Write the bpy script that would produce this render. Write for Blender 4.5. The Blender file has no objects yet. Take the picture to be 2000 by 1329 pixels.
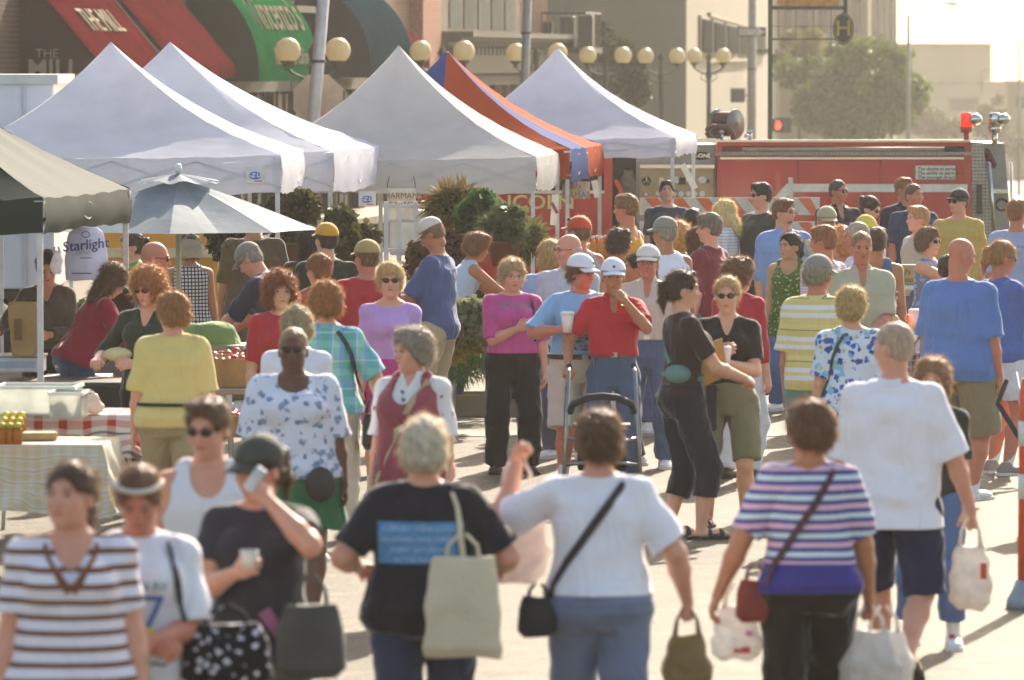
import bpy, bmesh, math, random, zlib
import numpy as np
from mathutils import Vector, Matrix
from mathutils.bvhtree import BVHTree
try:
    import openvdb as vdb
except ImportError:
    import pyopenvdb as vdb
R = math.radians
sc = bpy.context.scene
col = sc.collection
# ---------------------------------------------------------------- camera, sky, sun, exposure
FPX, HC, YH = 11111.0, 3.1, 115.0          # focal length in px of a 2000 px wide frame, eye height, horizon row
SLOPE = 0.147                              # the street runs a little to the right of the view
cd = bpy.data.cameras.new("camera"); cam = bpy.data.objects.new("camera", cd); col.objects.link(cam)
cd.sensor_width = 36; cd.lens = 36*FPX/2000; cd.clip_start = 1; cd.clip_end = 3000
cam.location = (0, 0, HC); cam.rotation_euler = (R(90)-math.atan((664.5-YH)/FPX), 0, 0)
cd.dof.use_dof = True; cd.dof.focus_distance = 50; cd.dof.aperture_fstop = 4.8
sc.camera = cam
SUN_EL, SUN_AZ = 31, 15                    # degrees above the horizon, to the right of the view
w = bpy.data.worlds.new("World"); sc.world = w; w.use_nodes = True
nt = w.node_tree; bg = nt.nodes['Background']
sky = nt.nodes.new('ShaderNodeTexSky'); sky.sky_type = 'NISHITA'; sky.sun_disc = False
sky.sun_elevation = R(SUN_EL); sky.sun_rotation = R(SUN_AZ); sky.dust_density = 2.2; sky.air_density = 1.0
tw = nt.nodes.new('ShaderNodeMix'); tw.data_type = 'RGBA'; tw.blend_type = 'MULTIPLY'; tw.inputs[0].default_value = 1; tw.inputs[7].default_value = (1.10, .98, .86, 1)   # hazy, slightly warm sky
nt.links.new(sky.outputs[0], tw.inputs[6]); nt.links.new(tw.outputs[2], bg.inputs[0]); bg.inputs[1].default_value = 0.15
sd = bpy.data.lights.new("sun", 'SUN'); sun = bpy.data.objects.new("sun", sd); col.objects.link(sun)
sd.energy = 4.9; sd.angle = R(0.6); sd.color = (1, .89, .74)
dv = Vector((math.sin(R(SUN_AZ))*math.cos(R(SUN_EL)), math.cos(R(SUN_AZ))*math.cos(R(SUN_EL)), math.sin(R(SUN_EL))))
sun.rotation_euler = dv.to_track_quat('Z', 'Y').to_euler(); sun.location = (30, 80, 60)
sc.view_settings.view_transform = 'Standard'; sc.view_settings.look = 'None'
sc.view_settings.exposure = 1.12; sc.view_settings.gamma = 1
sc.cycles.max_bounces = 6; sc.cycles.transparent_max_bounces = 8; sc.cycles.volume_bounces = 1
sc.cycles.volume_step_rate = 4; sc.cycles.volume_max_steps = 64
sc.cycles.sample_clamp_indirect = 6; sc.cycles.caustics_reflective = False; sc.cycles.caustics_refractive = False
sc.cycles.use_denoising = True

# ---------------------------------------------------------------- helpers
def D(s): return FPX/s                      # depth at which one metre is s pixels
def at(px, s, z=0.0): return Vector(((px-1000)/s, FPX/s, z))
def zat(py, s): return HC-(py-YH)/s
def lin(c):
    if isinstance(c, str):
        c = c.lstrip('#'); c = c if len(c) == 6 else ''.join(q*2 for q in c); c = tuple(int(c[i:i+2], 16)/255 for i in (0, 2, 4))
    return tuple((x/12.92 if x <= .04045 else ((x+.055)/1.055)**2.4) for x in c[:3])
def c4(c): return (*lin(c), 1)
_mats = {}
def N(nt, t, **kw):
    n = nt.nodes.new(t)
    for k, v in kw.items():
        if k.startswith('i_'):
            k = k[2:]; n.inputs[int(k) if k.isdigit() else k.replace('_', ' ')].default_value = v
        else: setattr(n, k, v)
    return n
def newmat(name):
    m = bpy.data.materials.new(name); m.use_nodes = True
    return m, m.node_tree, m.node_tree.nodes['Principled BSDF']
def math_(nt, op, a, b=None, c=None):
    n = nt.nodes.new('ShaderNodeMath'); n.operation = op
    for i, v in enumerate((a, b, c)):
        if v is None: continue
        if hasattr(v, 'is_output') or isinstance(v, bpy.types.NodeSocket): nt.links.new(v, n.inputs[i])
        else: n.inputs[i].default_value = v
    return n.outputs[0]
def mixc(nt, fac, a, b):
    n = nt.nodes.new('ShaderNodeMix'); n.data_type = 'RGBA'
    for i, v in ((0, fac), (6, a), (7, b)):
        if isinstance(v, bpy.types.NodeSocket): nt.links.new(v, n.inputs[i])
        elif i == 0: n.inputs[0].default_value = v
        else: n.inputs[i].default_value = v
    return n.outputs[2]
def mat(key, color, rough=.6, metal=0, var=.12, vscale=6, bump=0, bscale=60, trans=0, sheen=0, spec=.5, emit=0, coat=0, stretch=None):
    k = ('m', key, str(color), rough, metal, var, trans, emit)
    if k in _mats: return _mats[k]
    m, nt, b = newmat(key); _mats[k] = m
    tc = N(nt, 'ShaderNodeTexCoord')
    no = N(nt, 'ShaderNodeTexNoise', i_Scale=vscale, i_Detail=5.0, i_Roughness=.6)
    nt.links.new(tc.outputs['Object'], no.inputs['Vector'])
    if stretch:
        mq = N(nt, 'ShaderNodeMapping'); mq.inputs[3].default_value = stretch; nt.links.new(tc.outputs['Object'], mq.inputs[0]); nt.links.new(mq.outputs[0], no.inputs['Vector'])
    c = lin(color)
    lo = tuple(x*(1-var*1.5) for x in c)+(1,); hi = tuple(min(1, x*(1+var)) for x in c)+(1,)
    mr = N(nt, 'ShaderNodeMapRange'); mr.inputs[1].default_value = .3; mr.inputs[2].default_value = .7
    nt.links.new(no.outputs[0], mr.inputs[0])
    o = mixc(nt, mr.outputs[0], lo, hi)
    nt.links.new(o, b.inputs['Base Color'])
    b.inputs['Roughness'].default_value = rough; b.inputs['Metallic'].default_value = metal
    b.inputs['Specular IOR Level'].default_value = spec
    if sheen: b.inputs['Sheen Weight'].default_value = sheen; b.inputs['Sheen Roughness'].default_value = .4
    if coat: b.inputs['Coat Weight'].default_value = coat
    if emit:
        nt.links.new(o, b.inputs['Emission Color']); b.inputs['Emission Strength'].default_value = emit
    if bump:
        n2 = N(nt, 'ShaderNodeTexNoise', i_Scale=bscale, i_Detail=4.0); nt.links.new(tc.outputs['Object'], n2.inputs['Vector'])
        bp = N(nt, 'ShaderNodeBump', i_Strength=bump, i_Distance=.02); nt.links.new(n2.outputs[0], bp.inputs['Height'])
        nt.links.new(bp.outputs[0], b.inputs['Normal'])
    if trans: add_trans(nt, b, o, trans)
    return m
def add_trans(nt, b, csock, t):
    tr = N(nt, 'ShaderNodeBsdfTranslucent'); mx = N(nt, 'ShaderNodeMixShader', i_0=t)
    nt.links.new(csock, tr.inputs[0])
    nt.links.new(b.outputs[0], mx.inputs[1]); nt.links.new(tr.outputs[0], mx.inputs[2])
    out = [n for n in nt.nodes if n.type == 'OUTPUT_MATERIAL'][0]
    nt.links.new(mx.outputs[0], out.inputs[0])
def mk(name, V, Fc, m, parent=None, smooth=True):
    me = bpy.data.meshes.new(name); V = np.asarray(V, dtype=np.float32).reshape(-1, 3)
    if isinstance(Fc, np.ndarray) and len(Fc):
        n, k = Fc.shape
        me.vertices.add(len(V)); me.vertices.foreach_set('co', V.ravel())
        me.loops.add(n*k); me.loops.foreach_set('vertex_index', Fc.astype(np.int32).ravel())
        me.polygons.add(n); me.polygons.foreach_set('loop_start', np.arange(0, n*k, k, dtype=np.int32))
        me.update(calc_edges=True)
    else:
        me.from_pydata([tuple(map(float, v)) for v in V], [], [tuple(f) for f in Fc]); me.update()
    if smooth: me.polygons.foreach_set('use_smooth', np.ones(len(me.polygons), dtype=bool))
    for x in (m if isinstance(m, (list, tuple)) else [m]): me.materials.append(x)
    o = bpy.data.objects.new(name, me); col.objects.link(o)
    if parent is not None: o.parent = parent
    return o
def tag(o, label=None, cat=None, group=None, kind=None):
    if label: o['label'] = label
    if cat: o['category'] = cat
    if group: o['group'] = group
    if kind: o['kind'] = kind
    return o
def thing(name, loc, label, cat, rz=0, group=None, kind=None):
    o = bpy.data.objects.new(name, None); col.objects.link(o); o.location = loc; o.rotation_euler = (0, 0, rz)
    o.empty_display_size = .2
    return tag(o, label, cat, group, kind)
class MB:
    """collects simple shapes into one mesh"""
    def __init__(s): s.v = []; s.f = []; s.n = 0
    def add(s, V, Fc):
        s.v += [tuple(v) for v in V]; s.f += [tuple(i+s.n for i in f) for f in Fc]; s.n = len(s.v); return s
    def box(s, c, d, rz=0, rx=0, ry=0):
        M = Matrix.Translation(c) @ Matrix.Rotation(rz, 4, 'Z') @ Matrix.Rotation(ry, 4, 'Y') @ Matrix.Rotation(rx, 4, 'X')
        V = [M @ Vector((x*d[0]/2, y*d[1]/2, z*d[2]/2)) for x in (-1, 1) for y in (-1, 1) for z in (-1, 1)]
        return s.add(V, [(0, 1, 3, 2), (4, 6, 7, 5), (0, 4, 5, 1), (2, 3, 7, 6), (0, 2, 6, 4), (1, 5, 7, 3)])
    def tube(s, pts, r, n=8, closed=False, cap=True):
        pts = [Vector(p) for p in pts]; m = len(pts)
        rs = r if isinstance(r, (list, tuple)) else [r]*m
        rings = []; up = Vector((0, 0, 1))
        for i, p in enumerate(pts):
            a = pts[(i-1) % m] if (closed or i > 0) else p; b = pts[(i+1) % m] if (closed or i < m-1) else p
            t = (b-a).normalized(); u = t.cross(up)
            if u.length < .05: u = t.cross(Vector((0, 1, 0)))
            u.normalize(); v = t.cross(u).normalized()
            rings.append([p+(u*math.cos(2*math.pi*j/n)+v*math.sin(2*math.pi*j/n))*rs[i] for j in range(n)])
        V = [q for r_ in rings for q in r_]; Fc = []
        for i in range(m if closed else m-1):
            k = (i+1) % m
            for j in range(n): Fc.append((i*n+j, i*n+(j+1) % n, k*n+(j+1) % n, k*n+j))
        if not closed and cap: Fc.append(tuple(range(n))[::-1]); Fc.append(tuple((m-1)*n+j for j in range(n)))
        return s.add(V, Fc)
    def lathe(s, c, prof, n=20, rx=0, ry=0, rz=0):
        M = Matrix.Translation(c) @ Matrix.Rotation(rz, 4, 'Z') @ Matrix.Rotation(ry, 4, 'Y') @ Matrix.Rotation(rx, 4, 'X')
        V = [M @ Vector((r*math.cos(2*math.pi*j/n), r*math.sin(2*math.pi*j/n), z)) for r, z in prof for j in range(n)]
        Fc = [(i*n+j, i*n+(j+1) % n, (i+1)*n+(j+1) % n, (i+1)*n+j) for i in range(len(prof)-1) for j in range(n)]
        return s.add(V, Fc)
    def ball(s, c, r, n=14, M=None):
        r = (r, r, r) if not isinstance(r, (list, tuple)) else r; h = n//2+1; V = []; M = M or Matrix.Identity(3)
        for i in range(h+1):
            a = math.pi*i/h
            for j in range(n):
                b = 2*math.pi*j/n
                V.append(Vector(c)+M @ Vector((r[0]*math.sin(a)*math.cos(b), r[1]*math.sin(a)*math.sin(b), r[2]*math.cos(a))))
        Fc = [(i*n+j, (i+1)*n+j, (i+1)*n+(j+1) % n, i*n+(j+1) % n) for i in range(h) for j in range(n)]
        return s.add(V, Fc)
    def prism(s, poly, a, b):
        """polygon (list of 3D points) extruded by vector b-a"""
        d = Vector(b)-Vector(a); n = len(poly); P = [Vector(p) for p in poly]
        V = P+[p+d for p in P]
        return s.add(V, [tuple(range(n))[::-1], tuple(range(n, 2*n))]+[(i, (i+1) % n, n+(i+1) % n, n+i) for i in range(n)])
    def grid(s, fn, nu, nv):
        V = [fn(i/nu, j/nv) for i in range(nu+1) for j in range(nv+1)]
        return s.add(V, [(i*(nv+1)+j, (i+1)*(nv+1)+j, (i+1)*(nv+1)+j+1, i*(nv+1)+j+1) for i in range(nu) for j in range(nv)])
    def build(s, name, m, parent=None, smooth=False, bevel=0):
        o = mk(name, s.v, s.f, m, parent, smooth)
        if bevel:
            b = o.modifiers.new('b', 'BEVEL'); b.width = bevel; b.segments = 2; b.limit_method = 'ANGLE'
        return o
def textmesh(body, size, m, parent, M, name='lettering', depth=.004, shear=0, bold=0, align='CENTER', sx=1.0):
    cu = bpy.data.curves.new('t', 'FONT'); cu.body = body; cu.size = size; cu.extrude = depth; cu.shear = shear
    cu.offset = bold; cu.align_x = align; cu.align_y = 'CENTER'; cu.resolution_u = 3
    t = bpy.data.objects.new('t', cu); col.objects.link(t)
    dg = bpy.context.evaluated_depsgraph_get(); me = bpy.data.meshes.new_from_object(t.evaluated_get(dg))
    bpy.data.objects.remove(t); me.materials.clear(); me.materials.append(m)
    me.transform(M @ Matrix.Diagonal((sx, 1, 1, 1)))
    o = bpy.data.objects.new(name, me); col.objects.link(o); o.parent = parent
    return o
def FACE(loc, rz=0):      # text plane: upright, read from -y side
    return Matrix.Translation(loc) @ Matrix.Rotation(rz, 4, 'Z') @ Matrix.Rotation(R(90), 4, 'X')

# ---------------------------------------------------------------- distance fields -> one smooth surface
def rotz(a): c, s = math.cos(a), math.sin(a); return np.array([[c, -s, 0], [s, c, 0], [0, 0, 1.]])
def rotx(a): c, s = math.cos(a), math.sin(a); return np.array([[1, 0, 0], [0, c, -s], [0, s, c]])
def roty(a): c, s = math.cos(a), math.sin(a); return np.array([[c, 0, s], [0, 1, 0], [-s, 0, c]])
def A(*p): return np.array(p, dtype=float)
class Fld:
    def __init__(s): s.ops = []
    def _add(s, fn, lo, hi, k, mode): s.ops.append((fn, np.minimum(lo, hi), np.maximum(lo, hi), k, mode)); return s
    def cap(s, a, b, ra, rb=None, k=.02, mode='u', sq=None):
        a = np.asarray(a, float); b = np.asarray(b, float); rb = ra if rb is None else rb; d = b-a; L = max(d @ d, 1e-9); r = max(ra, rb)
        def fn(P):
            q = [P[i]-a[i] for i in range(3)]
            t = np.clip((q[0]*d[0]+q[1]*d[1]+q[2]*d[2])/L, 0, 1)
            return np.sqrt((q[0]-t*d[0])**2+(q[1]-t*d[1])**2+(q[2]-t*d[2])**2)-(ra+(rb-ra)*t)
        return s._add(fn, np.minimum(a, b)-r, np.maximum(a, b)+r, k, mode)
    def ell(s, c, r, M=None, k=.02, mode='u'):
        c = np.asarray(c, float); M = np.eye(3) if M is None else M; m = max(r)
        def fn(P):
            q = [P[i]-c[i] for i in range(3)]
            l = [(q[0]*M[0, j]+q[1]*M[1, j]+q[2]*M[2, j]) for j in range(3)]
            k0 = np.sqrt((l[0]/r[0])**2+(l[1]/r[1])**2+(l[2]/r[2])**2)
            k1 = np.sqrt((l[0]/r[0]**2)**2+(l[1]/r[1]**2)**2+(l[2]/r[2]**2)**2)+1e-6
            return k0*(k0-1)/k1
        return s._add(fn, c-m, c+m, k, mode)
    def loft(s, O, M, tab, k=.02, n=2.3, mode='u'):
        tab = np.array(tab, float); O = np.asarray(O, float)
        zz, aa, bb, yy = tab.T; m = max(aa.max(), (bb+abs(yy)).max())
        e1 = O+M @ A(0, 0, zz[0]); e2 = O+M @ A(0, 0, zz[-1])
        def fn(P):
            q = [P[i]-O[i] for i in range(3)]
            x, y, z = [(q[0]*M[0, j]+q[1]*M[1, j]+q[2]*M[2, j]) for j in range(3)]
            a = np.interp(z, zz, aa); b = np.interp(z, zz, bb); y = y-np.interp(z, zz, yy)
            qq = (np.abs(x/a)**n+np.abs(y/b)**n)**(1/n)+1e-5; r = np.sqrt(x*x+y*y)
            d = np.where(qq > .3, r*(1-1/qq), -np.minimum(a, b)*.7)
            e = np.maximum(zz[0]-z, z-zz[-1])
            return np.maximum(d, e)
        return s._add(fn, np.minimum(e1, e2)-m, np.maximum(e1, e2)+m, k, mode)
    def plane(s, c, n, k=.004):
        """keep the side the normal points away from"""
        c = np.asarray(c, float); n = np.asarray(n, float); n = n/np.linalg.norm(n)
        return s._add(lambda P: (P[0]-c[0])*n[0]+(P[1]-c[1])*n[1]+(P[2]-c[2])*n[2], A(-9, -9, -9), A(9, 9, 9), k, 'i')
    def disp(s, fn): s.ops.append((fn, None, None, 0, 'd')); return s
    def mesh(s, h, lo=None, hi=None):
        U = [o for o in s.ops if o[4] == 'u']
        l = np.min([o[1] for o in U], 0)-.03; u = np.max([o[2] for o in U], 0)+.03
        if lo is not None: l = np.maximum(l, lo)
        if hi is not None: u = np.minimum(u, hi)
        n = np.maximum(((u-l)/h).astype(int)+1, 2); ax = [l[i]+h*np.arange(n[i]) for i in range(3)]
        Dd = np.full(n, .3, np.float32)
        def blk(i0, i1): return (ax[0][i0[0]:i1[0], None, None], ax[1][None, i0[1]:i1[1], None], ax[2][None, None, i0[2]:i1[2]])
        for fn, a, b, k, mode in s.ops:
            if mode == 'd':
                Dd += fn(blk([0, 0, 0], n)).astype(np.float32); continue
            g = k+.03
            i0 = np.clip(((a-g-l)/h).astype(int), 0, n); i1 = np.clip(((b+g-l)/h).astype(int)+2, 0, n)
            if (i1 <= i0).any(): continue
            sl = tuple(slice(i0[j], i1[j]) for j in range(3)); d = fn(blk(i0, i1)).astype(np.float32)
            c = Dd[sl]
            if mode == 's': d = -d
            if mode == 'u':
                hh = np.clip(.5+.5*(c-d)/k, 0, 1); Dd[sl] = c+(d-c)*hh-k*hh*(1-hh)
            else:
                hh = np.clip(.5-.5*(c-d)/k, 0, 1); Dd[sl] = c+(d-c)*hh+k*hh*(1-hh)
        for i in range(3):                       # close the surface at the borders
            for e in (0, -1):
                ix = [slice(None)]*3; ix[i] = e; Dd[tuple(ix)] = np.maximum(Dd[tuple(ix)], h*.5)
        Dd = np.clip(Dd, -h*3, h*3)
        gr = vdb.FloatGrid(h*3); gr.copyFromArray(Dd)
        pts, quads = gr.convertToQuads(0)
        return np.asarray(pts)*h+l, np.asarray(quads)[:, ::-1].astype(np.int64)
def join(ms):
    V = []; Q = []; n = 0
    for v, q in ms:
        if len(v) == 0: continue
        V.append(v); Q.append(q+n); n += len(v)
    return np.concatenate(V), np.concatenate(Q)
def wr(seed, amp, f=1.0):
    """cloth folds"""
    rs = np.random.RandomState(seed); a = rs.rand(8)*6.28; v = rs.randn(8, 3); v /= np.linalg.norm(v, axis=1)[:, None]
    def fn(P):
        w_ = .8*np.sin(7*f*P[2]+a[0])+.6*np.sin(9*f*P[0]+a[1]+2*P[1])
        o = np.sin(f*(26*P[0]+18*P[2]*np.sign(v[0, 0]))+2.2*w_+a[2])*.5
        o = o+np.sin(f*(20*P[0]-34*P[2]+12*P[1])+1.8*w_+a[3])*.35+np.sin(f*(48*P[2]+15*P[1]+10*P[0])+2.5*w_+a[4])*.3
        return amp*o
    return fn
# ---------------------------------------------------------------- materials for people
SK = dict(fair='#e0ab8a', pink='#dca084', tan='#b97e58', olive='#a87650', dark='#6a4129', asian='#c99873', red='#c77f63')
def skin(c):
    k = ('skin', c)
    if k in _mats: return _mats[k]
    m, nt, b = newmat('skin_'+c); _mats[k] = m
    tc = N(nt, 'ShaderNodeTexCoord'); no = N(nt, 'ShaderNodeTexNoise', i_Scale=14.0, i_Detail=4.0)
    nt.links.new(tc.outputs['Object'], no.inputs['Vector']); q = lin(SK[c])
    o = mixc(nt, no.outputs[0], (q[0]*.86, q[1]*.72, q[2]*.68, 1), (min(1, q[0]*1.08), q[1]*1.12, q[2]*1.1, 1))
    nt.links.new(o, b.inputs['Base Color']); b.inputs['Roughness'].default_value = .5
    b.inputs['Sheen Weight'].default_value = .25; b.inputs['Sheen Roughness'].default_value = .5
    add_trans(nt, b, o, .08)
    return m
def hairmat(c):
    q = [min(255, int(int(c[i:i+2], 16)*1.18+10)) for i in (1, 3, 5)]
    return mat('hair', '#%02x%02x%02x' % tuple(q), rough=.45, var=.26, vscale=60, trans=.38, sheen=.4, bump=.35, bscale=80, stretch=(1, 1, .18))
def fuzzmat(c):  # strand colour lightened towards gold, so the backlit rim glow is partly painted in
    q = [int(c[i:i+2], 16) for i in (1, 3, 5)]; q = [min(255, int(v*.78+g*.26)) for v, g in zip(q, (215, 185, 140))]
    return mat('stray_hair', '#%02x%02x%02x' % tuple(q), rough=.45, var=.2, vscale=30, trans=.45)
def cloth(sp):
    """sp: '#hex' or (pattern, ...)"""
    if isinstance(sp, str): sp = ('plain', sp)
    k = ('cloth', str(sp))
    if k in _mats: return _mats[k]
    m, nt, b = newmat('fabric'); _mats[k] = m; L = nt.links.new
    tc = N(nt, 'ShaderNodeTexCoord'); sep = N(nt, 'ShaderNodeSeparateXYZ'); L(tc.outputs['Object'], sep.inputs[0])
    x, y, z = sep.outputs; kind = sp[0]
    def ramp(fac, stops, const=True):
        r = N(nt, 'ShaderNodeValToRGB'); e = r.color_ramp
        if const: e.interpolation = 'CONSTANT'
        while len(e.elements) < len(stops): e.elements.new(1)
        for el, (p, c) in zip(e.elements, stops): el.position = p; el.color = c4(c)
        L(fac, r.inputs[0]); return r.outputs[0]
    wob = N(nt, 'ShaderNodeTexNoise', i_Scale=3.0, i_Detail=1.0); L(tc.outputs['Object'], wob.inputs['Vector'])
    base = N(nt, 'ShaderNodeRGB'); base.outputs[0].default_value = c4(sp[1] if isinstance(sp[1], str) else sp[1][0]); o = base.outputs[0]
    zz = math_(nt, 'ADD', z, math_(nt, 'MULTIPLY', wob.outputs[0], .02))
    if kind == 'stripe':                        # ('stripe', base, period, [(pos, colour)...], zlo=None, colour below)
        o = ramp(math_(nt, 'FRACT', math_(nt, 'DIVIDE', zz, sp[2])), sp[3])
        if len(sp) > 4: o = mixc(nt, math_(nt, 'LESS_THAN', zz, sp[4]), o, c4(sp[5]))
    elif kind == 'plaid':                       # ('plaid', base, c1, c2, period)
        f1 = math_(nt, 'FRACT', math_(nt, 'DIVIDE', math_(nt, 'ADD', x, math_(nt, 'MULTIPLY', wob.outputs[0], .03)), sp[4]))
        f2 = math_(nt, 'FRACT', math_(nt, 'DIVIDE', zz, sp[4]*1.2))
        o1 = ramp(f1, [(0, sp[1]), (.3, sp[2]), (.42, '#dfe8e6'), (.46, sp[3]), (.75, sp[2]), (.9, sp[1])])
        o2 = ramp(f2, [(0, sp[3]), (.25, sp[1]), (.5, '#dfe8e6'), (.55, sp[2]), (.8, sp[1])])
        o = mixc(nt, .38, o1, o2)
    elif kind == 'check':                       # ('check', base, line, period)
        f1 = math_(nt, 'LESS_THAN', math_(nt, 'FRACT', math_(nt, 'DIVIDE', x, sp[3])), .32)
        f2 = math_(nt, 'LESS_THAN', math_(nt, 'FRACT', math_(nt, 'DIVIDE', zz, sp[3])), .32)
        o = mixc(nt, math_(nt, 'MAXIMUM', f1, f2), o, c4(sp[2]))
    elif kind == 'flower':                      # ('flower', base, [(scale, thr, colour)...])
        for i, (s_, t_, c_) in enumerate(sp[2]):
            vo = N(nt, 'ShaderNodeTexVoronoi', i_Scale=s_); mp = N(nt, 'ShaderNodeMapping'); mp.inputs[1].default_value = (i*3.1, i*1.7, i)
            no = N(nt, 'ShaderNodeTexNoise', i_Scale=s_*2.2, i_Detail=2.0)
            L(tc.outputs['Object'], mp.inputs[0]); L(mp.outputs[0], vo.inputs['Vector']); L(mp.outputs[0], no.inputs['Vector'])
            dd = math_(nt, 'ADD', vo.outputs['Distance'], math_(nt, 'MULTIPLY', math_(nt, 'SUBTRACT', no.outputs[0], .5), .9))
            o = mixc(nt, math_(nt, 'LESS_THAN', dd, t_), o, c4(c_))
    if kind == 'print' or (len(sp) > 2 and isinstance(sp[-1], dict)):   # patch: dict(x=(a,b), z=(a,b), side=±1, c=, c2=, scale=)
        d = sp[-1]
        no = N(nt, 'ShaderNodeTexNoise', i_Scale=d.get('scale', 30), i_Detail=3.0, i_Roughness=.7)
        mp = N(nt, 'ShaderNodeMapping'); mp.inputs[3].default_value = d.get('st', (1, 1, 2))
        L(tc.outputs['Object'], mp.inputs[0]); L(mp.outputs[0], no.inputs['Vector'])
        g = math_(nt, 'GREATER_THAN', x, d['x'][0]); g = math_(nt, 'MULTIPLY', g, math_(nt, 'LESS_THAN', x, d['x'][1]))
        g = math_(nt, 'MULTIPLY', g, math_(nt, 'GREATER_THAN', z, d['z'][0])); g = math_(nt, 'MULTIPLY', g, math_(nt, 'LESS_THAN', z, d['z'][1]))
        g = math_(nt, 'MULTIPLY', g, math_(nt, 'GREATER_THAN', math_(nt, 'MULTIPLY', y, d.get('side', 1)), 0.0))
        p = mixc(nt, math_(nt, 'GREATER_THAN', no.outputs[0], d.get('thr', .5)), c4(d['c']), c4(d['c2']) if d.get('c2') else o)
        o = mixc(nt, g, o, p)
    fine = N(nt, 'ShaderNodeTexNoise', i_Scale=9.0, i_Detail=6.0, i_Roughness=.7); L(tc.outputs['Object'], fine.inputs['Vector'])
    v = math_(nt, 'ADD', math_(nt, 'MULTIPLY', fine.outputs[0], .14), .94)
    hv = N(nt, 'ShaderNodeMix', data_type='RGBA', blend_type='MULTIPLY'); hv.inputs[0].default_value = 1; L(o, hv.inputs[6]); L(v, hv.inputs[7]); o = hv.outputs[2]
    L(o, b.inputs['Base Color']); b.inputs['Roughness'].default_value = .85; b.inputs['Specular IOR Level'].default_value = .25
    b.inputs['Sheen Weight'].default_value = .4; b.inputs['Sheen Roughness'].default_value = .35
    n2 = N(nt, 'ShaderNodeTexNoise', i_Scale=8.0, i_Detail=2.5, i_Roughness=.5, i_Distortion=.9); mq = N(nt, 'ShaderNodeMapping'); mq.inputs[3].default_value = (1, 1, .42); mq.inputs[2].default_value = (.25, .3, 0); L(tc.outputs['Object'], mq.inputs[0]); L(mq.outputs[0], n2.inputs['Vector'])
    bp = N(nt, 'ShaderNodeBump', i_Strength=.75, i_Distance=.05); L(n2.outputs[0], bp.inputs['Height']); L(bp.outputs[0], b.inputs['Normal'])
    add_trans(nt, b, o, .07)
    return m
def capcut(F, a, b, ra, rb, t0, t1, k=.02, f0=True, g=.012):
    """tapered tube kept only between fractions t0..t1 of its length"""
    a = np.asarray(a, float); b = np.asarray(b, float); d = b-a; Ln = np.linalg.norm(d); u = d/Ln; r = max(ra, rb)
    def fn(P):
        q = [P[i]-a[i] for i in range(3)]; l = q[0]*u[0]+q[1]*u[1]+q[2]*u[2]
        t = np.clip(l/Ln, 0, 1.2); d_ = np.sqrt((q[0]-t*d[0])**2+(q[1]-t*d[1])**2+(q[2]-t*d[2])**2)-(ra+(rb-ra)*np.clip(t/t1, 0, 1))
        d_ = np.maximum(d_, l-t1*Ln)
        if f0 is False: d_ = np.maximum(d_, t0*Ln-l)
        return d_
    e = a+d*t1
    return F._add(fn, np.minimum(a, e)-r, np.maximum(a, e)+r, k, 'u')
def ik(S, W, l1, l2, pole):
    S = np.asarray(S, float); W = np.asarray(W, float); d = W-S; L = np.linalg.norm(d); mx = (l1+l2)*.995
    if L > mx: W = S+d/L*mx; d = W-S; L = mx
    u = d/L; a = (l1*l1-l2*l2+L*L)/(2*L); h = math.sqrt(max(l1*l1-a*a, 0)); p = np.asarray(pole, float); p = p-u*(p @ u); p /= np.linalg.norm(p)+1e-9
    return S+u*a+p*h, W
def hand(F, W, u, n, side, curl, sc_=1.0, spread=1.0):
    u = u/np.linalg.norm(u); n = n-u*(n @ u); n = n/np.linalg.norm(n); t = side*np.cross(u, n)
    M = np.stack([n, t, u], 1); q = lambda a, b, c: W+(n*a+t*b+u*c)*sc_
    F.ell(q(0, -.002, .05), (.017*sc_, .040*sc_, .056*sc_), M, k=.014)
    F.cap(q(.008, .022, .03), q(.008, .012, .07), .016*sc_, k=.012)
    for i, L in enumerate((.070, .079, .073, .056)):
        b0 = q(.0, (.030-.0205*i)*spread, .086-.004*abs(i-1.3)); c = curl*(1+.10*i)
        d1 = u*math.cos(c*.7)+n*math.sin(c*.7); d2 = u*math.cos(c*1.6)+n*math.sin(c*1.6); d3 = u*math.cos(c*2.3)+n*math.sin(c*2.3)
        p1 = b0+d1*L*.46*sc_; p2 = p1+d2*L*.32*sc_; p3 = p2+d3*L*.24*sc_
        F.cap(b0, p1, .0098*sc_, .0090*sc_, k=.004); F.cap(p1, p2, .0090*sc_, .0082*sc_, k=.003); F.cap(p2, p3, .0082*sc_, .0070*sc_, k=.003)
    b0 = q(.006, .030, .022); p1 = q(.016, .052, .05); p2 = q(.022+.012*curl, .056-.012*curl, .084)
    F.cap(b0, p1, .0135*sc_, .011*sc_, k=.008); F.cap(p1, p2, .011*sc_, .0088*sc_, k=.003)
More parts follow.
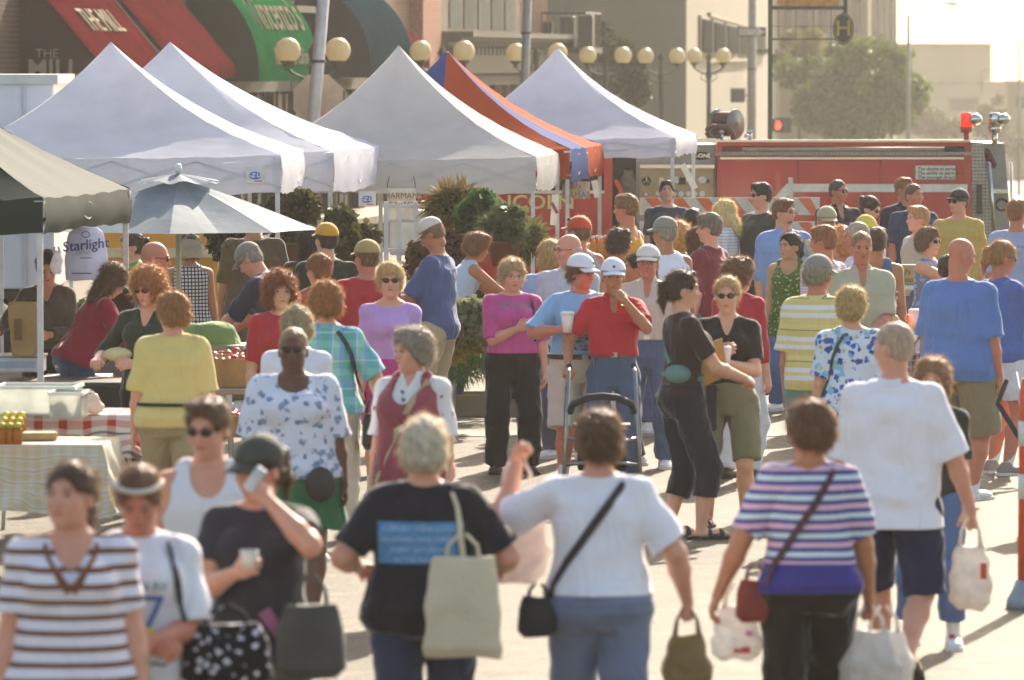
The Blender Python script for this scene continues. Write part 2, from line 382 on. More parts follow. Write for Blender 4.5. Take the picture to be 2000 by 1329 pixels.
def headfield(F, C, M, s, fem=0, nose=1.0, fat=0, neck=None, full=True):
    p = lambda x, y, z: C+M @ (A(x, y, z)*s)
    rr = lambda *r: tuple(q*s for q in r)
    F.ell(p(0, -.012, .036), rr(.076, .096, .086), M, k=.01)
    F.ell(p(0, .022, -.022), rr(.062+fat*.006, .070, .086), M, k=.03)
    F.ell(p(0, .030, -.072), rr(.046-fem*.004+fat*.012, .050, .040), M, k=.03)
    F.ell(p(0, .072, -.094), rr(.018, .014, .015), M, k=.02)
    for e in (-1, 1):
        F.ell(p(e*.034, .066, -.022), rr(.024+fat*.006, .022, .026), M, k=.02)
        if full: F.ell(p(e*.075, -.012, -.012), rr(.010, .021, .031), M, k=.006)
    if full:
        F.cap(p(-.034, .086, .030), p(.034, .086, .030), .010*s, k=.014)
        for e in (-1, 1): F.ell(p(e*.032, .100, .010), rr(.018, .014, .012), M, k=.010, mode='s')
        F.cap(p(0, .088, .014), p(0, .105*(.6+.4*nose), -.022), .0085*s, .0135*s, k=.010)
        for e in (-1, 1): F.ell(p(e*.012, .098, -.026), rr(.009, .010, .008), M, k=.006)
        F.ell(p(0, .088, -.052), rr(.026, .010, .013), M, k=.012)
        F.ell(p(0, .0985, -.0545), rr(.024, .006, .0022), M, k=.004, mode='s')
def hairfield(st, C, M, s, cap_on, seed):
    F = Fld(); p = lambda x, y, z: C+M @ (A(x, y, z)*s); rr = lambda *r: tuple(q*s for q in r)
    t = dict(buzz=.004, short=.012, bald=.004, mid=.018, fluffy=.027, curly=.038, bob=.020, long=.018, pony=.009, bun=.010, comb=.014).get(st, .012)
    if cap_on: t = min(t, .010)
    if st == 'bald':          # only a fringe round the back
        F.ell(p(0, -.016, .0), rr(.080, .097, .060), M, k=.005)
        F.plane(p(0, 0, .030), M @ A(0, .25, 1), k=.01); F.plane(p(0, -.005, 0), M @ A(0, 1, .35), k=.006); F.plane(p(0, -.06, -.055), M @ A(0, 0, -1), k=.006)
        return F
    F.ell(p(0, -.014, .037), rr(.077+t, .098+t, .087+t), M, k=.01)
    if st in ('mid', 'fluffy', 'curly'): F.ell(p(0, -.04, -.02), rr(.076+t*.8, .068+t, .075), M, k=.03)
    if st in ('short', 'comb', 'buzz', 'pony', 'bun'): F.ell(p(0, -.042, -.02), rr(.070+t*.5, .058+t*.6, .060), M, k=.02)
    if st == 'bob': F.ell(p(0, -.018, -.045), rr(.098, .088, .085), M, k=.03)
    if st == 'curly': F.ell(p(0, -.02, -.04), rr(.105, .085, .075), M, k=.03)
    if st == 'long':
        F.ell(p(0, -.03, -.06), rr(.092, .075, .11), M, k=.03); F.ell(p(0, -.055, -.16), rr(.085, .045, .10), M, k=.04)
    if not cap_on and st in ('mid', 'fluffy', 'comb', 'short', 'bob'): F.ell(p(.01, .045, .105), rr(.058+t*.5, .045, .018+t*.6), M, k=.02)
    # face opening
    low = -.10 if st in ('bob', 'long', 'curly') else -.08
    F.ell(p(0, .105, -.018), rr(.069, .085, .082+(.012 if st in ('buzz', 'short', 'pony', 'bun', 'comb') else 0)), M, k=.012, mode='s')
    if st in ('buzz', 'short', 'comb', 'pony', 'bun'):
        for e in (-1, 1): F.ell(p(e*.09, .02, -.035), rr(.045, .045, .050), M, k=.012, mode='s')
    if st in ('bob', 'long', 'curly'): F.cap(p(0, .05, -.05), p(0, .13, -.05), .058*s, k=.012, mode='s')
    zc = {'bob': -.118, 'long': -.27, 'curly': -.13, 'fluffy': -.088, 'mid': -.082}.get(st, -.072)
    F.plane(p(0, 0, zc), M @ A(0, 0, -1), k=.012)
    if st == 'pony':
        F.cap(p(0, -.10, .04), p(0, -.130, .025), .022*s, .030*s, k=.01); F.cap(p(0, -.130, .02), p(0, -.132, -.07), .032*s, .028*s, k=.02); F.cap(p(0, -.132, -.07), p(0, -.120, -.15), .026*s, .008*s, k=.02)
    if st == 'bun': F.ell(p(0, -.112, .055), rr(.042, .036, .040), M, k=.008)
    a = {'curly': .010, 'fluffy': .006, 'mid': .004, 'bun': .003}.get(st, .0022)
    rs = np.random.RandomState(seed); f = rs.rand(6)*6
    F.disp(lambda P: a*(np.sin(95*P[0]+f[0]+20*P[2])*np.sin(80*P[2]+f[1]+15*P[1])+.7*np.sin(70*P[1]+f[2])*np.sin(110*P[2]+f[3]+30*P[0])))
    return F
def fuzz(V, Q, C, M, s, L, n, seed, up=.25):
    """short hair ribbons standing off the hair mass"""
    rs = np.random.RandomState(seed+5); ix = rs.randint(0, len(Q), n); c = V[Q[ix]].mean(1)
    nn = np.cross(V[Q[ix, 2]]-V[Q[ix, 0]], V[Q[ix, 3]]-V[Q[ix, 1]]); nn /= np.linalg.norm(nn, axis=1)[:, None]+1e-9
    out = c-C; out /= np.linalg.norm(out, axis=1)[:, None]+1e-9
    nn = np.where((nn*out).sum(1)[:, None] < 0, -nn, nn)
    down = -(M @ A(0, .0, 1)); tan = rs.randn(n, 3)*.5+down*(1-up)*.9; tan -= nn*(tan*nn).sum(1)[:, None]
    d1 = nn*(.10+.45*rs.rand(n, 1))+tan*.8; d1 /= np.linalg.norm(d1, axis=1)[:, None]
    d2 = d1+down*.5+rs.randn(n, 3)*.35; d2 /= np.linalg.norm(d2, axis=1)[:, None]
    l = L*(.4+.8*rs.rand(n, 1)); p0 = c-nn*.004; p1 = p0+d1*l*.6; p2 = p1+d2*l*.5
    sd_ = np.cross(d1, rs.randn(n, 3)); sd_ /= np.linalg.norm(sd_, axis=1)[:, None]+1e-9; w_ = .0009+.0009*rs.rand(n, 1)
    V2 = np.stack([p0-sd_*w_, p0+sd_*w_, p1+sd_*w_*.8, p1-sd_*w_*.8, p2+sd_*w_*.25, p2-sd_*w_*.25], 1).reshape(-1, 3)
    b = np.arange(n)[:, None]*6; Q2 = np.concatenate([b+[0, 1, 2, 3], b+[3, 2, 4, 5]]).reshape(-1, 4)
    return V2, Q2
PEOPLE = []
BLACK = '#17171a'
def person(px, yt, label, H=1.65, fac=180, w=1.0, fem=0, belly=0, bust=0, lean=0, side=0, twist=0, hd=(0, 0), roll=0, hair=('short', '#4a3524'), skn='fair',
           top=None, bot=None, La=None, Ra=None, cap=None, gl=None, feet=None, shoes=('#e8e8e6', 'sneaker'), det=1, smile=0, fat=0,
           group='people walking and shopping at the street market', extra=None, sw=1.0, beard=None, hcurl=(.5, .5), Lp=None, Rp=None, size=1.0, cat='person', s=None):
    seed = len(PEOPLE)*13+7
    zp = .53*H; O = A(0, 0, zp); TM = rotx(-R(lean)) @ roty(R(side)) @ rotz(-R(twist))
    tp = lambda x, y, z: O+TM @ A(x, y, z-zp)
    wl = 1+(w-1)*.7; wa = 1+(w-1)*.8
    tabm = [(.455, .072, .055, 0), (.50, .096, .070, -.006), (.53, .099, .072, -.008), (.58, .092, .064, 0), (.62, .089, .061, .004), (.68, .094, .065, .005), (.74, .103, .069, .006), (.775, .100, .064, .003), (.805, .082, .052, 0), (.835, .050, .040, -.004)]
    tabf = [(.455, .078, .058, 0), (.50, .106, .074, -.008), (.53, .106, .076, -.012), (.58, .092, .064, -.002), (.63, .080, .057, .003), (.68, .084, .060, .005), (.73, .090, .064, .006), (.775, .088, .058, .002), (.805, .072, .047, 0), (.835, .044, .037, -.004)]
    tab = []
    for i, (m_, f_) in enumerate(zip(tabm, tabf)):
        z, a, b, y = [m_[j]+(f_[j]-m_[j])*fem for j in range(4)]
        g = math.exp(-((z-.61)/.07)**2)*belly; q = 1+(w-1)*((1.15 if z < .66 else .8) if z < .77 else .35)
        tab.append((z*H, a*q*H+g*.012*H, b*q*H+g*.016*H, y*H+g*.012*H))
    # frames and joints
    nb = tp(0, -.006*H, .835*H); hy, hp = hd; HM = rotz(-R(hy)) @ rotx(-R(hp)) @ roty(R(roll))
    hs = (.90+.10*min(H/1.72, 1.05))*size
    C = nb+(rotx(-R((lean+hp)/2*.9)) @ A(0, .008, (H-.123*hs)-.835*H)) if (lean or hp) else nb+A(0, .008, (H-.123*hs)-.835*H)
    htop = C+HM @ A(0, -.01, .125*hs)
    SJ = [tp(e*(.099-.007*fem)*H*sw*(1+(w-1)*.30), -.002*H, .793*H) for e in (-1, 1)]
    wr_ = []; el_ = []; ul, fl = .176*H, .150*H
    for i, (e, a_, pl) in enumerate(((-1, La, Lp), (1, Ra, Rp))):
        if a_ is None: tgt = tp(0, 0, 0)*0+A(e*(.098+.028*w)*H+e*(w-1)*.085*H, .03*H, 0)+A(0, SJ[i][1], SJ[i][2]-.322*H); pole = A(e*.25, -1, 0)
        else: tgt = A(e*a_[0]*H, a_[1]*H, a_[2]*H); pole = A(e*.7, -.4, -.8)
        if pl: pole = A(e*pl[0], pl[1], pl[2])
        E, W = ik(SJ[i], tgt, ul, fl, pole); el_.append(E); wr_.append(W)
    hips = [A(e*.056*H*(1+(w-1)*.4), 0, .50*H) for e in (-1, 1)]
    feet = feet or ((.076, .012, 0), (.076, -.012, 0)); kn = []; an = []
    for i, e in enumerate((-1, 1)):
        f_ = feet[i]; a_ = A(e*f_[0]*H, f_[1]*H, .045*H+f_[2]*H); K, a_ = ik(hips[i], a_, .245*H, .225*H, A(e*.1, 1, 0)); kn.append(K); an.append(a_)
    fdir = []
    for i, e in enumerate((-1, 1)):
        lift = feet[i][2]; pt = -math.atan2(lift*1.0, .12) if lift > 0 else 0; fdir.append((rotz(-R(e*8)) @ A(0, math.cos(pt), math.sin(pt))))
    # placement: the head top falls on its pixel
    sc_ = s or (yt-YH)/(HC-htop[2]); ang = R(fac); rot = rotz(-ang); ht = rot @ htop; d = FPX/sc_
    loc = A((px-1000)/sc_-ht[0], d-ht[1], 0)
    root = thing('person', loc, label, cat, -ang, group)
    vox = 1/sc_*1.9 if det else 1/sc_*2.6
    vox = min(max(vox, .0065), .014)
    facing = math.cos(ang-R(0)+R(hy)) < .25      # the face can be seen
    # ---- body
    F = Fld(); F.loft(O, TM, [(z-zp, a, b, y) for z, a, b, y in tab], k=.03)
    F.cap(tp(0, -.008*H, .80*H), C+HM @ (A(0, -.016, -.05)*hs), .034*H*(1+(w-1)*.3)*(1-.1*fem), .031*H*(1+(w-1)*.4)*(1-.08*fem), k=.03)
    for i, e in enumerate((-1, 1)):
        F.cap(tp(e*.025*H, -.008*H, .828*H), SJ[i], .024*H, .030*H*wa**.5, k=.04)
        F.cap(SJ[i], el_[i], .031*H*wa, .0235*H*wa, k=.02); m_ = el_[i]*.68+wr_[i]*.32
        F.cap(el_[i], m_, .0235*H*wa, .0245*H*wa, k=.015); F.cap(m_, wr_[i], .0240*H*wa, .0155*H, k=.015)
        F.cap(hips[i], kn[i], .050*H*wl, .0335*H*wl, k=.03); m_ = kn[i]*.66+an[i]*.34+A(0, -.008*H, 0)
        F.cap(kn[i], m_, .0325*H*wl, .0340*H*wl, k=.02); F.cap(m_, an[i], .0330*H*wl, .0205*H, k=.02)
        fd = fdir[i]; F.ell(an[i]+fd*.035*H-A(0, 0, .025*H)*1, (.026*H, .074*H, .019*H), np.stack([np.cross(fd, A(0, 0, 1))/np.linalg.norm(np.cross(fd, A(0, 0, 1))), fd, np.cross(np.cross(fd, A(0, 0, 1)), fd)], 1), k=.02)
        if bust: F.ell(tp(e*.042*H*w, (.052*w+.010*bust)*H, .735*H), (.036*H, .036*H, .036*H), k=.03)
    sh_, sk_ = sc_, skin(skn)
    parts = []
    cut = C+HM @ (A(0, 0, -.085)*hs)
    B = Fld(); B.ops = list(F.ops); headfield(B, C, HM, hs, fem, fat=fat, full=False)
    parts.append(B.mesh(vox*1.25))
    G = Fld(); G.cap(C+HM @ (A(0, -.016, -.06)*hs), C+HM @ (A(0, -.016, -.09)*hs), .029*H*(1-.08*fem), k=.02); headfield(G, C, HM, hs, fem, fat=fat)
    parts.append(G.mesh(max(vox*.7, .0042)))
    for i, e in enumerate((-1, 1)):
        G = Fld(); u = wr_[i]-el_[i]; u /= np.linalg.norm(u)
        a_ = (La, Ra)[i]
        n = A(-e, 0, 0) if (a_ is None or abs(u[2]) > .8 and wr_[i][2] < .6*H) else (A(0, -1, -.2) if u[2] < .6 else A(-e*.6, -.8, 0))
        if abs(u @ (n/np.linalg.norm(n))) > .9: n = A(0, 0, -1)
        G.cap(wr_[i]-u*.04, wr_[i]+u*.01, .017*H, .0158*H, k=.01); hand(G, wr_[i], u, n, e, hcurl[i], H/1.75)
        parts.append(G.mesh(max(vox*.7, .0046)))
    body = mk('body', *join(parts), sk_, root)
    hx = lambda x, y, z: C+HM @ (A(x, y, z)*hs)
    # ---- hair
    st, hc = hair; hm = hairmat(hc)
    if st == 'shaved': V = []
    else: HF = hairfield(st, C, HM, hs, bool(cap), seed); V, Q = HF.mesh(max(vox*.75, .005))
    if len(V):
        fz = dict(buzz=(.008, 250), short=(.018, 500), comb=(.02, 500), mid=(.032, 700), fluffy=(.036, 900), curly=(.045, 1100), bob=(.03, 700), long=(.04, 800), pony=(.03, 600), bun=(.026, 600), bald=(.012, 150)).get(st, (.02, 500))
        parts = [(V, Q)]; FZ = fuzz(V, Q, C, HM, hs, fz[0]*1.1, int(fz[1]*(3.2 if det else 1.6)), seed)
        if beard:
            pass
        if cap:
            zl = ((FZ[0][FZ[1][:, 0]]-C) @ HM)[:, 2]; FZ = (FZ[0], FZ[1][zl < .03])
        ho = mk('hair', *join(parts), hm, root); mk('stray_hair', *FZ, fuzzmat(hc), ho)
    if beard:
        G = Fld(); G.ell(hx(0, .036, -.078), (.048*hs, .056*hs, .034*hs), HM, k=.01); G.ell(hx(0, .095, -.036), (.04*hs, .03*hs, .016*hs), HM, k=.01, mode='s')
        G.ell(hx(0, .10, -.053), (.018*hs, .02*hs, .006*hs), HM, k=.005, mode='s'); G.plane(hx(0, .03, 0), HM @ A(0, -1, 0)); G.plane(hx(0, 0, -.045), HM @ A(0, -.3, 1))
        V, Q = G.mesh(max(vox*.7, .005))
        if len(V): mk('beard', V, Q, hairmat(beard), root)
    if facing:
        if not (gl and gl[0] == 'sun'):
            for e in (-1, 1):
                mb = MB(); mb.ball(hx(e*.031, .083, .010), (.0125*hs, .009*hs, .0072*hs), 10, Matrix(HM)); ey = mb.build('eye', mat('eye_white', '#95867c', .3, var=0), root, True)
                mb = MB(); mb.ball(hx(e*.031, .0905, .010), (.0062*hs, .003*hs, .0062*hs), 8, Matrix(HM)); mb.build('iris', mat('iris', '#2a1c14', .2, var=0), ey, True)
        if sc_ > 170:
            bc = hc if st not in ('bald', 'shaved') else '#6b5040'
            for e in (-1, 1):
                mb = MB(); mb.tube([hx(e*.016, .094, .028), hx(e*.032, .0945, .034), hx(e*.049, .082, .029)], [.003*hs, .0042*hs, .002*hs], 5); mb.build('eyebrow', mat('brow', bc, .8), root, True)
        mb = MB(); sm = .007*smile
        mb.tube([hx(-.022, .089, -.0525+sm), hx(-.011, .0965, -.054), hx(0, .0985, -.0545), hx(.011, .0965, -.054), hx(.022, .089, -.0525+sm)], [.0015, .0042*hs, .0046*hs, .0042*hs, .0015], 6)
        mb.build('lips', mat('lips', '#a5584e' if skn not in ('dark',) else '#5d3029', .4, var=.05), root, True)
    if gl:
        fm = mat('glasses_frame', gl[1] if len(gl) > 1 else '#2a2420', .25, var=0, metal=.3 if gl[0] == 'wire' else 0)
        if gl[0] == 'sun':
            mb = MB()
            for e in (-1, 1):
                mb.ball(hx(e*.031, .093, .010), (.0255*hs, .009*hs, .0185*hs), 12, Matrix(HM @ rotz(-e*R(-14)*-1)))
                mb.tube([hx(e*.055, .083, .016), hx(e*.074, .045, .014), hx(e*.080, -.008, .010)], .0026, 5)
            mb.tube([hx(-.012, .099, .015), hx(.012, .099, .015)], .003, 5); mb.build('sunglasses', mat('dark_lens', gl[1] if len(gl) > 1 else '#15110f', .12, var=0), root, True)
        elif gl[0] == 'top':
            mb = MB()
            for e in (-1, 1): mb.ball(hx(e*.031, .065, .112), (.025*hs, .012*hs, .017*hs), 10, Matrix(HM @ rotx(R(35)))); mb.tube([hx(e*.055, .06, .112), hx(e*.085, -.01, .05)], .0028, 5)
            mb.build('sunglasses', mat('dark_lens', '#1b1512', .12, var=0), root, True)
        else:
            mb = MB()
            for e in (-1, 1):
                mb.tube([hx(e*.031+.022*math.cos(a)*hs, .097, .008+.016*math.sin(a)) for a in [j*math.pi/6 for j in range(12)]], .0016, 5, closed=True)
                mb.tube([hx(e*.053, .094, .014), hx(e*.076, .045, .012), hx(e*.080, -.008, .008)], .0018, 5)
            mb.tube([hx(-.010, .099, .012), hx(.010, .099, .012)], .0016, 5); mb.build('glasses', fm, root, True)
    # ---- cap
    if cap:
        cc = cap[0]; G = Fld(); t = .016
        G.ell(hx(0, -.012, .040), ((.077+t)*hs, (.097+t)*hs, (.086+t)*hs), HM, k=.01)
        if len(cap) > 1 and cap[1] == 'bucket': pass
        G.plane(hx(0, .03, .050), HM @ A(0, .12, -1), k=.004); G.disp(wr(seed, .0012, 1.5)); V, Q = G.mesh(max(vox*.75, .005))
        cm = mat('cap_cloth', cc, .8, var=.08, sheen=.3, bump=.2, trans=.08); co = mk('cap', V, Q, cm, root)
        def br(u, v):
            a = (u-.5)*2; y = .070+v*(.085*math.sqrt(max(0, 1-(a*.92)**2))+.012); y -= .03*a*a; x = a*.078
            return hx(x, y, .060-v*.016-abs(a)**2*.020)
        mb = MB(); mb.grid(br, 12, 6); b_ = mb.build('brim', cm if len(cap) < 3 else mat('cap_cloth', cap[2], .8), co, True)
        so = b_.modifiers.new('s', 'SOLIDIFY'); so.thickness = .005
        if len(cap) > 1 and cap[1]:
            G2 = MB(); G2.ball(hx(0, .103, .090), (.010*hs, .005, .012*hs), 10, Matrix(HM @ rotx(R(35)))); G2.build('cap_emblem', mat('emblem', cap[1], .6), co, True)
        mb = MB(); mb.ball(hx(0, -.012, .142), (.007, .007, .004), 8); mb.build('cap_button', cm, co, True)
    # ---- trousers
    bot = dict(dict(kind='long', c='#46536a', loose=.010, t=1.0, waist=.60 if (top or {}).get('hem', .5) > .54 else .565), **(bot or {}))
    if bot['kind'] != 'none':
        G = Fld(); lo = bot['loose']; wz = bot['waist']*H
        if bot['kind'] == 'skirt':
            hz = bot['t']*H; a0 = np.interp(.5*H, [r[0] for r in tab], [r[1] for r in tab]); b0 = np.interp(.5*H, [r[0] for r in tab], [r[2] for r in tab])
            G.loft(A(0, 0, 0), np.eye(3), [(hz, a0*1.22, b0*1.35, 0), (.5*H, a0+lo, b0+lo, 0), (.56*H, a0*.98+lo, b0+lo, 0), (wz, a0*.86+lo, b0*.9+lo, 0)], k=.02, n=2.1)
        else:
            T = [(z, a+lo*.8, b+lo*.8, y) for z, a, b, y in tab if z < wz+.03*H]
            TL = rotx(-R(lean)*.35)
            G.loft(O, TL if lean else np.eye(3), [(z-zp, a, b, y) for z, a, b, y in T], k=.03)
            for i in range(2):
                r0, r1, r2 = .055*H*wl+lo, .040*H*wl+lo*1.3, .034*H*wl+lo*1.5
                if bot['kind'] == 'shorts': capcut(G, hips[i]+A((-1, 1)[i]*.006*H, 0, 0), kn[i]+A((-1, 1)[i]*.010*H, 0, 0), r0, .044*H*wl+lo*.9, 0, bot['t'], k=.012)
                else:
                    G.cap(hips[i], kn[i], r0, r1, k=.03); capcut(G, kn[i], an[i], r1, r2, 0, min(bot['t'], 1.08), k=.02)
        G.disp(wr(seed+1, .006, 1.1)); V, Q = G.mesh(vox*1.1)
        mk({'skirt': 'skirt', 'shorts': 'shorts'}.get(bot['kind'], 'trousers'), V, Q, cloth(bot['c']), root)
        if bot.get('belt'):
            G = Fld(); bw = bot['waist']*H-.012; a0 = np.interp(bw, [r[0] for r in tab], [r[1] for r in tab])+lo+.008; b0 = np.interp(bw, [r[0] for r in tab], [r[2] for r in tab])+lo+.008; y0 = np.interp(bw, [r[0] for r in tab], [r[3] for r in tab])
            G.loft(A(0, 0, 0), np.eye(3), [(bw-.018, a0, b0, y0), (bw+.018, a0, b0, y0)], k=.001); bo = mk('belt', *G.mesh(.006), mat('leather', bot['belt'], .5), root)
            MB().box(A(0, y0+b0+.003, bw), (.045, .006, .034)).build('buckle', mat('buckle', '#b8b4a8', .3, .9), bo)
    # ---- top
    SO = None
    if top:
        if top.get('collar') and top.get('neck') == 'v': top = dict(top, vw=.72)
        tk = dict(dict(kind='tee', c='#888888', loose=.016, hem=.50, sl=.78, neck='crew', slw=.014), **top)
        G = Fld(); lo = tk['loose']; T = []; hz = tk['hem']*H
        amax = max(a for z, a, b, y in tab if z > .70*H)
        for z, a, b, y in tab:
            if z < .74*H: a = max(a, amax*tk.get('drape', .94)); b = max(b, .060*H*w)
            l_ = lo if z < .79*H else min(lo, .008); T.append((z, a+l_, b+l_*1.1, y))
        if hz < T[0][0]:
            z, a, b, y = T[2]; fl_ = tk.get('flare', .02); T = [(hz-.01, a+fl_, b+fl_, y)]+T[1:]
        if tk.get('nolean'): T2 = T
        G.loft(O, TM, [(z-zp, a, b, y) for z, a, b, y in T], k=.03)
        for i, e in enumerate((-1, 1)):
            if bust: G.ell(tp(e*.042*H*w, (.050*w+.010*bust)*H, .735*H), (.040*H+lo*.5,)*3, k=.05)
            if tk['kind'] in ('tank',):
                G.cap(tp(e*.050*H, -.006*H, .83*H), tp(e*.060*H, -.006*H, .79*H), .028*H, .036*H, k=.03); continue
            if tk['kind'] == 'sleeveless':
                G.cap(tp(e*.04*H, -.008*H, .822*H), SJ[i]*.8+tp(0, 0, .80*H)*.2, .029*H, .037*H, k=.03); continue
            r0 = .036*H*wa+.004; slw = tk['slw']
            G.cap(tp(e*.03*H, -.008*H, .822*H), SJ[i], .028*H, r0, k=.04)
            if tk['sl'] <= 1.0: capcut(G, SJ[i], el_[i], r0, .030*H*wa+slw*.95, 0, tk['sl'], k=.025)
            else:
                G.cap(SJ[i], el_[i], r0, .028*H*wa+slw*.6, k=.025); capcut(G, el_[i], wr_[i], .028*H*wa+slw*.6, .020*H+slw*.8, 0, tk['sl']-1, k=.02)
        nk = tk['neck']; nc = tp(0, .008*H, .865*H)
        G.disp(wr(seed+2, .0075 if lo > .02 else .005, .85))
        if tk['kind'] != 'hood': G.ell(nc, (.041*H*(1+(w-1)*.3), .046*H, .042*H), TM, k=.006, mode='s')
        if nk == 'v': G.cap(tp(0, .055*H, .845*H), tp(0, (.070*w+.02*bust)*H, .755*H), .040*H*tk.get('vw', 1), .014*tk.get('vw', 1)**2, k=.006, mode='s')
        if nk == 'scoop': G.ell(tp(0, .055*H, .835*H), (.058*H, .07*H, .050*H), TM, k=.006, mode='s')
        if nk == 'boat': G.ell(tp(0, .02*H, .862*H), (.078*H, .07*H, .045*H), TM, k=.006, mode='s')
        if tk['kind'] == 'tank':
            G.ell(tp(0, .05*H, .835*H), (.045*H, .07*H, .075*H), TM, k=.006, mode='s'); G.ell(tp(0, -.05*H, .84*H), (.042*H, .05*H, .05*H), TM, k=.006, mode='s')
            for e in (-1, 1): G.ell(tp(e*.125*H*sw, .0, .775*H), (.040*H, .11*H, .062*H), TM, k=.006, mode='s')
        G.plane(tp(0, 0, hz), TM @ A(0, 0, -1), k=.003)
        V, Q = G.mesh(vox*1.1); so = SO = mk({'tank': 'tank_top', 'dress': 'dress'}.get(tk['kind'], 'shirt'), V, Q, cloth(tk['c']), root)
        if tk.get('collar'):
            G = Fld(); G.cap(tp(0, -.006*H, .820*H), tp(0, -.002*H, .843*H), .050*H*(1+(w-1)*.3), .042*H*(1+(w-1)*.3), k=.004)
            G.cap(tp(0, -.006*H, .82*H), tp(0, 0, .90*H), .037*H*(1+(w-1)*.3), k=.004, mode='s'); G.cap(tp(0, .045*H, .88*H), tp(0, .055*H, .80*H), .036*H, .014*H, k=.004, mode='s'); G.plane(tp(0, 0, .860*H), TM @ A(0, -.25, 1))
            G.plane(tp(0, 0, .826*H), TM @ A(0, 0, -1))
            V, Q = G.mesh(max(vox*.8, .006))
            if len(V): mk('collar', V, Q, cloth(tk['collar']), so)
        if tk.get('vest'):      # a sleeveless layer over the blouse
            G = Fld(); T3 = [(z-zp, a+.026, b+.026, y) for z, a, b, y in T]; G.loft(O, TM, T3, k=.03)
            for e in (-1, 1): G.cap(tp(e*.045*H, -.006*H, .832*H), tp(e*.055*H, -.006*H, .79*H), .028*H, .040*H, k=.03)
            if bust:
                for e in (-1, 1): G.ell(tp(e*.042*H*w, (.050*w+.010*bust)*H, .735*H), (.040*H+lo*.5+.014,)*3, k=.05)
            for e in (-1, 1): G.ell(tp(e*.15*H*sw, .0, .765*H), (.050*H, .13*H, .085*H), TM, k=.006, mode='s')
            G.ell(tp(0, .07*H, .815*H), (.050*H, .07*H, .075*H), TM, k=.006, mode='s'); G.ell(nc, (.046*H, .05*H, .045*H), TM, k=.006, mode='s'); G.plane(tp(0, 0, tk['vest'][1]*H), TM @ A(0, 0, -1))
            mk('vest', *G.mesh(vox*1.1), cloth(tk['vest'][0]), root)
    # ---- shoes
    shc, shk = shoes
    if shk != 'bare':
        for i, e in enumerate((-1, 1)):
            fd = fdir[i]; sx = np.cross(fd, A(0, 0, 1)); sx /= np.linalg.norm(sx); fu = np.cross(sx, fd); FM = np.stack([sx, fd, fu], 1); a_ = an[i]-fu*.045*H
            sole = MB()
            pl = [(.026, -.045), (.030, -.01), (.027, .03), (.033, .07), (.028, .105), (.012, .122), (-.012, .122), (-.028, .105), (-.031, .07), (-.024, .03), (-.028, -.01), (-.026, -.045), (0, -.058)]
            P3 = [a_+FM @ A(x*H, y*H, .0) for x, y in pl]; sole.prism(P3, (0, 0, 0), tuple(fu*.022))
            G = Fld()
            if shk == 'sandal':
                for yy in (.03, .075): G.cap(a_+FM @ A(-.026*H, yy*H, .022), a_+FM @ A(.026*H, yy*H, .022), .012, k=.01); G.ell(a_+FM @ A(0, yy*H, .030), (.030*H, .016*H, .024*H), FM, k=.01)
                G.ell(a_+FM @ A(0, .05*H, .02), (.031*H, .03*H, .018*H), FM, k=.01)
            else:
                G.ell(a_+FM @ A(0, .045*H, .028), (.032*H, .074*H, .024*H), FM, k=.02); G.cap(a_+FM @ A(0, -.02*H, .03), an[i]+FM @ A(0, -.005*H, 0), .028*H, .026*H, k=.03); G.plane(a_+FM @ A(0, 0, .018), -fu); G.plane(an[i]+FM @ A(0, 0, .012*H), fu)
            V, Q = G.mesh(max(vox*.8, .006))
            s_ = mk('sandal' if shk == 'sandal' else 'shoe', V, Q, mat('shoe_upper', shc, .6, var=.15, vscale=25), root) if len(V) else root
            sole.build('sole', mat('shoe_sole', '#d9d6cf' if shk == 'sneaker' else '#221c18', .7), s_)
            if shk == 'sneaker': # sock
                G = Fld(); capcut(G, an[i]+A(0, 0, -.01), an[i]+(kn[i]-an[i])*.3, .0225*H, .026*H, 0, 1.0); 
                if bot['kind'] == 'shorts' or bot['t'] < .9: mk('sock', *G.mesh(.008), cloth('#e9e7e2'), root)
    info = dict(root=root, rot=rot, loc=loc, H=H, tp=tp, wr=wr_, el=el_, sj=SJ, C=C, HM=HM, hs=hs, s=sc_, seed=seed, tab=tab, w=w, kn=kn, an=an, shirt=SO, body=body, TM=TM)
    PEOPLE.append(info); return info
def bvh(I):
    if 'bvh' not in I:
        me = (I['shirt'] or I['body']).data; I['bvh'] = BVHTree.FromPolygons([v.co for v in me.vertices], [tuple(q.vertices) for q in me.polygons])
    return I['bvh']
def onto(I, x, z, side=1, off=.004):
    # point of the shirt's surface at person x, z (fractions of H); side 1 front, -1 back
    H = I['H']; p = Vector(I['tp'](x*H, 0, z*H)); n = Vector(I['TM'] @ A(0, side, 0))
    h, nn, _, _ = bvh(I).ray_cast(p+n*.9, -n, 1.2)
    return (h if h else p+n*.12)+n*off
def sash(I, pts, wd, m, side=1, name='strap', n=14, off=.004):
    P = []
    for a, b in zip(pts[:-1], pts[1:]):
        for i in range(n): t = i/n; P.append(tuple(onto(I, a[0]+(b[0]-a[0])*t, a[1]+(b[1]-a[1])*t, side, off)))
    P.append(tuple(onto(I, *pts[-1], side, off))); return strap(I, P, wd, m, name)
def decal(I, body, x, z, size, m, side=1, sx=1, shear=0, name='printed_words'):
    H = I['H']; o = textmesh(body, size, m, I['root'], Matrix.Identity(4), name, depth=.001, sx=sx, shear=shear)
    for v in o.data.vertices:
        q = onto(I, x-side*v.co.x/H, z+v.co.y/H, side, .004+v.co.z*.5); v.co = q
    return o
def wld(I, p): return Vector(I['loc']+I['rot'] @ np.asarray(p, float))
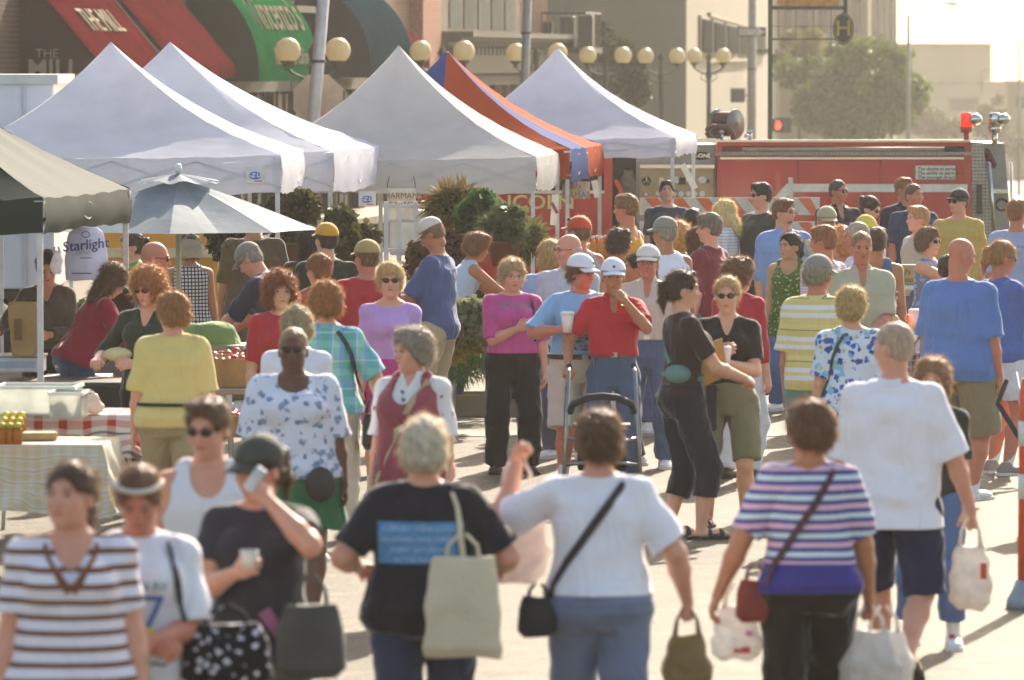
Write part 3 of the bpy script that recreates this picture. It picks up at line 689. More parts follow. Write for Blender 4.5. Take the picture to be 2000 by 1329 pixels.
def strap(I, pts, wd, m, name='strap', parent=None, th=.006):
    """flat band lying on the body; pts in person coordinates"""
    mb = MB(); V = []; P = [A(*p) for p in pts]; n = len(P)
    for i, p in enumerate(P):
        t = P[min(i+1, n-1)]-P[max(i-1, 0)]; t /= np.linalg.norm(t); o = A(p[0], p[1], 0); o = o/(np.linalg.norm(o)+1e-6) if np.linalg.norm(o) > .05 else A(0, 1, 0)
        q = np.cross(t, o); q /= np.linalg.norm(q)+1e-9
        for a, b in ((-1, 0), (1, 0), (1, 1), (-1, 1)): V.append(p+q*a*wd/2+o*b*th)
    mb.add(V, [(i*4+j, i*4+(j+1) % 4, i*4+4+(j+1) % 4, i*4+4+j) for i in range(n-1) for j in range(4)]+[(3, 2, 1, 0), tuple((n-1)*4+j for j in range(4))])
    return mb.build(name, m, parent or I['root'])
def around(I, z0, z1, a0, a1, off=.02, n=14):
    """points winding round the torso from angle a0 to a1 (0 = front, 90 = right side)"""
    tz = [r[0] for r in I['tab']]; out = []
    for i in range(n+1):
        t = i/n; z = z0+(z1-z0)*t; a = R(a0+(a1-a0)*t); ra = np.interp(z, tz, [r[1] for r in I['tab']])+off; rb = np.interp(z, tz, [r[2] for r in I['tab']])+off; yc = np.interp(z, tz, [r[3] for r in I['tab']])
        tpz = I['tp'](ra*math.sin(a), rb*math.cos(a)+yc, z); out.append(tuple(tpz))
    return out
def bag(loc, label, cat, kind='plastic', wd=.26, dp=.16, ht=.34, c='#e9e6e1', hand=None, rz=0, name=None, seed=1, top=None, mark=None, name2=None, group=None):
    """a carried bag hanging from a hand point"""
    name = name or {'plastic': 'plastic_bag', 'tote': 'tote_bag', 'purse': 'handbag'}.get(kind, 'bag')
    loc = Vector(loc); o = thing(name, loc-Vector((0, 0, ht+.0)), label, cat, rz, group)
    F = Fld(); hh = ht*(.68 if kind != 'tote' else .62)
    if kind == 'plastic':
        F.loft(A(0, 0, 0), np.eye(3), [(0, wd*.30, dp*.30, 0), (hh*.12, wd*.46, dp*.46, 0), (hh*.4, wd*.5, dp*.5, 0), (hh*.75, wd*.40, dp*.32, 0), (hh, wd*.30, dp*.12, 0)], k=.01, n=2.4)
        F.disp(wr(seed, .009, 1.5)); m = mat('thin_plastic', c, .35, var=.12, vscale=14, trans=.45, bump=.5, bscale=25, coat=.2)
    elif kind == 'tote':
        F.loft(A(0, 0, 0), np.eye(3), [(0, wd*.52, dp*.35, 0), (hh*.1, wd*.56, dp*.5, 0), (hh*.5, wd*.52, dp*.4, 0), (hh, wd*.44, dp*.18, 0)], k=.01, n=3.2)
        F.disp(wr(seed, .007, .9)); m = mat('canvas', c, .9, var=.06, trans=.12, sheen=.3, bump=.3)
    else:
        F.loft(A(0, 0, 0), np.eye(3), [(0, wd*.36, dp*.36, 0), (hh*.15, wd*.5, dp*.5, 0), (hh*.7, wd*.46, dp*.42, 0), (hh, wd*.36, dp*.2, 0)], k=.01, n=2.8)
        F.disp(wr(seed, .005, 1)); m = cloth(c) if not isinstance(c, str) else mat('bag_cloth', c, .7, var=.2, sheen=.3, bump=.3)
    b = mk('pouch', *F.mesh(.009), m, o)
    if top is None: top = ht
    for e in (-1, 1):
        mb = MB(); V = []
        pts = [Vector((e*wd*.24, 0, hh*.93)), Vector((e*wd*.20, 0, hh+(top-hh)*.5)), Vector((e*.012, 0, top)), ]
        mb.tube(pts, [.014 if kind == 'plastic' else .011, .009, .008], 6); mb.build('handle', m, o, True)
    if mark:
        for (mx, mz, mw, mh, mc) in mark: MB().box((mx, -dp*.47, mz), (mw, .012, mh)).build('printed_mark', mat('ink', mc, .5), b)
    return o
# ================================================================ GROUND
def asphalt():
    m, nt, b = newmat('asphalt'); L = nt.links.new
    tc = N(nt, 'ShaderNodeTexCoord')
    n1 = N(nt, 'ShaderNodeTexNoise', i_Scale=.35, i_Detail=6.0, i_Roughness=.6); n2 = N(nt, 'ShaderNodeTexNoise', i_Scale=38.0, i_Detail=4.0, i_Roughness=.8)
    vo = N(nt, 'ShaderNodeTexVoronoi', i_Scale=.55, feature='DISTANCE_TO_EDGE'); nw = N(nt, 'ShaderNodeTexNoise', i_Scale=2.5, i_Detail=5.0)
    for n in (n1, n2, nw): L(tc.outputs['Object'], n.inputs['Vector'])
    ad = N(nt, 'ShaderNodeVectorMath', operation='MULTIPLY_ADD'); L(nw.outputs[1], ad.inputs[0]); ad.inputs[1].default_value = (.9, .9, 0); L(tc.outputs['Object'], ad.inputs[2]); L(ad.outputs[0], vo.inputs['Vector'])
    o = mixc(nt, n1.outputs[0], c4('#565043'), c4('#6c6556'))
    o = mixc(nt, math_(nt, 'MULTIPLY', math_(nt, 'GREATER_THAN', n2.outputs[0], .58), .5), o, c4('#a3967c')); o = mixc(nt, math_(nt, 'MULTIPLY', math_(nt, 'LESS_THAN', n2.outputs[0], .42), .55), o, c4('#4a4236'))
    n3 = N(nt, 'ShaderNodeTexNoise', i_Scale=4.0, i_Detail=8.0, i_Roughness=.75); L(tc.outputs['Object'], n3.inputs['Vector']); o = mixc(nt, math_(nt, 'MULTIPLY', math_(nt, 'GREATER_THAN', n3.outputs[0], .56), .38), o, c4('#8d826c')); o = mixc(nt, math_(nt, 'MULTIPLY', math_(nt, 'LESS_THAN', n3.outputs[0], .43), .38), o, c4('#39332a'))
    ck = math_(nt, 'MULTIPLY', math_(nt, 'LESS_THAN', vo.outputs['Distance'], .006), math_(nt, 'GREATER_THAN', n1.outputs[0], .52)); o = mixc(nt, math_(nt, 'MULTIPLY', ck, .7), o, c4('#40382c'))
    L(o, b.inputs['Base Color']); b.inputs['Roughness'].default_value = .68; b.inputs['Specular IOR Level'].default_value = .15
    bp = N(nt, 'ShaderNodeBump', i_Strength=.75, i_Distance=.012); L(n2.outputs[0], bp.inputs['Height']); L(bp.outputs[0], b.inputs['Normal']); return m
asp = asphalt(); dz = lambda y: 0 if y < 76 else -(y-76)*.0165
mb = MB(); ys = [-20, 10, 20, 30, 40, 50, 60, 76, 100, 150, 220, 320, 450, 900, 2400]; xs = [-900, -60, -12, 0, 12, 60, 900]
mb.add([(x, y, dz(y)) for y in ys for x in xs], [(j*7+i, j*7+i+1, j*7+i+8, j*7+i+7) for j in range(len(ys)-1) for i in range(6)])
tag(mb.build('ground', asp), kind='structure')
con = mat('concrete', '#8a806c', .8, var=.15, bump=.3, bscale=30)
mb = MB(); a = at(940, 215); mb.box((a.x-8.6, 95, .07), (9.0, 95, .14), rz=-R(8.36)); tag(mb.build('pavement', con), kind='structure')
mb = MB(); mb.add([(-9, 46.6, .005), (2.2, 46.6, .005), (2.2, 47.3, .005), (-9, 47.3, .005)], [(0, 1, 2, 3)]); tag(mb.build('gutter', con), kind='structure')

# ================================================================ SHOPS, LEFT ROW
def brick(name, c1, c2, mo, sc_=1.0):
    m, nt, b = newmat(name); L = nt.links.new; tc = N(nt, 'ShaderNodeTexCoord'); mp = N(nt, 'ShaderNodeMapping')
    sp = N(nt, 'ShaderNodeSeparateXYZ'); cb = N(nt, 'ShaderNodeCombineXYZ'); L(tc.outputs['Object'], sp.inputs[0])
    L(math_(nt, 'ADD', sp.outputs[0], sp.outputs[1]), cb.inputs[0]); L(sp.outputs[2], cb.inputs[1])
    br = N(nt, 'ShaderNodeTexBrick', i_Scale=1.0); br.inputs['Brick Width'].default_value = .22*sc_; br.inputs['Row Height'].default_value = .075*sc_; br.inputs['Mortar Size'].default_value = .008*sc_
    br.inputs[1].default_value = c4(c1); br.inputs[2].default_value = c4(c2); br.inputs[3].default_value = c4(mo); L(cb.outputs[0], br.inputs[0])
    n = N(nt, 'ShaderNodeTexNoise', i_Scale=1.2, i_Detail=5.0); L(tc.outputs['Object'], n.inputs['Vector']); v = math_(nt, 'ADD', math_(nt, 'MULTIPLY', n.outputs[0], .6), .7)
    hv = N(nt, 'ShaderNodeMix', data_type='RGBA', blend_type='MULTIPLY'); hv.inputs[0].default_value = 1; L(br.outputs[0], hv.inputs[6]); L(v, hv.inputs[7]); L(hv.outputs[2], b.inputs['Base Color'])
    bp = N(nt, 'ShaderNodeBump', i_Strength=.6, i_Distance=.02); L(br.outputs[1], bp.inputs['Height']); bp.invert = True; L(bp.outputs[0], b.inputs['Normal']); b.inputs['Roughness'].default_value = .85; return m
bk = brick('brown_brick', '#4e332a', '#3f2921', '#5c4d40'); bk2 = brick('orange_brick', '#7a4c38', '#67402e', '#77655a')
trim = mat('stone_trim', '#5f584c', .8, bump=.3); dk = mat('dark_interior', '#1d1f1e', .4); gla = mat('shop_glass', '#23292a', .5, spec=.12, var=0); wood = mat('dark_wood', '#3a2c22', .6)
RZ = -math.atan(.147)
YL = lambda d: (d-80)*1.0107
def shop(d0, d1, name_, label, m, h=11, x0=-19.5, win=()):
    t = thing(name_, (x0+.147*80, 80, 0), label, 'building', RZ)
    y0, y1 = YL(d0), YL(d1); L_ = y1-y0
    MB().box((-4, (y0+y1)/2, 7.8), (8, L_, 10.4)).build('wall', m, t)
    s_ = MB().box((-4.15, (y0+y1)/2, 1.3-.6), (7.9, L_-.2, 3.5)).build('shopfront', dk, t)
    for k in range(int(L_//1.6)+1):
        yy = y0+.15+k*(L_-.3)/max(1, int(L_//1.6)); MB().box((-.10, yy, .9), (.16, .12, 3.2)).build('mullion', wood, s_)
    MB().box((.10, (y0+y1)/2, 2.62), (.30, L_, .22)).build('lintel', trim, t)
    for (wd, wz0, wz1, ww) in win:
        wy = YL(wd); f = MB()
        for a, b_, c, d_ in ((0, wz0, ww+.24, .12), (0, wz1, ww+.24, .16)): f.box((.04, wy, b_), (.18, c, d_))
        for e in (-1, 1): f.box((.04, wy+e*(ww/2+.05), (wz0+wz1)/2), (.14, .10, wz1-wz0))
        f.box((.03, wy, (wz0+wz1)/2), (.08, .06, wz1-wz0)); w_ = f.build('window', trim, t)
        MB().box((.008, wy, (wz0+wz1)/2), (.03, ww, wz1-wz0)).build('pane', gla, w_)
    return t
s1 = shop(60, 93.9, 'brick_shop', 'brown brick shop front with red shed awning at far left', bk, win=[(98-12, 4.7, 6.4, 1.2), (78, 4.7, 6.4, 1.2)])
s2 = shop(94.0, 103.6, 'restaurant_front', 'brick restaurant front with round green awning and stone trim', bk, win=[(97, 4.9, 6.6, 1.2), (101, 4.9, 6.6, 1.2)])
s3 = shop(103.7, 112.6, 'brick_shop', 'brick shop front with teal rounded awning between green and red ones', bk, win=[(106, 4.9, 6.6, 1.2)])
s4 = shop(112.7, 138.5, 'corner_building', 'orange brick corner building with terracotta pilaster, tall windows and dark cornice', bk2)
def cornice(t, d0, d1, z, pr=.45, m=trim, n=0):
    f = MB(); y0, y1 = YL(d0), YL(d1)
    for k, (w_, h_) in enumerate(((.4, .10), (.7, .10), (1, .12))): f.box((pr*w_/2, (y0+y1)/2, z-.10*(2-k)), (pr*w_, (y1-y0)+.02*k, h_-.003))
    for i in range(n): f.box((pr*.25, y0+(i+.5)*(y1-y0)/n, z-.34), (pr*.45, .12, .20))
    f.build('cornice', m, t)
cornice(s2, 94.3, 103.4, 4.25, .5, n=16); cornice(s2, 100.8, 102.6, 3.98, .9)
MB().box((.2, YL(101.7), 3.62), (.42, 1.3, .5)).build('bracket', trim, s2)
MB().box((.04, YL(97.7), 4.72), (.10, 4.2, .5)).build('sign_board', mat('sign_board', '#6d6250', .7), s2)
tm = textmesh('TIRANT', .42, mat('dull_letters', '#b5a88a', .7), s2, Matrix.Translation((.10, YL(98.6), 4.66)) @ Matrix.Rotation(R(90), 4, 'Z') @ Matrix.Rotation(R(90), 4, 'X'), name='sign_letters')
def awning(t, d0, d1, kind, c_side, c_front, pr, zt, zb, label_name='awning', rib=0, n=10):
    y0, y1 = YL(d0), YL(d1); prof = []
    for i in range(n+1):
        u = i/n
        if kind == 'shed': prof.append((pr*u, zt+(zb+.18-zt)*u))
        else: a = R(90*u); prof.append((pr*math.sin(a)**.9, zb+.1+(zt-zb-.1)*math.cos(a)))
    prof.append((pr, zb))
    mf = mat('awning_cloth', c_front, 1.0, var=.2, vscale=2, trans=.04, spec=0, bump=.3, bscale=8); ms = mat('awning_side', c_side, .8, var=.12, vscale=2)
    g = MB(); nn = max(6, int((y1-y0)*7))
    def fn(u, v):
        k = v*(len(prof)-1); i = min(int(k), len(prof)-2); f_ = k-i; x = prof[i][0]*(1-f_)+prof[i+1][0]*f_; z = prof[i][1]*(1-f_)+prof[i+1][1]*f_
        return (x+.010*math.cos(u*nn*math.pi)*(v > .05), y0+(y1-y0)*u, z+.010*math.cos(u*nn*math.pi)*(v < .9))
    g.grid(fn, nn, len(prof)-1); aw = g.build('awning', mf, t, True)
    for yy in (y0+.01, y1-.01):
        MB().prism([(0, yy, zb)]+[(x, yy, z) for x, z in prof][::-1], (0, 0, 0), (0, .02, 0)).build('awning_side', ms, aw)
    fr = MB()
    for k in range(4): yy = y0+.1+(y1-y0-.2)*k/3; fr.tube([(0, yy, zb+.05), (pr-.05, yy, zb+.05)], .02, 6)
    fr.build('awning_frame', mat('grey_steel', '#777a78', .5, .6), aw); return aw, prof, y0, y1
aw, pf, y0, y1 = awning(s1, 83.5, 88.3, 'shed', '#2e1015', '#55181d', 1.25, 4.45, 2.80); awning(s1, 88.75, 93.4, 'shed', '#2e1015', '#55181d', 1.25, 4.45, 2.80)
cream = mat('cream_letters', '#a89e8a', 1.0, spec=0)
textmesh('THE', .19, cream, aw, FACE((.42, y0-.012, 3.17)), 'shop_letters'); textmesh('MILL', .36, cream, aw, FACE((.52, y0-.012, 2.95)), 'shop_letters', sx=1.1, bold=.006)
sl = math.atan2(4.45-2.98, 1.25)
textmesh('THE MILL', .62, cream, aw, Matrix.Translation((.70, (y0+y1)/2, 3.66)) @ Matrix.Rotation(R(90), 4, 'Z') @ Matrix.Rotation(sl, 4, 'X'), 'shop_letters', depth=.012, sx=.95)
aw, pf, y0, y1 = awning(s2, 94.4, 99.9, 'arch', '#16281f', '#155a34', 1.45, 4.45, 2.72)
def wrap(txt, size, zc, yc, pf, m, par, shear=0, sx=1):
    o = textmesh(txt, size, m, par, Matrix.Identity(4), 'shop_letters', depth=.004, shear=shear, sx=sx, bold=.008)
    L_ = [0]
    for (a, b_), (c, d_) in zip(pf[:-1], pf[1:]): L_.append(L_[-1]+math.hypot(c-a, d_-b_))
    for v in o.data.vertices:
        l = min(max(zc-v.co.y, 0), L_[-1]-.001); i = max(j for j in range(len(L_)-1) if L_[j] <= l); f_ = (l-L_[i])/(L_[i+1]-L_[i])
        v.co = Vector((pf[i][0]*(1-f_)+pf[i+1][0]*f_+.025, yc+v.co.x, pf[i][1]*(1-f_)+pf[i+1][1]*f_+.02))
wrap("Vincenzo's", 1.05, 1.35, (y0+y1)/2+.1, pf, cream, aw, .35, .95); wrap('Ristorante Italiano', .40, 2.15, (y0+y1)/2+.4, pf, cream, aw, 0, 1.15)
awning(s3, 105.2, 110.2, 'arch', '#1b2429', '#122d38', 1.45, 4.5, 2.75); awning(s4, 113.4, 115.6, 'arch', '#2a1618', '#521017', .85, 3.75, 2.9)
f = MB(); f.box((.10, YL(119.6), 4.0), (.30, 2.4, 3.4)); f.build('pilaster', mat('terracotta', '#a9745a', .8, bump=1, bscale=9, var=.25, vscale=12), s4)
f = MB(); f.box((.04, YL(127.5), 5.0), (.10, 11.6, 2.9)); w_ = f.build('window', wood, s4)
for k in range(5): MB().box((.10, YL(123.6+k*2.0), 4.9), (.03, 1.6, 2.3)).build('pane', mat('curtained_glass', '#39453f' if k % 2 else '#4b5850', .7, spec=.1, var=.25, vscale=3), w_)
cornice(s4, 121, 138.3, 3.62, .9, mat('green_cornice', '#4a4b40', .7), n=30); MB().box((.2, YL(130), 3.05), (.4, 17, .55)).build('fascia', mat('green_cornice', '#4a4b40', .7), s4)
g = MB(); g.tube([(.5, YL(133)+.42*math.cos(R(a)), 2.85+.42*math.sin(R(a))) for a in range(0, 360, 20)], .03, 6, closed=True); g.box((.5, YL(133), 2.85), (.05, 1.3, .22)); sg = g.build('neon_sign', mat('sign_dark', '#4a302c', .6), s4)
textmesh('OLD CHICAGO', .17, cream, sg, Matrix.Translation((.56, YL(133), 2.85)) @ Matrix.Rotation(R(90), 4, 'Z') @ Matrix.Rotation(R(90), 4, 'X'), 'shop_letters')
# balcony on the corner
bt = thing('balcony', at(1062, 80, 3.3), 'dark iron balcony with railing and crates on the far corner of the brick row', 'balcony', RZ)
MB().box((.3, 0, 0), (1.9, 3.0, .14)).build('deck', trim, bt)
f = MB(); f.tube([(-.6, -1.45, .9), (1.2, -1.45, .9)], .03, 6); f.tube([(1.2, -1.45, .9), (1.2, 1.45, .9)], .03, 6)
for k in range(13): f.tube([(-.6+k*.15, -1.45, .07), (-.6+k*.15, -1.45, .9)], .012, 5); f.tube([(1.2, -1.45+k*.24, .07), (1.2, -1.45+k*.24, .9)], .012, 5)
f.build('railing', mat('iron', '#2c2d2b', .6), bt)
for k, (x, y, z, h) in enumerate(((.75, -1.1, .07, .75), (1.28, -1.7, -.1, .95), (.2, -1.0, .07, .62))):
    o = MB().box((0, 0, h/2), (.34, .3, h)).build('loudspeaker', mat('speaker_black', '#2f3133', .5), None, bevel=.03); o.matrix_world = Matrix.Translation(bt.location) @ Matrix.Rotation(RZ, 4, 'Z') @ Matrix.Translation((x, y, z))
    tag(o, ['dark loudspeaker standing on the corner balcony', 'tall dark loudspeaker hung outside the balcony rail', 'low dark loudspeaker at the inner end of the balcony'][k], 'loudspeaker', 'loudspeakers on the balcony')

# ================================================================ FAR BUILDINGS
bei = mat('beige_panel', '#7d7662', .85, var=.06, vscale=.5); bei2 = mat('cream_stone', '#8f866c', .85, var=.06, vscale=.5); wn = mat('far_glass', '#343a38', .9, var=.2, spec=0)
t = thing('office_building', (0, 150, 0), 'large pale office block with a strip of windows behind the lamps', 'building')
X1 = 340/74.07; V = [(-6, 0, -6), (X1, 0, -6), (X1+10.8, 180, -8), (-6, 180, -8)]
MB().prism([(x, y, -8) for x, y, z in V], (0, 0, 0), (0, 0, 30)).build('wall', bei, t)
ux, uy = 10.8/180.3, 180/180.3; rza = math.atan2(180, 10.8)
wf = MB(); wf.box((X1+ux*62, uy*62, 3.05), (150*.55, .25, .12), rz=rza); wf.box((X1+ux*62, uy*62, 4.42), (82, .25, .12), rz=rza); 
for k in range(5): 
    l = (16, 32, 52, 78, 112)[k]; wl_ = (9, 13, 17, 22, 26)[k]
    f = MB().box((X1+ux*l, uy*l, 3.75), (wl_+1, .20, 1.15), rz=rza).build('window', bei2, t); MB().box((X1+ux*l+.03, uy*l, 3.75), (wl_, .30, .95), rz=rza).build('pane', wn, f)
wf.build('ledge', bei2, t)
for k in range(9): MB().box((-5+k*1.05, -.012, 8-6), (.03, .03, 20)).build('joint', mat('joint', '#8f8770', .9), t) if k % 3 == 0 else None
t = thing('stone_building', (0, 330, 0), 'tall cream building with narrow windows behind the big tree', 'building')
MB().prism([(15.5, 0, -9), (20.4, -4, -9), (24.4, 32, -9), (15.5, 60, -9)], (0, 0, 0), (0, 0, 40)).build('wall', bei2, t)
for k, (fx, z0, z1) in enumerate(((.14, 3.5, 7), (.40, 3.2, 7), (.62, 3.2, 7), (.80, 3.0, 7))):
    x, y = 20.4+4.0*fx, -4+36*fx; f = MB().box((x, y, (z0+z1)/2), (.5, 3.4, z1-z0), rz=-math.atan(4.0/36)).build('window', bei, t); MB().box((x+.2, y, (z0+z1)/2), (.25, 2.6, z1-z0-.3), rz=-math.atan(4.0/36)).build('pane', wn, f)
for k in range(5):
    f = MB().box((16.0+k*.95, -4*(.5+k*.95)/4.9, 6), (.5, .3, 3), rz=-math.atan(4/4.9)).build('window', wn, t)
t = thing('low_building', (0, 450, 0), 'low pale building with flat cornice under the bright sky', 'building')
S = 24.69; MB().prism([((1750-1000)/S, 0, -9), (935/S, 0, -9), (980/S, 30, -9), ((1750-1000)/S, 40, -9)], (0, 0, 0), (0, 0, 9+zat(86, S))).build('wall', bei2, t)
MB().box(((1842-1000)/S, -.2, zat(86, S)), (7.7, .5, .12)).build('cornice', bei, t); MB().box(((1842-1000)/S, -.12, zat(163, S)), (7.6, .24, .15)).build('string_course', bei, t)
f = MB().box(((1880-1000)/S, -.1, zat(205, S)), (2.5, .3, 1.3)).build('window', bei, t); MB().box(((1880-1000)/S, -.2, zat(205, S)), (2.1, .3, .95)).build('pane', wn, f)
t = thing('storage_shed', (0, 380, 0), 'small grey shed roofed building at right edge of the street', 'building'); S = 29.2
MB().prism([((1965-1000)/S, 0, -9), (1120/S, 0, -9), (1120/S, 20, -9), ((1965-1000)/S, 20, -9)], (0, 0, 0), (0, 0, 9+zat(160, S))).build('wall', bei, t)
MB().box(((2030-1000)/S, -.3, zat(160, S)), (5.0, .6, .2)).build('roof', bei2, t); MB().box((1000/S, -.1, zat(200, S)), (1.2, .3, .8)).build('pane', wn, t)

# ================================================================ TREES AND PLANTS
def leafmat(c, c2):
    k = ('leaf', c, c2)
    if k in _mats: return _mats[k]
    m, nt, b = newmat('leaves'); _mats[k] = m; gi = N(nt, 'ShaderNodeNewGeometry'); tc = N(nt, 'ShaderNodeTexCoord'); nn_ = N(nt, 'ShaderNodeTexNoise', i_Scale=1.6, i_Detail=2.0); nt.links.new(tc.outputs['Object'], nn_.inputs['Vector'])
    o = mixc(nt, math_(nt, 'ADD', math_(nt, 'MULTIPLY', gi.outputs['Random Per Island'], .45), math_(nt, 'MULTIPLY', math_(nt, 'SUBTRACT', nn_.outputs[0], .35), 1.6)), c4(c), c4(c2))
    nt.links.new(o, b.inputs['Base Color']); b.inputs['Roughness'].default_value = .55; add_trans(nt, b, o, .35); return m
def leaves(cl, n, ls, seed, blade=0):
    rs = np.random.RandomState(seed); wts = np.array([c[3]*c[4]*c[5] for c in cl]); ix = rs.choice(len(cl), n, p=wts/wts.sum()); c = np.array(cl)[ix]
    d = rs.randn(n, 3); d /= np.linalg.norm(d, axis=1)[:, None]; r = rs.rand(n, 1)**.45; r *= 1+.18*np.sin(7*d[:, :1]+seed)*np.sin(9*d[:, 2:])
    p = c[:, :3]+d*r*c[:, 3:6]; a = d*.6+rs.randn(n, 3)*.7; 
    if blade: a = d*1.2+np.array([0, 0, .5])+rs.randn(n, 3)*.25
    a /= np.linalg.norm(a, axis=1)[:, None]; b = np.cross(a, rs.randn(n, 3)); b /= np.linalg.norm(b, axis=1)[:, None]; l = ls*(.6+.8*rs.rand(n, 1)); w_ = l*(.42 if not blade else .05)
    m_ = p+a*l*.5; e = p+a*l+np.array([0, 0, -1])*l*(.1 if not blade else .25)
    V = np.stack([p, m_+b*w_, e, m_-b*w_], 1).reshape(-1, 3); return V, (np.arange(n)[:, None]*4+[0, 1, 2, 3])
def clumps(rx, rz_, n, r, seed, z0=0, ry=None):
    rs = np.random.RandomState(seed); out = []; ry = ry or rx
    for i in range(n):
        d = rs.randn(3); d /= np.linalg.norm(d); q = .45+.5*rs.rand(); k = r*(.6+.7*rs.rand()); out.append((d[0]*rx*q, d[1]*ry*q, z0+d[2]*rz_*q, k, k, k*.8))
    return out
def tree(px, s, zc, rx, rz_, lab, c, c2, n, ls, seed, nc=26, r=.33, group='street trees beyond the market'):
    p = at(px, s); g0 = dz(p.y); t = thing('street_tree', (p.x, p.y, g0), lab, 'tree', 0, group)
    rs = np.random.RandomState(seed); cl = clumps(rx*.95, rz_, nc, rx*r, seed, zc-g0)
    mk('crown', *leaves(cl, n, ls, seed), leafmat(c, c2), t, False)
    b = MB(); zt = zc-g0; b.tube([(0, 0, 0), (.05, 0, zt*.3), (0, .03, zt*.65), (.1, 0, zt*1.1)], [rx*.07, rx*.055, rx*.045, rx*.02], 8)
    for q in cl[:12]: b.tube([(0, 0, zt*.55+.2*rs.rand()), (q[0]*.45, q[1]*.45, zt*.3+q[2]*.68), (q[0]*.95, q[1]*.95, q[2])], [rx*.03, rx*.018, rx*.006], 5)
    b.build('trunk', mat('bark', '#4d4234', .9, bump=.5), t, True); return t
tree(1650, 52, zat(178, 52), 2.95, 2.15, 'large olive green tree rising behind the fire engine', '#243f10', '#6d8428', 24000, .17, 3, 52, .22)
tree(1560, 49, zat(120, 49), 1.3, 1.3, 'pale yellow-green tree top beside the green sign post', '#5b5f28', '#87833a', 8000, .16, 4, 16)
tree(1740, 46, zat(190, 46), 1.3, 1.2, 'thin-leaved tree right of the large olive tree', '#4a5122', '#777432', 7000, .16, 5, 16)
tree(1190, 78, zat(115, 78), .62, .95, 'dark small tree in front of the pale office block', '#2f4226', '#4a5c36', 6500, .09, 6, 18, .4)
tree(1235, 78, zat(165, 78), .5, .5, 'low dark tree beside the lamp in front of the office block', '#2f4226', '#4a5c36', 3500, .09, 7, 12, .4)
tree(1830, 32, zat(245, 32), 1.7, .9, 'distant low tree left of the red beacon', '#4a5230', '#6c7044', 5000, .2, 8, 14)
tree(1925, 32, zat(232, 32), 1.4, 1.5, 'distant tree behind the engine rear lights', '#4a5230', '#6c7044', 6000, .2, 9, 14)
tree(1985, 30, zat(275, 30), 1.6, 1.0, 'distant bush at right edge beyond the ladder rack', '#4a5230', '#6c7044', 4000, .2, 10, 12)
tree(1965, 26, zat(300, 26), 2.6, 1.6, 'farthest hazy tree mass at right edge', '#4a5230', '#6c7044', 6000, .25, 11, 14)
def plant(px, s, z, rx, rz_, lab, c, c2, n, ls, seed, blade=0, pot=1, nc=8, nm='potted_plant', r=.5, pc='#6b3a26'):
    p = at(px, s); t = thing(nm, (p.x, p.y, z), lab, 'plant', 0, 'plants for sale at the stalls')
    mk('foliage', *leaves(clumps(rx, rz_, nc, rx*r, seed, rz_+.18), n, ls, seed, blade), leafmat(c, c2), t, False)
    if pot: MB().lathe((0, 0, 0), [(0, 0), (.11, 0), (.14, .2), (.15, .2), (.15, .23), (.12, .23), (.11, .19), (0, .19)], 16).build('pot', mat('plastic_pot', pc, .6), t, True)
    return t
plant(905, 212, zat(497, 212), .19, .20, 'tall bushy plant with red-tipped strap leaves under the cream canopy', '#5a6238', '#86603e', 1300, .19, 21, 1, r=.55)
plant(925, 214, zat(505, 214), .18, .22, 'leafy green plant in front of the red-tipped one', '#33502c', '#5d7a40', 1400, .09, 22)
plant(1010, 216, zat(522, 216), .24, .15, 'wide dark green fern-like plant beside the pink top', '#3d4a2a', '#787a4c', 2400, .14, 23, 1)
plant(985, 218, zat(520, 218), .2, .15, 'round green bush between the two large plants', '#3d4a2a', '#66704a', 1500, .08, 24)
plant(460, 208, zat(560, 208), .24, .30, 'dark leafy shrub under the second white canopy', '#262e1c', '#4a4a2a', 4200, .07, 25)
plant(675, 205, zat(575, 205), .24, .32, 'large dark shrub behind the yellow cap', '#3a4426', '#6c6438', 3600, .07, 26)
plant(560, 204, zat(520, 204), .25, .3, 'thin dark shrub between the canopy legs', '#262e1c', '#5a5430', 2600, .07, 27)
plant(860, 208, zat(600, 208), .22, .25, 'red-flowered plant behind the blue tee', '#7e2f22', '#3c5a2c', 2600, .06, 28)
plant(885, 214, zat(585, 214), .16, .2, 'small magenta-flowered plant under the tall leaves', '#8a3a52', '#3c5a2c', 1800, .05, 29)
plant(928, 228, .22, .30, .16, 'bed of bright green herbs in the wooden planter', '#3f6a22', '#79a03a', 5200, .07, 30, 1, 0, 10, 'herb_bed')
plant(905, 232, .40, .34, .22, 'straw-coloured bunches of dried flowers above the herbs', '#8a7a36', '#b0a050', 3800, .06, 31, 0, 0, 9, 'flower_bunch')
plant(930, 235, .62, .26, .12, 'pale wrapped bunches of greens behind the planter', '#9a9a7c', '#5f7038', 1800, .07, 32, 0, 0, 8, 'flower_bunch')
plant(170, 240, .25, .22, .3, 'weedy green plants behind the folding table', '#4a5a26', '#8a8a3a', 1800, .09, 33)
p = at(925, 224); o = MB(); o.box((0, -.25, .09), (1.3, .05, .18)); o.box((0, .35, .09), (1.3, .05, .18)); o.box((.63, .05, .09), (.05, .6, .18)); o.box((-.63, .05, .09), (.05, .6, .18)); q = o.build('planter_box', mat('weathered_wood', '#8f8468', .8, bump=.4), None); q.location = (p.x, p.y, 0); tag(q, 'low weathered wooden planter box on the asphalt', 'planter')

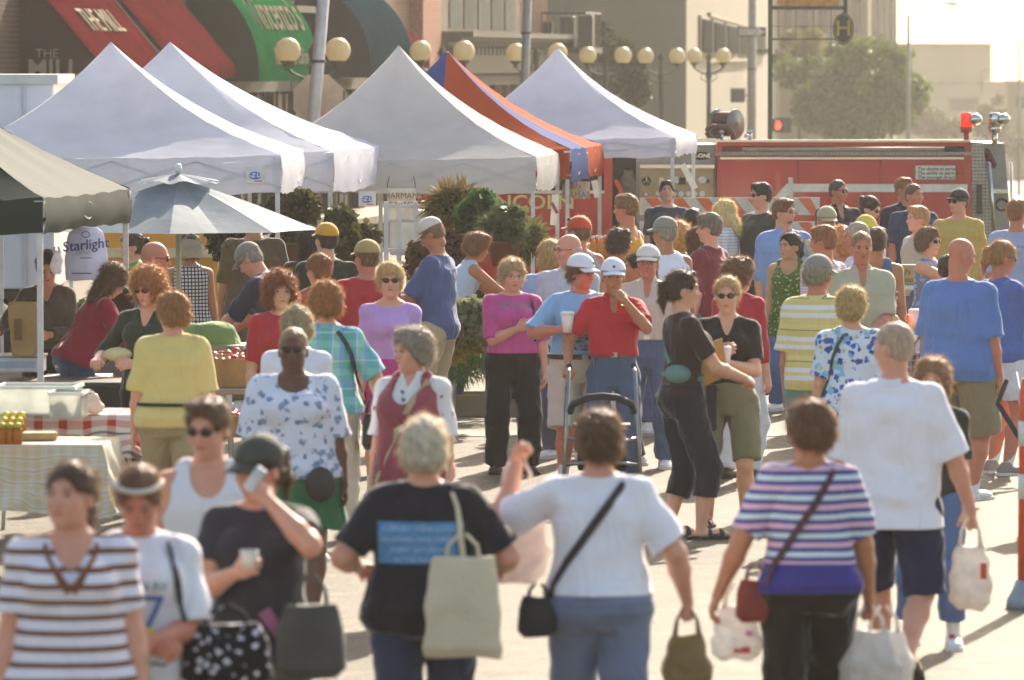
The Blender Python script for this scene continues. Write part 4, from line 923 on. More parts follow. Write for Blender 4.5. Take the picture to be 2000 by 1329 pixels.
# ================================================================ CANOPIES
steel = mat('white_steel', '#c9c9c6', .4, .2)
def canopy(label, px, s, ww, dep, dl, ez, pz, vh, cols, side_cols=None, legz=0, apex=(0, 0), lean=0, trans=.40, seed=0, scoop=.42, logo=None, nl=4, skew=0):
    """front right corner at px; ww wide, dep deep, back edge moved dl to the right"""
    c = at(px, s); t = thing('canopy_tent', (c.x, c.y, 0), label, 'canopy tent', 0, 'pop-up canopies over the market stalls')
    ctr = Vector((-ww/2+dl/2+apex[0], dep/2+apex[1], pz)); cor = [Vector((-ww, skew, ez)), Vector((0, 0, ez)), Vector((dl, dep, ez)), Vector((-ww+dl, dep+skew, ez))]
    ms = [mat('canopy_cloth', q, .85, var=.06, vscale=2.5, trans=trans, spec=.3 if seed == 1 else .08, bump=.25, bscale=5) for q in cols]
    V = []; Fc = []; mi = []; nr, na = 14, 16; rs = np.random.RandomState(seed+3); ph = rs.rand(6)*6
    def pt(k, u, v):          # v 0 at peak, 1 at edge
        e = cor[k].lerp(cor[(k+1) % 4], u); b = ctr.lerp(e, v); t_ = 1-v; b.z = ez+(pz-ez)*((1-scoop)*t_+scoop*t_**2.6)
        edge = abs(u-.5)*2; b.z -= (.05 if k % 2 == 0 else .008)*math.sin(math.pi*v)*(1-edge**2)
        b.z += .010*math.sin(19*u+6*v+ph[k])*v*(1-v)*3+.007*math.sin(31*u*v+9*v+ph[k])*v; b.z -= (.03 if k % 2 == 0 else .01)*(1-edge**2)*v**6; return b
    for k in range(4):
        n0 = len(V)
        for i in range(na+1):
            for j in range(nr+1): V.append(pt(k, i/na, j/nr))
        for i in range(na):
            for j in range(nr): Fc.append((n0+i*(nr+1)+j, n0+(i+1)*(nr+1)+j, n0+(i+1)*(nr+1)+j+1, n0+i*(nr+1)+j+1)); mi.append((k*2+(i >= na//2)) % len(cols) if len(cols) > 1 else 0)
    roof = mk('roof', V, Fc, ms, t)
    roof.data.polygons.foreach_set('material_index', mi)
    V = []; Fc = []; mi = []; nz = 5
    for k in range(4):
        n0 = len(V); dr = (cor[(k+1) % 4]-cor[k]).normalized(); nrm = Vector((dr.y, -dr.x, 0))
        for i in range(na*2+1):
            u = i/(na*2); e = pt(k, u, 1)
            for j in range(nz+1):
                f_ = j/nz; wv = .010*math.sin(u*13+ph[k]+f_*2)*f_*math.sin(math.pi*u)+.004*math.sin(u*29+f_*7+ph[(k+1) % 4])*f_*math.sin(math.pi*u); V.append(e+nrm*(wv+.02*math.sin(f_*3.1))+Vector((0, 0, -vh*f_*(1-.08*math.sin(u*3.14+ph[k])**2))))
        for i in range(na*2):
            for j in range(nz): Fc.append((n0+i*(nz+1)+j, n0+(i+1)*(nz+1)+j, n0+(i+1)*(nz+1)+j+1, n0+i*(nz+1)+j+1)); mi.append((k*2+(i >= na)) % len(cols) if len(cols) > 1 else 0)
    va = mk('valance', V, Fc, ms, t); va.data.polygons.foreach_set('material_index', mi)
    for k in range(4):
        b = cor[k]; inn = (ctr-b); inn.z = 0; inn.normalize(); f = MB(); q = b+inn*.04
        f.box((q.x, q.y, ez*.5+.35), (.042, .042, ez-.75)); f.box((q.x+lean*.5, q.y, .36), (.034, .034, .72)); f.box((q.x+lean*.5, q.y, .012), (.10, .10, .02)); f.box((q.x, q.y, ez-.08), (.075, .075, .12)); f.build('leg', steel, t)
    f = MB()
    for k in range(4):
        a, b = cor[k], cor[(k+1) % 4]; n = 4
        for i in range(n):
            p0 = a.lerp(b, i/n); p1 = a.lerp(b, (i+1)/n); zl = ez-max(vh-.07, .14); z0, z1 = (ez-.06, zl) if i % 2 == 0 else (zl, ez-.06)
            f.tube([(p0.x, p0.y, z0), (p1.x, p1.y, z1)], .012, 5); f.tube([(p0.x, p0.y, z1), (p1.x, p1.y, z0)], .012, 5)
        f.tube([(a.x, a.y, ez-.1), (ctr.x, ctr.y, ez+.25)], .014, 5)
    f.tube([(ctr.x, ctr.y, ez-.1), (ctr.x, ctr.y, pz-.01)], .02, 6); f.build('truss', steel, t)
    if logo:
        for lx, lz in logo:
            o = MB().box((lx, -.035, lz), (.17, .008, .15)).build('logo_patch', mat('patch', '#dcdcd6', .7), t)
            o2 = MB().ball((lx, -.040, lz-.005), (.062, .004, .036), 14).build('logo_oval', mat('logo_blue', '#4a6cb5', .6), o)
            textmesh('E-Z UP', .052, mat('logo_white', '#e8e8ee', .6), o2, FACE((lx, -.047, lz-.005)), 'logo_letters', shear=.2, bold=.002); MB().box((lx+.03, -.040, lz-.055), (.07, .004, .012)).build('logo_strip', mat('logo_red', '#c26a5a', .6), o)
    return t
W_ = '#e6e7f0'
canopy('dark green canopy at left edge with sunlit side', 84, 272, 3.0, 3.0, .42, 2.10, 3.25, .26, ['#1d2f27'], trans=.06, lean=.13, seed=1, scoop=.35)
canopy('largest white peaked canopy in the left foreground', 548, 210, 3.14, 3.0, .10, 2.205, 3.26, .37, [W_], seed=2, logo=[(-.235, 2.02)], apex=(-.16, 0))
canopy('second white canopy just behind the largest one', 650, 198, 3.3, 3.6, .42, 2.19, 3.27, .42, [W_], seed=3, apex=(-.27, 0), logo=[(.34, 1.72)])
canopy('cream-white tall canopy in the middle of the row', 1046, 188, 3.0, 3.0, .28, 2.08, 3.24, .37, ['#d6d3d0'], seed=4, apex=(-.09, 0))
canopy('orange and blue panelled canopy', 1113, 179.5, 3.0, 3.0, .40, 2.12, 3.19, .36, ['#3f5698', '#c4522e'], seed=5, trans=.3, apex=(-.05, 0))
canopy('small white canopy nearest the fire engine', 1318, 171, 2.75, 2.8, .33, 2.21, 3.23, .23, [W_], seed=6, apex=(-.12, 0))
c = at(800, 183); t = thing('tarp_shelter', (c.x, c.y, 0), 'grey flat-topped tarp shelter between the white and cream canopies', 'tarp shelter')
def fn(u, v):
    a = v*2.2; x = -1.0*(1-u); z = 2.38-.03*math.sin(u*3); 
    if v < .5: return (x+.02*v, 1.6-3.2*v, z-.06*math.sin(u*3.1)*math.sin(v*6.3))
    f_ = (v-.5)*2; return (x+.05*math.sin(f_*2.6)*u, -.05*math.sin(f_*3)+.03*math.sin(u*14)*f_, z-.72*f_*(1-.12*u))
g = MB(); g.grid(fn, 24, 20); g.build('tarp', mat('grey_tarp', '#98958a', .7, trans=.3, bump=.4, bscale=6, var=.12), t, True)
def fn2(u, v): return (.03+.10*math.sin(v*2.5)*math.sin(u*3.1), 1.6*u, 2.36-.78*v+.03*math.sin(u*9))
g = MB(); g.grid(fn2, 14, 12); g.build('side_flap', mat('cream_tarp', '#b5ad94', .7, trans=.35, bump=.4, bscale=6), t, True)
f = MB()
for x, y in ((0, 0), (-1, 0), (0, 1.6), (-1, 1.6)): f.tube([(x-.02, y, 0), (x-.02, y, 2.40)], .018, 6)
f.build('frame', steel, t)
# umbrella
c = at(348, 240); t = thing('market_umbrella', (c.x, c.y, 0), 'blue-grey market umbrella with white finial over the stall', 'umbrella')
um = mat('umbrella_cloth', '#8496a3', .7, var=.08, trans=.42, sheen=.15, bump=.25, bscale=7); R0, zr, zt = 1.14, 1.71, 2.12
def upt(a, v, R_=R0, z0=zr, z1=zt, sag=.05):
    seg = 2*math.pi/8; k = math.floor(a/seg); f_ = a/seg-k; A0 = Vector((math.cos(k*seg), math.sin(k*seg), 0)); A1 = Vector((math.cos((k+1)*seg), math.sin((k+1)*seg), 0)); d_ = A0.lerp(A1, f_)
    mid = 1-abs(f_-.5)*2; r = R_*v*(1-.05*mid*v); return (d_.x*r, d_.y*r, z1+(z0-z1)*(v**1.15)-sag*math.sin(math.pi*v)*mid*.6)
g = MB(); g.grid(lambda u, v: upt((u*.99999)*2*math.pi+R(4)*0, .06+v*.94), 64, 12); g.build('canopy', um, t)
g = MB(); g.grid(lambda u, v: upt((u*.99999)*2*math.pi, v, .34, zt-.02+.015*math.sin(u*50), zt+.045, 0), 64, 5); g.build('vent', um, t, True)
MB().ball((0, 0, zt+.085), (.035, .035, .045), 12).build('finial', mat('white_ball', '#dcdcd8', .4), t, True)
MB().tube([(0, 0, 0), (0, 0, zt+.04)], .022, 10).build('pole', mat('pale_pole', '#b5a88e', .5), t, True); f = MB()
for k in range(8): a = k*math.pi/4; f.tube([(0, 0, zt-.03), (R0*.98*math.cos(a), R0*.98*math.sin(a), zr+.0)], .008, 5)
f.build('ribs', steel, t); MB().lathe((0, 0, 0), [(0, 0), (.25, 0), (.24, .05), (.05, .08), (.04, .25), (0, .25)], 18).build('base', mat('base_grey', '#55565a', .6), t, True)

# ================================================================ LAMPS, POLES, SIGNS
iron = mat('lamp_iron', '#3c3d35', .6)
def lamp(px, s, hw, lab, gz):
    p = at(px, s); g0 = dz(p.y); t = thing('street_lamp', (p.x, p.y, g0), lab, 'street lamp', 0, 'twin-globe street lamps along the kerb'); z = gz-g0
    MB().lathe((0, 0, 0), [(0, 0), (.20, 0), (.20, .3), (.11, .5), (.07, .9), (.055, z-.6), (.09, z-.5), (.06, z-.4), (.05, z-.1), (.09, z-.02), (.03, z+.08), (0, z+.14)], 12).build('post', iron, t, True)
    for e in (-1, 1):
        a = MB().tube([(0, 0, z-.42), (e*hw*.35, 0, z-.44), (e*hw*.8, 0, z-.36), (e*hw, 0, z-.28)], .026, 7); a.lathe((e*hw, 0, z-.28), [(0, -.04), (.05, -.02), (.045, .04), (.11, .09), (.12, .12), (0, .12)], 12); a.tube([(e*hw*.45, 0, z-.44), (e*hw*.6, 0, z-.56), (e*hw*.3, 0, z-.62), (0, 0, z-.7)], .014, 5)
        ar = a.build('arm', iron, t, True); MB().ball((e*hw, 0, z), .20, 22).build('globe', mat('opal_glass', '#ddd2ae', .35, var=.04, vscale=3, trans=.45), t, True)
for px, s, hw, lab, gy in ((611.5, 125, .39, 'twin-globe lamp astride the leaning white pole', 99), (864, 106, .40, 'twin-globe lamp above the cream canopy peak', 101), (1048, 95, .43, 'twin-globe lamp half hidden by the grey pole', 104),
    (1182, 86, .40, 'twin-globe lamp in front of the dark small tree', 109), (1291.5, 80, .385, 'twin-globe lamp second from the right of the row', 110.5), (1384, 76.5, .37, 'twin-globe lamp farthest right, by the hose reel', 110)): lamp(px, s, hw, lab, zat(gy, s))
def pole(px0, px1, y0, y1, s, r, lab, c='#b9bbb8', nm='utility_pole', r2=None):
    p = at(px1, s); g0 = dz(p.y); zt_ = zat(y0, s); zb = zat(y1, s); k = (px0-px1)/s/(zt_-zb); t = thing(nm, (p.x-k*(zb-g0), p.y, g0), lab, 'pole')
    top = zt_+1.5; MB().tube([(0, 0, 0), (k*(top-g0), 0, top-g0)], [r, r2 or r*.85], 14).build('shaft', mat('pole_paint', c, .45, .2), t, True)
    f = MB(); zc = (zb+zt_)/2-g0; f.tube([(k*zc, 0, zc-.02), (k*zc, 0, zc+.02)], r*1.12, 14); f.build('band', iron, t); MB().lathe((0, 0, 0), [(0, 0), (r*1.8, 0), (r*1.7, .1), (r*1.1, .16), (0, .16)], 14).build('base', iron, t, True); return t
pole(632, 612, 0, 240, 137, .10, 'leaning white pole behind the canopies, carrying the octagon sign', '#c4c6c4')
pole(1030, 1026, 0, 130, 108, .085, 'plain grey pole above the gap between cream and white canopies', '#8f938c')
pole(1469, 1467, 0, 270, 62, .15, 'thick grey signal pole carrying the one way sign', '#8f9088')
p = at(622, 136.4); t = thing('stop_sign', (p.x, p.y-.02, zat(195, 137)), 'octagonal sign seen from its pale unpainted back', 'road sign')
MB().prism([(.385*math.cos(R(22.5+45*k)), 0, .385*math.sin(R(22.5+45*k))) for k in range(8)], (0, 0, 0), (0, .012, 0)).build('plate', mat('sign_back', '#bda895', .6, .2), t); MB().box((0, -.012, 0), (.05, .02, .7)).build('bracket', steel, t)
p = at(1467, 62.4); t = thing('one_way_sign', (p.x, p.y-.2, zat(63, 62)), 'black one way sign with white arrow on the grey signal pole', 'road sign')
MB().box((0, 0, 0), (.90, .02, .28)).build('plate', mat('sign_black', '#2a2826', .5), t)
MB().prism([(x, -.016, z) for x, z in ((-.40, -.09), (.18, -.09), (.18, -.12), (.41, 0), (.18, .12), (.18, .09), (-.40, .09))], (0, 0, 0), (0, .004, 0)).build('arrow', mat('sign_white', '#d5d2c8', .5), t)
textmesh('ONE WAY', .13, mat('sign_black', '#2a2826', .5), t, FACE((-.09, -.022, -.005)), 'sign_letters')
def signal(px, py, s, lab, on=False):
    p = at(px, s); t = thing('pedestrian_signal', (p.x, p.y-.25, zat(py, s)), lab, 'signal'); MB().box((0, 0, 0), (.46, .22, .42)).build('housing', mat('signal_black', '#2e2c28', .5), t, bevel=.03)
    if on:
        MB().box((-.02, -.115, 0), (.24, .01, .34)).build('screen', mat('screen', '#1b1512', .4), t); g = MB(); g.box((-.02, -.125, -.06), (.11, .008, .13))
        for k in range(4): g.box((-.062+k*.028, -.125, .05+(.01 if k in (1, 2) else 0)), (.02, .008, .12))
        g.box((.055, -.125, -.02), (.03, .008, .10), ry=R(30)); g.build('hand_symbol', mat('red_light', '#ff3322', .5, emit=4, var=0), t)
    else: MB().box((0, .02, .22), (.48, .26, .03)).build('visor', mat('signal_black', '#2e2c28', .5), t)
    MB().tube([(.2, .1, 0), (.45, .25, 0)], .03, 6).build('bracket', iron, t)
signal(1440, 187, 62, 'black pedestrian signal box seen from behind on the grey pole'); signal(1519, 244, 62, 'pedestrian signal showing a lit red hand', True)
MB().box((.16, -.03, 0), (.5, .02, .5)).build('backplate', mat('signal_black', '#2e2c28', .5), bpy.data.objects['pedestrian_signal.001'])
o = MB().box((0, 0, 0), (.45, .02, .14)).build('street_sign', mat('street_green', '#2f6a4a', .5), None); q = at(1488, 61); o.location = (q.x, q.y, zat(100, 61)); tag(o, 'small green street name plate on the grey signal pole', 'road sign')
# green post with hanging signs
p = at(1503.5, 120); t = thing('sign_post', (p.x, p.y, dz(p.y)), 'dark green post with framed sign panels and hanging oval', 'sign post'); g0 = dz(p.y); gm = mat('green_iron', '#2c3a2c', .5); Z = lambda y: zat(y, 120)-g0; X = lambda x: (x-1503.5)/120
MB().box((0, 0, 2.6), (.07, .07, 5.2)).build('post', gm, t)
f = MB(); f.box((X(1575), 0, Z(16)), (X(1652), .05, .06)); f.box((X(1650), 0, Z(5)), (.06, .05, .35)); f.box((X(1570), 0, Z(77)), (X(1635), .03, .025)); f.box((X(1570), 0, Z(52)), (X(1640), .015, .01))
for k in range(4): f.box((X(1520+k*34), 0, Z(48)), (.012, .015, .48))
f.tube([(X(1648), 0, Z(18)), (X(1648), 0, Z(28))], .012, 6); f.build('frame', gm, t)
MB().box((X(1577), 0, Z(3)), (1.0, .03, .14)).build('banner_panel', mat('orange_banner', '#c98a3e', .6, var=.3, vscale=12), t)
ov = MB().lathe((X(1646), .0, Z(57)), [(0, -.02), (1, -.02), (1, .02), (0, .02)], 28, rx=R(90)); 
for i, v in enumerate(ov.v): ov.v[i] = (X(1646)+(v[0]-X(1646))*.17, v[1], Z(57)+(v[2]-Z(57))*.26)
ov = ov.build('oval_plate', mat('oval_dark', '#23302a', .4), t); textmesh('H', .36, mat('gold', '#a58a4a', .4, .3), ov, FACE((X(1646), -.03, Z(57))), 'letter', bold=.003)
f = MB(); f.tube([(X(1646)+.145*math.cos(R(a)), -.022, Z(57)+.235*math.sin(R(a))) for a in range(0, 360, 15)], .006, 5, closed=True); f.build('oval_rim', mat('gold', '#a58a4a', .4, .3), ov)
# cobra lamps
p = at(1773, 55); g0 = dz(p.y); t = thing('cobra_street_light', (p.x, p.y, g0), 'tall curved-arm street light against the white sky', 'street light'); Z = lambda y: zat(y, 55)-g0; X = lambda x: (x-1773)/55
MB().tube([(0, 0, 0), (0, 0, Z(30))], [.09, .06], 10).build('post', mat('pole_paint', '#8f9088', .45, .2), t, True); MB().tube([(0, 0, Z(36)), (X(1785), 0, Z(24)), (X(1810), 0, Z(10)), (X(1850), 0, Z(6))], .03, 8).build('arm', mat('pole_paint', '#8f9088', .45, .2), t, True); MB().ball((X(1860), 0, Z(8)), (.30, .12, .07), 12).build('lamp_head', mat('lamp_head', '#7f8078', .4), t, True)
p = at(1990, 45); g0 = dz(p.y); t = thing('cobra_street_light', (p.x, p.y, g0), 'farther thin street light with straight arm at right edge', 'street light'); Z = lambda y: zat(y, 45)-g0; X = lambda x: (x-1990)/45
MB().tube([(0, 0, 0), (0, 0, Z(75))], [.07, .05], 8).build('post', mat('pole_paint', '#8f9088', .45, .2), t, True); MB().tube([(0, 0, Z(130)), (X(1950), 0, Z(133)), (X(1916), 0, Z(140)), (X(1915), 0, Z(180))], .03, 6).build('arm', mat('pole_paint', '#8f9088', .45, .2), t, True)

# ================================================================ FIRE ENGINE
S = 162.0; p = at(1000, S); ft = thing('fire_engine', (p.x, p.y, 0), 'red fire engine with white stripe parked across the street', 'fire engine')
X = lambda x: (x-1000)/S; Z = lambda y: zat(y, S)
red = mat('engine_red', '#b0140b', .35, var=.05, vscale=1.5, coat=.5); dred = mat('engine_dark_red', '#7e2018', .4); chrome = mat('chrome', '#c9c9c4', .18, 1, var=.05); wht = mat('engine_white', '#d6cfc0', .4); grey = mat('engine_grey', '#8d8a80', .5, .3); blk_ = mat('engine_black', '#1e1c1b', .5); tanp = mat('panel_tan', '#9a8868', .4, .3)
def tread():
    m, nt, b = newmat('tread_plate'); L = nt.links.new; tc = N(nt, 'ShaderNodeTexCoord'); sp = N(nt, 'ShaderNodeSeparateXYZ'); L(tc.outputs['Object'], sp.inputs[0])
    u = math_(nt, 'SINE', math_(nt, 'MULTIPLY', math_(nt, 'ADD', sp.outputs[0], sp.outputs[2]), 75)); v = math_(nt, 'SINE', math_(nt, 'MULTIPLY', math_(nt, 'SUBTRACT', sp.outputs[0], sp.outputs[2]), 75)); h = math_(nt, 'MULTIPLY', u, v)
    bp = N(nt, 'ShaderNodeBump', i_Strength=.9, i_Distance=.01); L(h, bp.inputs['Height']); L(bp.outputs[0], b.inputs['Normal']); b.inputs['Metallic'].default_value = .8; b.inputs['Roughness'].default_value = .35; b.inputs['Base Color'].default_value = c4('#b3a894'); return m
trd = tread()
def bx(x0, y0, x1, y1, ya, yb): return ((X(x0)+X(x1))/2, (ya+yb)/2, (Z(y0)+Z(y1))/2), (X(x1)-X(x0), yb-ya, Z(y0)-Z(y1))
o = MB(); o.box(*bx(1400, 303, 1897, 545, .0, 2.3)); o.box(*bx(1400, 277, 1897, 286, .0, .12)); o.box(*bx(1400, 277, 1411, 303, .002, .12)); o.box(*bx(1884, 277, 1897, 303, .002, .12)); body = o.build('body', red, ft, bevel=.006)
o = MB(); o.box(*bx(1410, 286, 1885, 303, .10, 2.2)); o.build('hose_bed', dred, body)
o = MB(); o.tube([(X(1450), .05, Z(292)), (X(1880), .05, Z(292))], .03, 10); o.build('pike_pole', mat('pole_tube', '#a89a84', .5), body, True); MB().tube([(X(1845), .05, Z(292)), (X(1882), .05, Z(292))], .042, 10).build('pole_clamp', blk_, body, True)
MB().box(*bx(1398, 297, 1897, 303, -.03, .05)).build('tread_strip', trd, body); MB().box(*bx(1406, 307, 1882, 311.5, -.045, -.0)).build('chrome_strip', chrome, body)
MB().box(*bx(1398, 273, 1895, 277.5, -.02, .2)).build('top_rail', chrome, body)
for a, b_ in ((1406, 1557), (1559.5, 1718), (1721, 1882)):
    d_ = MB().box(*bx(a, 313, b_, 470, -.02, -.001)).build('compartment_door', red, body, bevel=.005); MB().box(*bx((a+b_)/2-6, 440, (a+b_)/2+6, 448, -.05, -.02)).build('handle', chrome, d_)
o = MB(); o.prism([(X(x), -.026, Z(y)) for x, y in ((1536, 359), (1889, 360), (1889, 375), (1545, 375), (1513, 410), (1490, 410))], (0, 0, 0), (0, .003, 0)); o.build('stripe', wht, body)
MB().box(*bx(1400, 440, 1897, 500, -.03, -.021)).build('lower_stripe', mat('engine_cream', '#b5ad9b', .5), body)
pl = MB().box(*bx(1786, 322, 1867, 352, -.034, -.022)).build('plaque', mat('plaque_white', '#d5cdbb', .5), body)
f = MB()
for a in (bx(1786, 322, 1867, 323.2, -.038, -.034), bx(1786, 350.8, 1867, 352, -.038, -.034), bx(1786, 323.3, 1787.2, 350.7, -.038, -.034), bx(1865.8, 323.3, 1867, 350.7, -.038, -.034)): f.box(*a)
f.build('plaque_border', blk_, pl)
for k, tx in enumerate(('The desire to serve...', 'The ability to perform...', 'The courage to act...')): textmesh(tx, .058, blk_, pl, FACE((X(1791), -.037, Z(330+k*8.2))), 'plaque_letters', depth=.001, shear=.25, align='LEFT', bold=.0008)
# rear
MB().prism([(X(x), .0, Z(y)) for x, y in ((1898, 278), (1920, 279), (1934, 400), (1940, 545), (1898, 545))], (0, 0, 0), (0, .08, 0)).build('rear_tread_panel', trd, ft)
MB().prism([(X(x), .12, Z(y)) for x, y in ((1915, 281), (1963, 280), (1973, 400), (1976, 545), (1915, 545))], (0, 0, 0), (0, 2.1, 0)).build('rear_body', grey, ft)
o = MB(); o.tube([(X(1931), -.08, Z(318)), (X(1944), -.08, Z(470))], .018, 8); o.tube([(X(1931), -.08, Z(318)), (X(1928), .1, Z(318))], .018, 8); o.tube([(X(1978), .3, Z(318)), (X(1983), .3, Z(470))], .018, 8); o.build('grab_rail', chrome, ft, True)
MB().box(*bx(1907, 360, 1917, 418, -.05, .0)).build('flashlight', blk_, ft, bevel=.02); MB().box(*bx(1935, 370, 1970, 378, .05, .12)).build('rear_ledge', chrome, ft)
g = MB().tube([(X(1958)+.07*math.cos(R(a)), .09, Z(400)+.07*math.sin(R(a))) for a in range(0, 360, 24)], .014, 6, closed=True); g.build('hose_cap', blk_, ft)
o = MB(); 
for k in range(5): o.ball((X(1928+k*3), .1, Z(298+k*6)), .05, 8)
o.build('packed_hose', mat('hose_red', '#5a2a26', .7), ft, True); MB().box((X(1945), 1.0, .55), (.55, 2.3, .12)).build('tail_step', trd, ft)
for k, (px, y0, y1, c) in enumerate(((1888, 222, 278, 1), (1943, 224, 285, 0))):
    b_ = MB(); b_.tube([(X(px), .05, Z(y1)), (X(px), .05, Z(258))], .035, 10); b_.lathe((X(px), .05, Z(259)), [(0, 0), (.07, 0), (.08, .06), (.06, .09), (0, .09)], 16); bb = b_.build('light_mast', red if c else chrome, ft, True)
    MB().lathe((X(px), .05, Z(246)), [(0, -.02), (.075, -.02), (.068, .14), (.05, .16), (0, .16)], 18).build('beacon', mat('beacon_red', '#e02a18', .2, emit=.5, var=0) if c else chrome, bb, True); MB().ball((X(px)+.10, .02, Z(233)), (.085, .08, .07), 14).build('work_light', chrome, bb, True)
# pump panel and reel
MB().box(*bx(1243, 283, 1399, 545, .15, 2.2)).build('pump_house', grey, ft); o = MB().box(*bx(1250, 330, 1394, 400, .10, .15)).build('gauge_panel', tanp, ft); MB().box(*bx(1250, 322, 1396, 329, .06, .16)).build('panel_rail', chrome, ft); MB().box(*bx(1320, 270, 1400, 279, .0, .15)).build('pipe_rail', chrome, ft)
rs = np.random.RandomState(4)
for k, (gx, gy, r) in enumerate([(1263, 354, .055), (1300, 356, .022), (1322, 352, .05), (1338, 353, .04), (1372, 352, .05), (1383, 354, .035), (1262, 380, .03), (1286, 378, .035), (1304, 381, .04), (1318, 379, .04), (1331, 379, .04), (1345, 379, .04), (1358, 379, .04), (1372, 379, .04), (1280, 392, .03)]):
    q = MB().lathe((X(gx), .10, Z(gy)), [(0, 0), (r, 0), (r, .02), (r*.82, .024), (r*.80, .012), (0, .012)], 16, rx=R(90)).build('gauge', chrome if k % 3 else blk_, o, True); MB().lathe((X(gx), .086, Z(gy)), [(0, 0), (r*.8, 0), (r*.8, .003), (0, .003)], 14, rx=R(90)).build('dial', mat('dial', '#cfc8b8' if k not in (0, 5) else '#2a2826', .4), q)
o2 = MB(); 
for v in range(3): a = R(90+120*v); o2.tube([(X(1263), .07, Z(354)), (X(1263)+.05*math.cos(a), .07, Z(354)+.05*math.sin(a))], .008, 6)
o2.build('valve_handle', chrome, o); MB().box(*bx(1326, 347, 1340, 361, .07, .1)).build('control_box', blk_, o)
b_ = MB().ball((X(1372), .15, Z(305)), (.115, .02, .05), 20).build('maker_badge', blk_, ft, True); textmesh('E-ONE', .07, chrome, b_, FACE((X(1372), .128, Z(305))), 'badge_letters', bold=.002)
rl = MB(); 
for e, px in ((0, 1396), (1, 1440)): rl.lathe((X(px), .35, Z(243)), [(.02, 0), (.17, 0), (.18, .015), (.18, .03), (.02, .03)], 24, ry=R(90))
reel = rl.build('hose_reel', mat('reel_grey', '#77746c', .4, .5), ft, True); rl = MB()
for k in range(7): rl.tube([(X(1402+k*5.5), .35+.135*math.cos(R(a)), Z(243)+.135*math.sin(R(a))) for a in range(0, 360, 20)], .019, 7, closed=True)
rl.build('coiled_hose', mat('hose_brown', '#5c3834', .6), reel, True); rl = MB(); rl.tube([(X(1395)+.09*math.cos(R(a)), .1, Z(258)+.07*math.sin(R(a))) for a in range(0, 360, 24)], .028, 7, closed=True); rl.tube([(X(1400), .1, Z(248)), (X(1420), .1, Z(248)), (X(1432), .1, Z(262)), (X(1433), .1, Z(275))], .035, 8); rl.build('intake_pipe', mat('hose_brown', '#5c3834', .6), ft, True)
for q_ in (reel, reel.children[0]): q_.data.transform(Matrix.Translation((X(1418), .35, Z(243))) @ Matrix.Rotation(R(-38), 4, 'Z') @ Matrix.Translation((-X(1418), -.35, -Z(243))))
for px in (1410, 1343, 1466): v = MB(); v.tube([(X(px), .1, Z(274)), (X(px), .1, Z(258))], .022, 8); v.box((X(px), .1, Z(257)), (.07, .04, .03)); v.tube([(X(px)-.07, .1, Z(266)), (X(px), .1, Z(266))], .02, 8); v.build('valve', chrome, ft, True)
# cab
o = MB(); o.box(*bx(812, 372, 1196, 545, .0, 2.35)); o.box(*bx(812, 250, 1196, 290, .0, 2.35)); o.box(*bx(812, 290, 830, 372, .0, 2.35)); o.box(*bx(1000, 290, 1030, 372, .0, 2.35)); o.box(*bx(1180, 290, 1196, 372, .0, 2.35)); cab = o.build('cab', red, ft); MB().box(*bx(818, 288, 1190, 374, .06, 2.3)).build('cab_glass', gla, cab)
MB().box(*bx(812, 372, 1180, 378, -.03, 0)).build('cab_stripe', wht, cab); textmesh('LINCOLN', .235, mat('gold_leaf', '#d8c888', .5), cab, FACE((X(1028), -.012, Z(396))), 'cab_letters', bold=.004, sx=1.15, depth=.006)
MB().box(*bx(1197, 270, 1242, 545, .4, 2.1)).build('jump_gap', blk_, ft); MB().box(*bx(812, 500, 1240, 545, .3, 2.0)).build('chassis', blk_, ft)
cm_ = Fld(); cm_.loft(A(X(1228), .22, 0), np.eye(3), [(Z(460), .16, .10, 0), (Z(400), .14, .09, 0), (Z(355), .11, .08, 0), (Z(332), .05, .05, 0)], k=.02); cm_.disp(wr(5, .012)); o = mk('turnout_coat', *cm_.mesh(.014), mat('coat_khaki', '#6a6450', .8), None); o.location = (p.x, p.y, 0); tag(o, 'khaki firefighter coat hanging between cab and pump panel', 'coat')
MB().box((X(1215), .08, Z(378)), (.05, .02, .36), ry=R(-25)).build('sleeve_band', mat('coat_orange', '#d04a32', .6), o)
for px in (960, 1600, 1790): 
    for yy in (.02, 1.95): w_ = MB().lathe((X(px), yy+.13, .48), [(.2, -.13), (.46, -.13), (.50, -.09), (.50, .09), (.46, .13), (.2, .13)], 28, rx=R(90)).build('wheel', mat('tyre', '#1c1b1a', .8), ft, True); MB().lathe((X(px), yy+.12, .48), [(0, -.10), (.2, -.10), (.27, -.13), (.27, .13), (0, .1)], 20, rx=R(90)).build('rim', chrome, w_, True)
# barricade
p = at(1425, 166); t = thing('barricade', (p.x, p.y, 0), 'long orange and white striped road barricade before the engine', 'barricade'); wb = mat('barricade_white', '#cfc9bb', .5); ob = mat('barricade_orange', '#d9683a', .5)
for k, (z, h) in enumerate(((zat(403, 166), .205), (zat(450, 166), .205), (zat(497, 166), .205))):
    b_ = MB().box((0, 0, z), (2.12, .03, h)).build('board', wb, t)
    for i in range(7):
        x = -1.0+i*.30; pts = [(x, z+h/2-.004), (x+.15, z+h/2-.004), (x+.15+.16, z-h/2+.004), (x+.16, z-h/2+.004)]; pts = [(min(q, 1.055), zz) for q, zz in pts]
        MB().prism([(q, -.0185, zz) for q, zz in pts], (0, 0, 0), (0, .003, 0)).build('stripe', ob, b_)
f = MB(); 
for e in (-.8, .72): f.box((e, .05, .85), (.05, .05, 1.7)); f.box((e, .05, .04), (.05, 1.3, .06))
f.build('frame', wb, t)
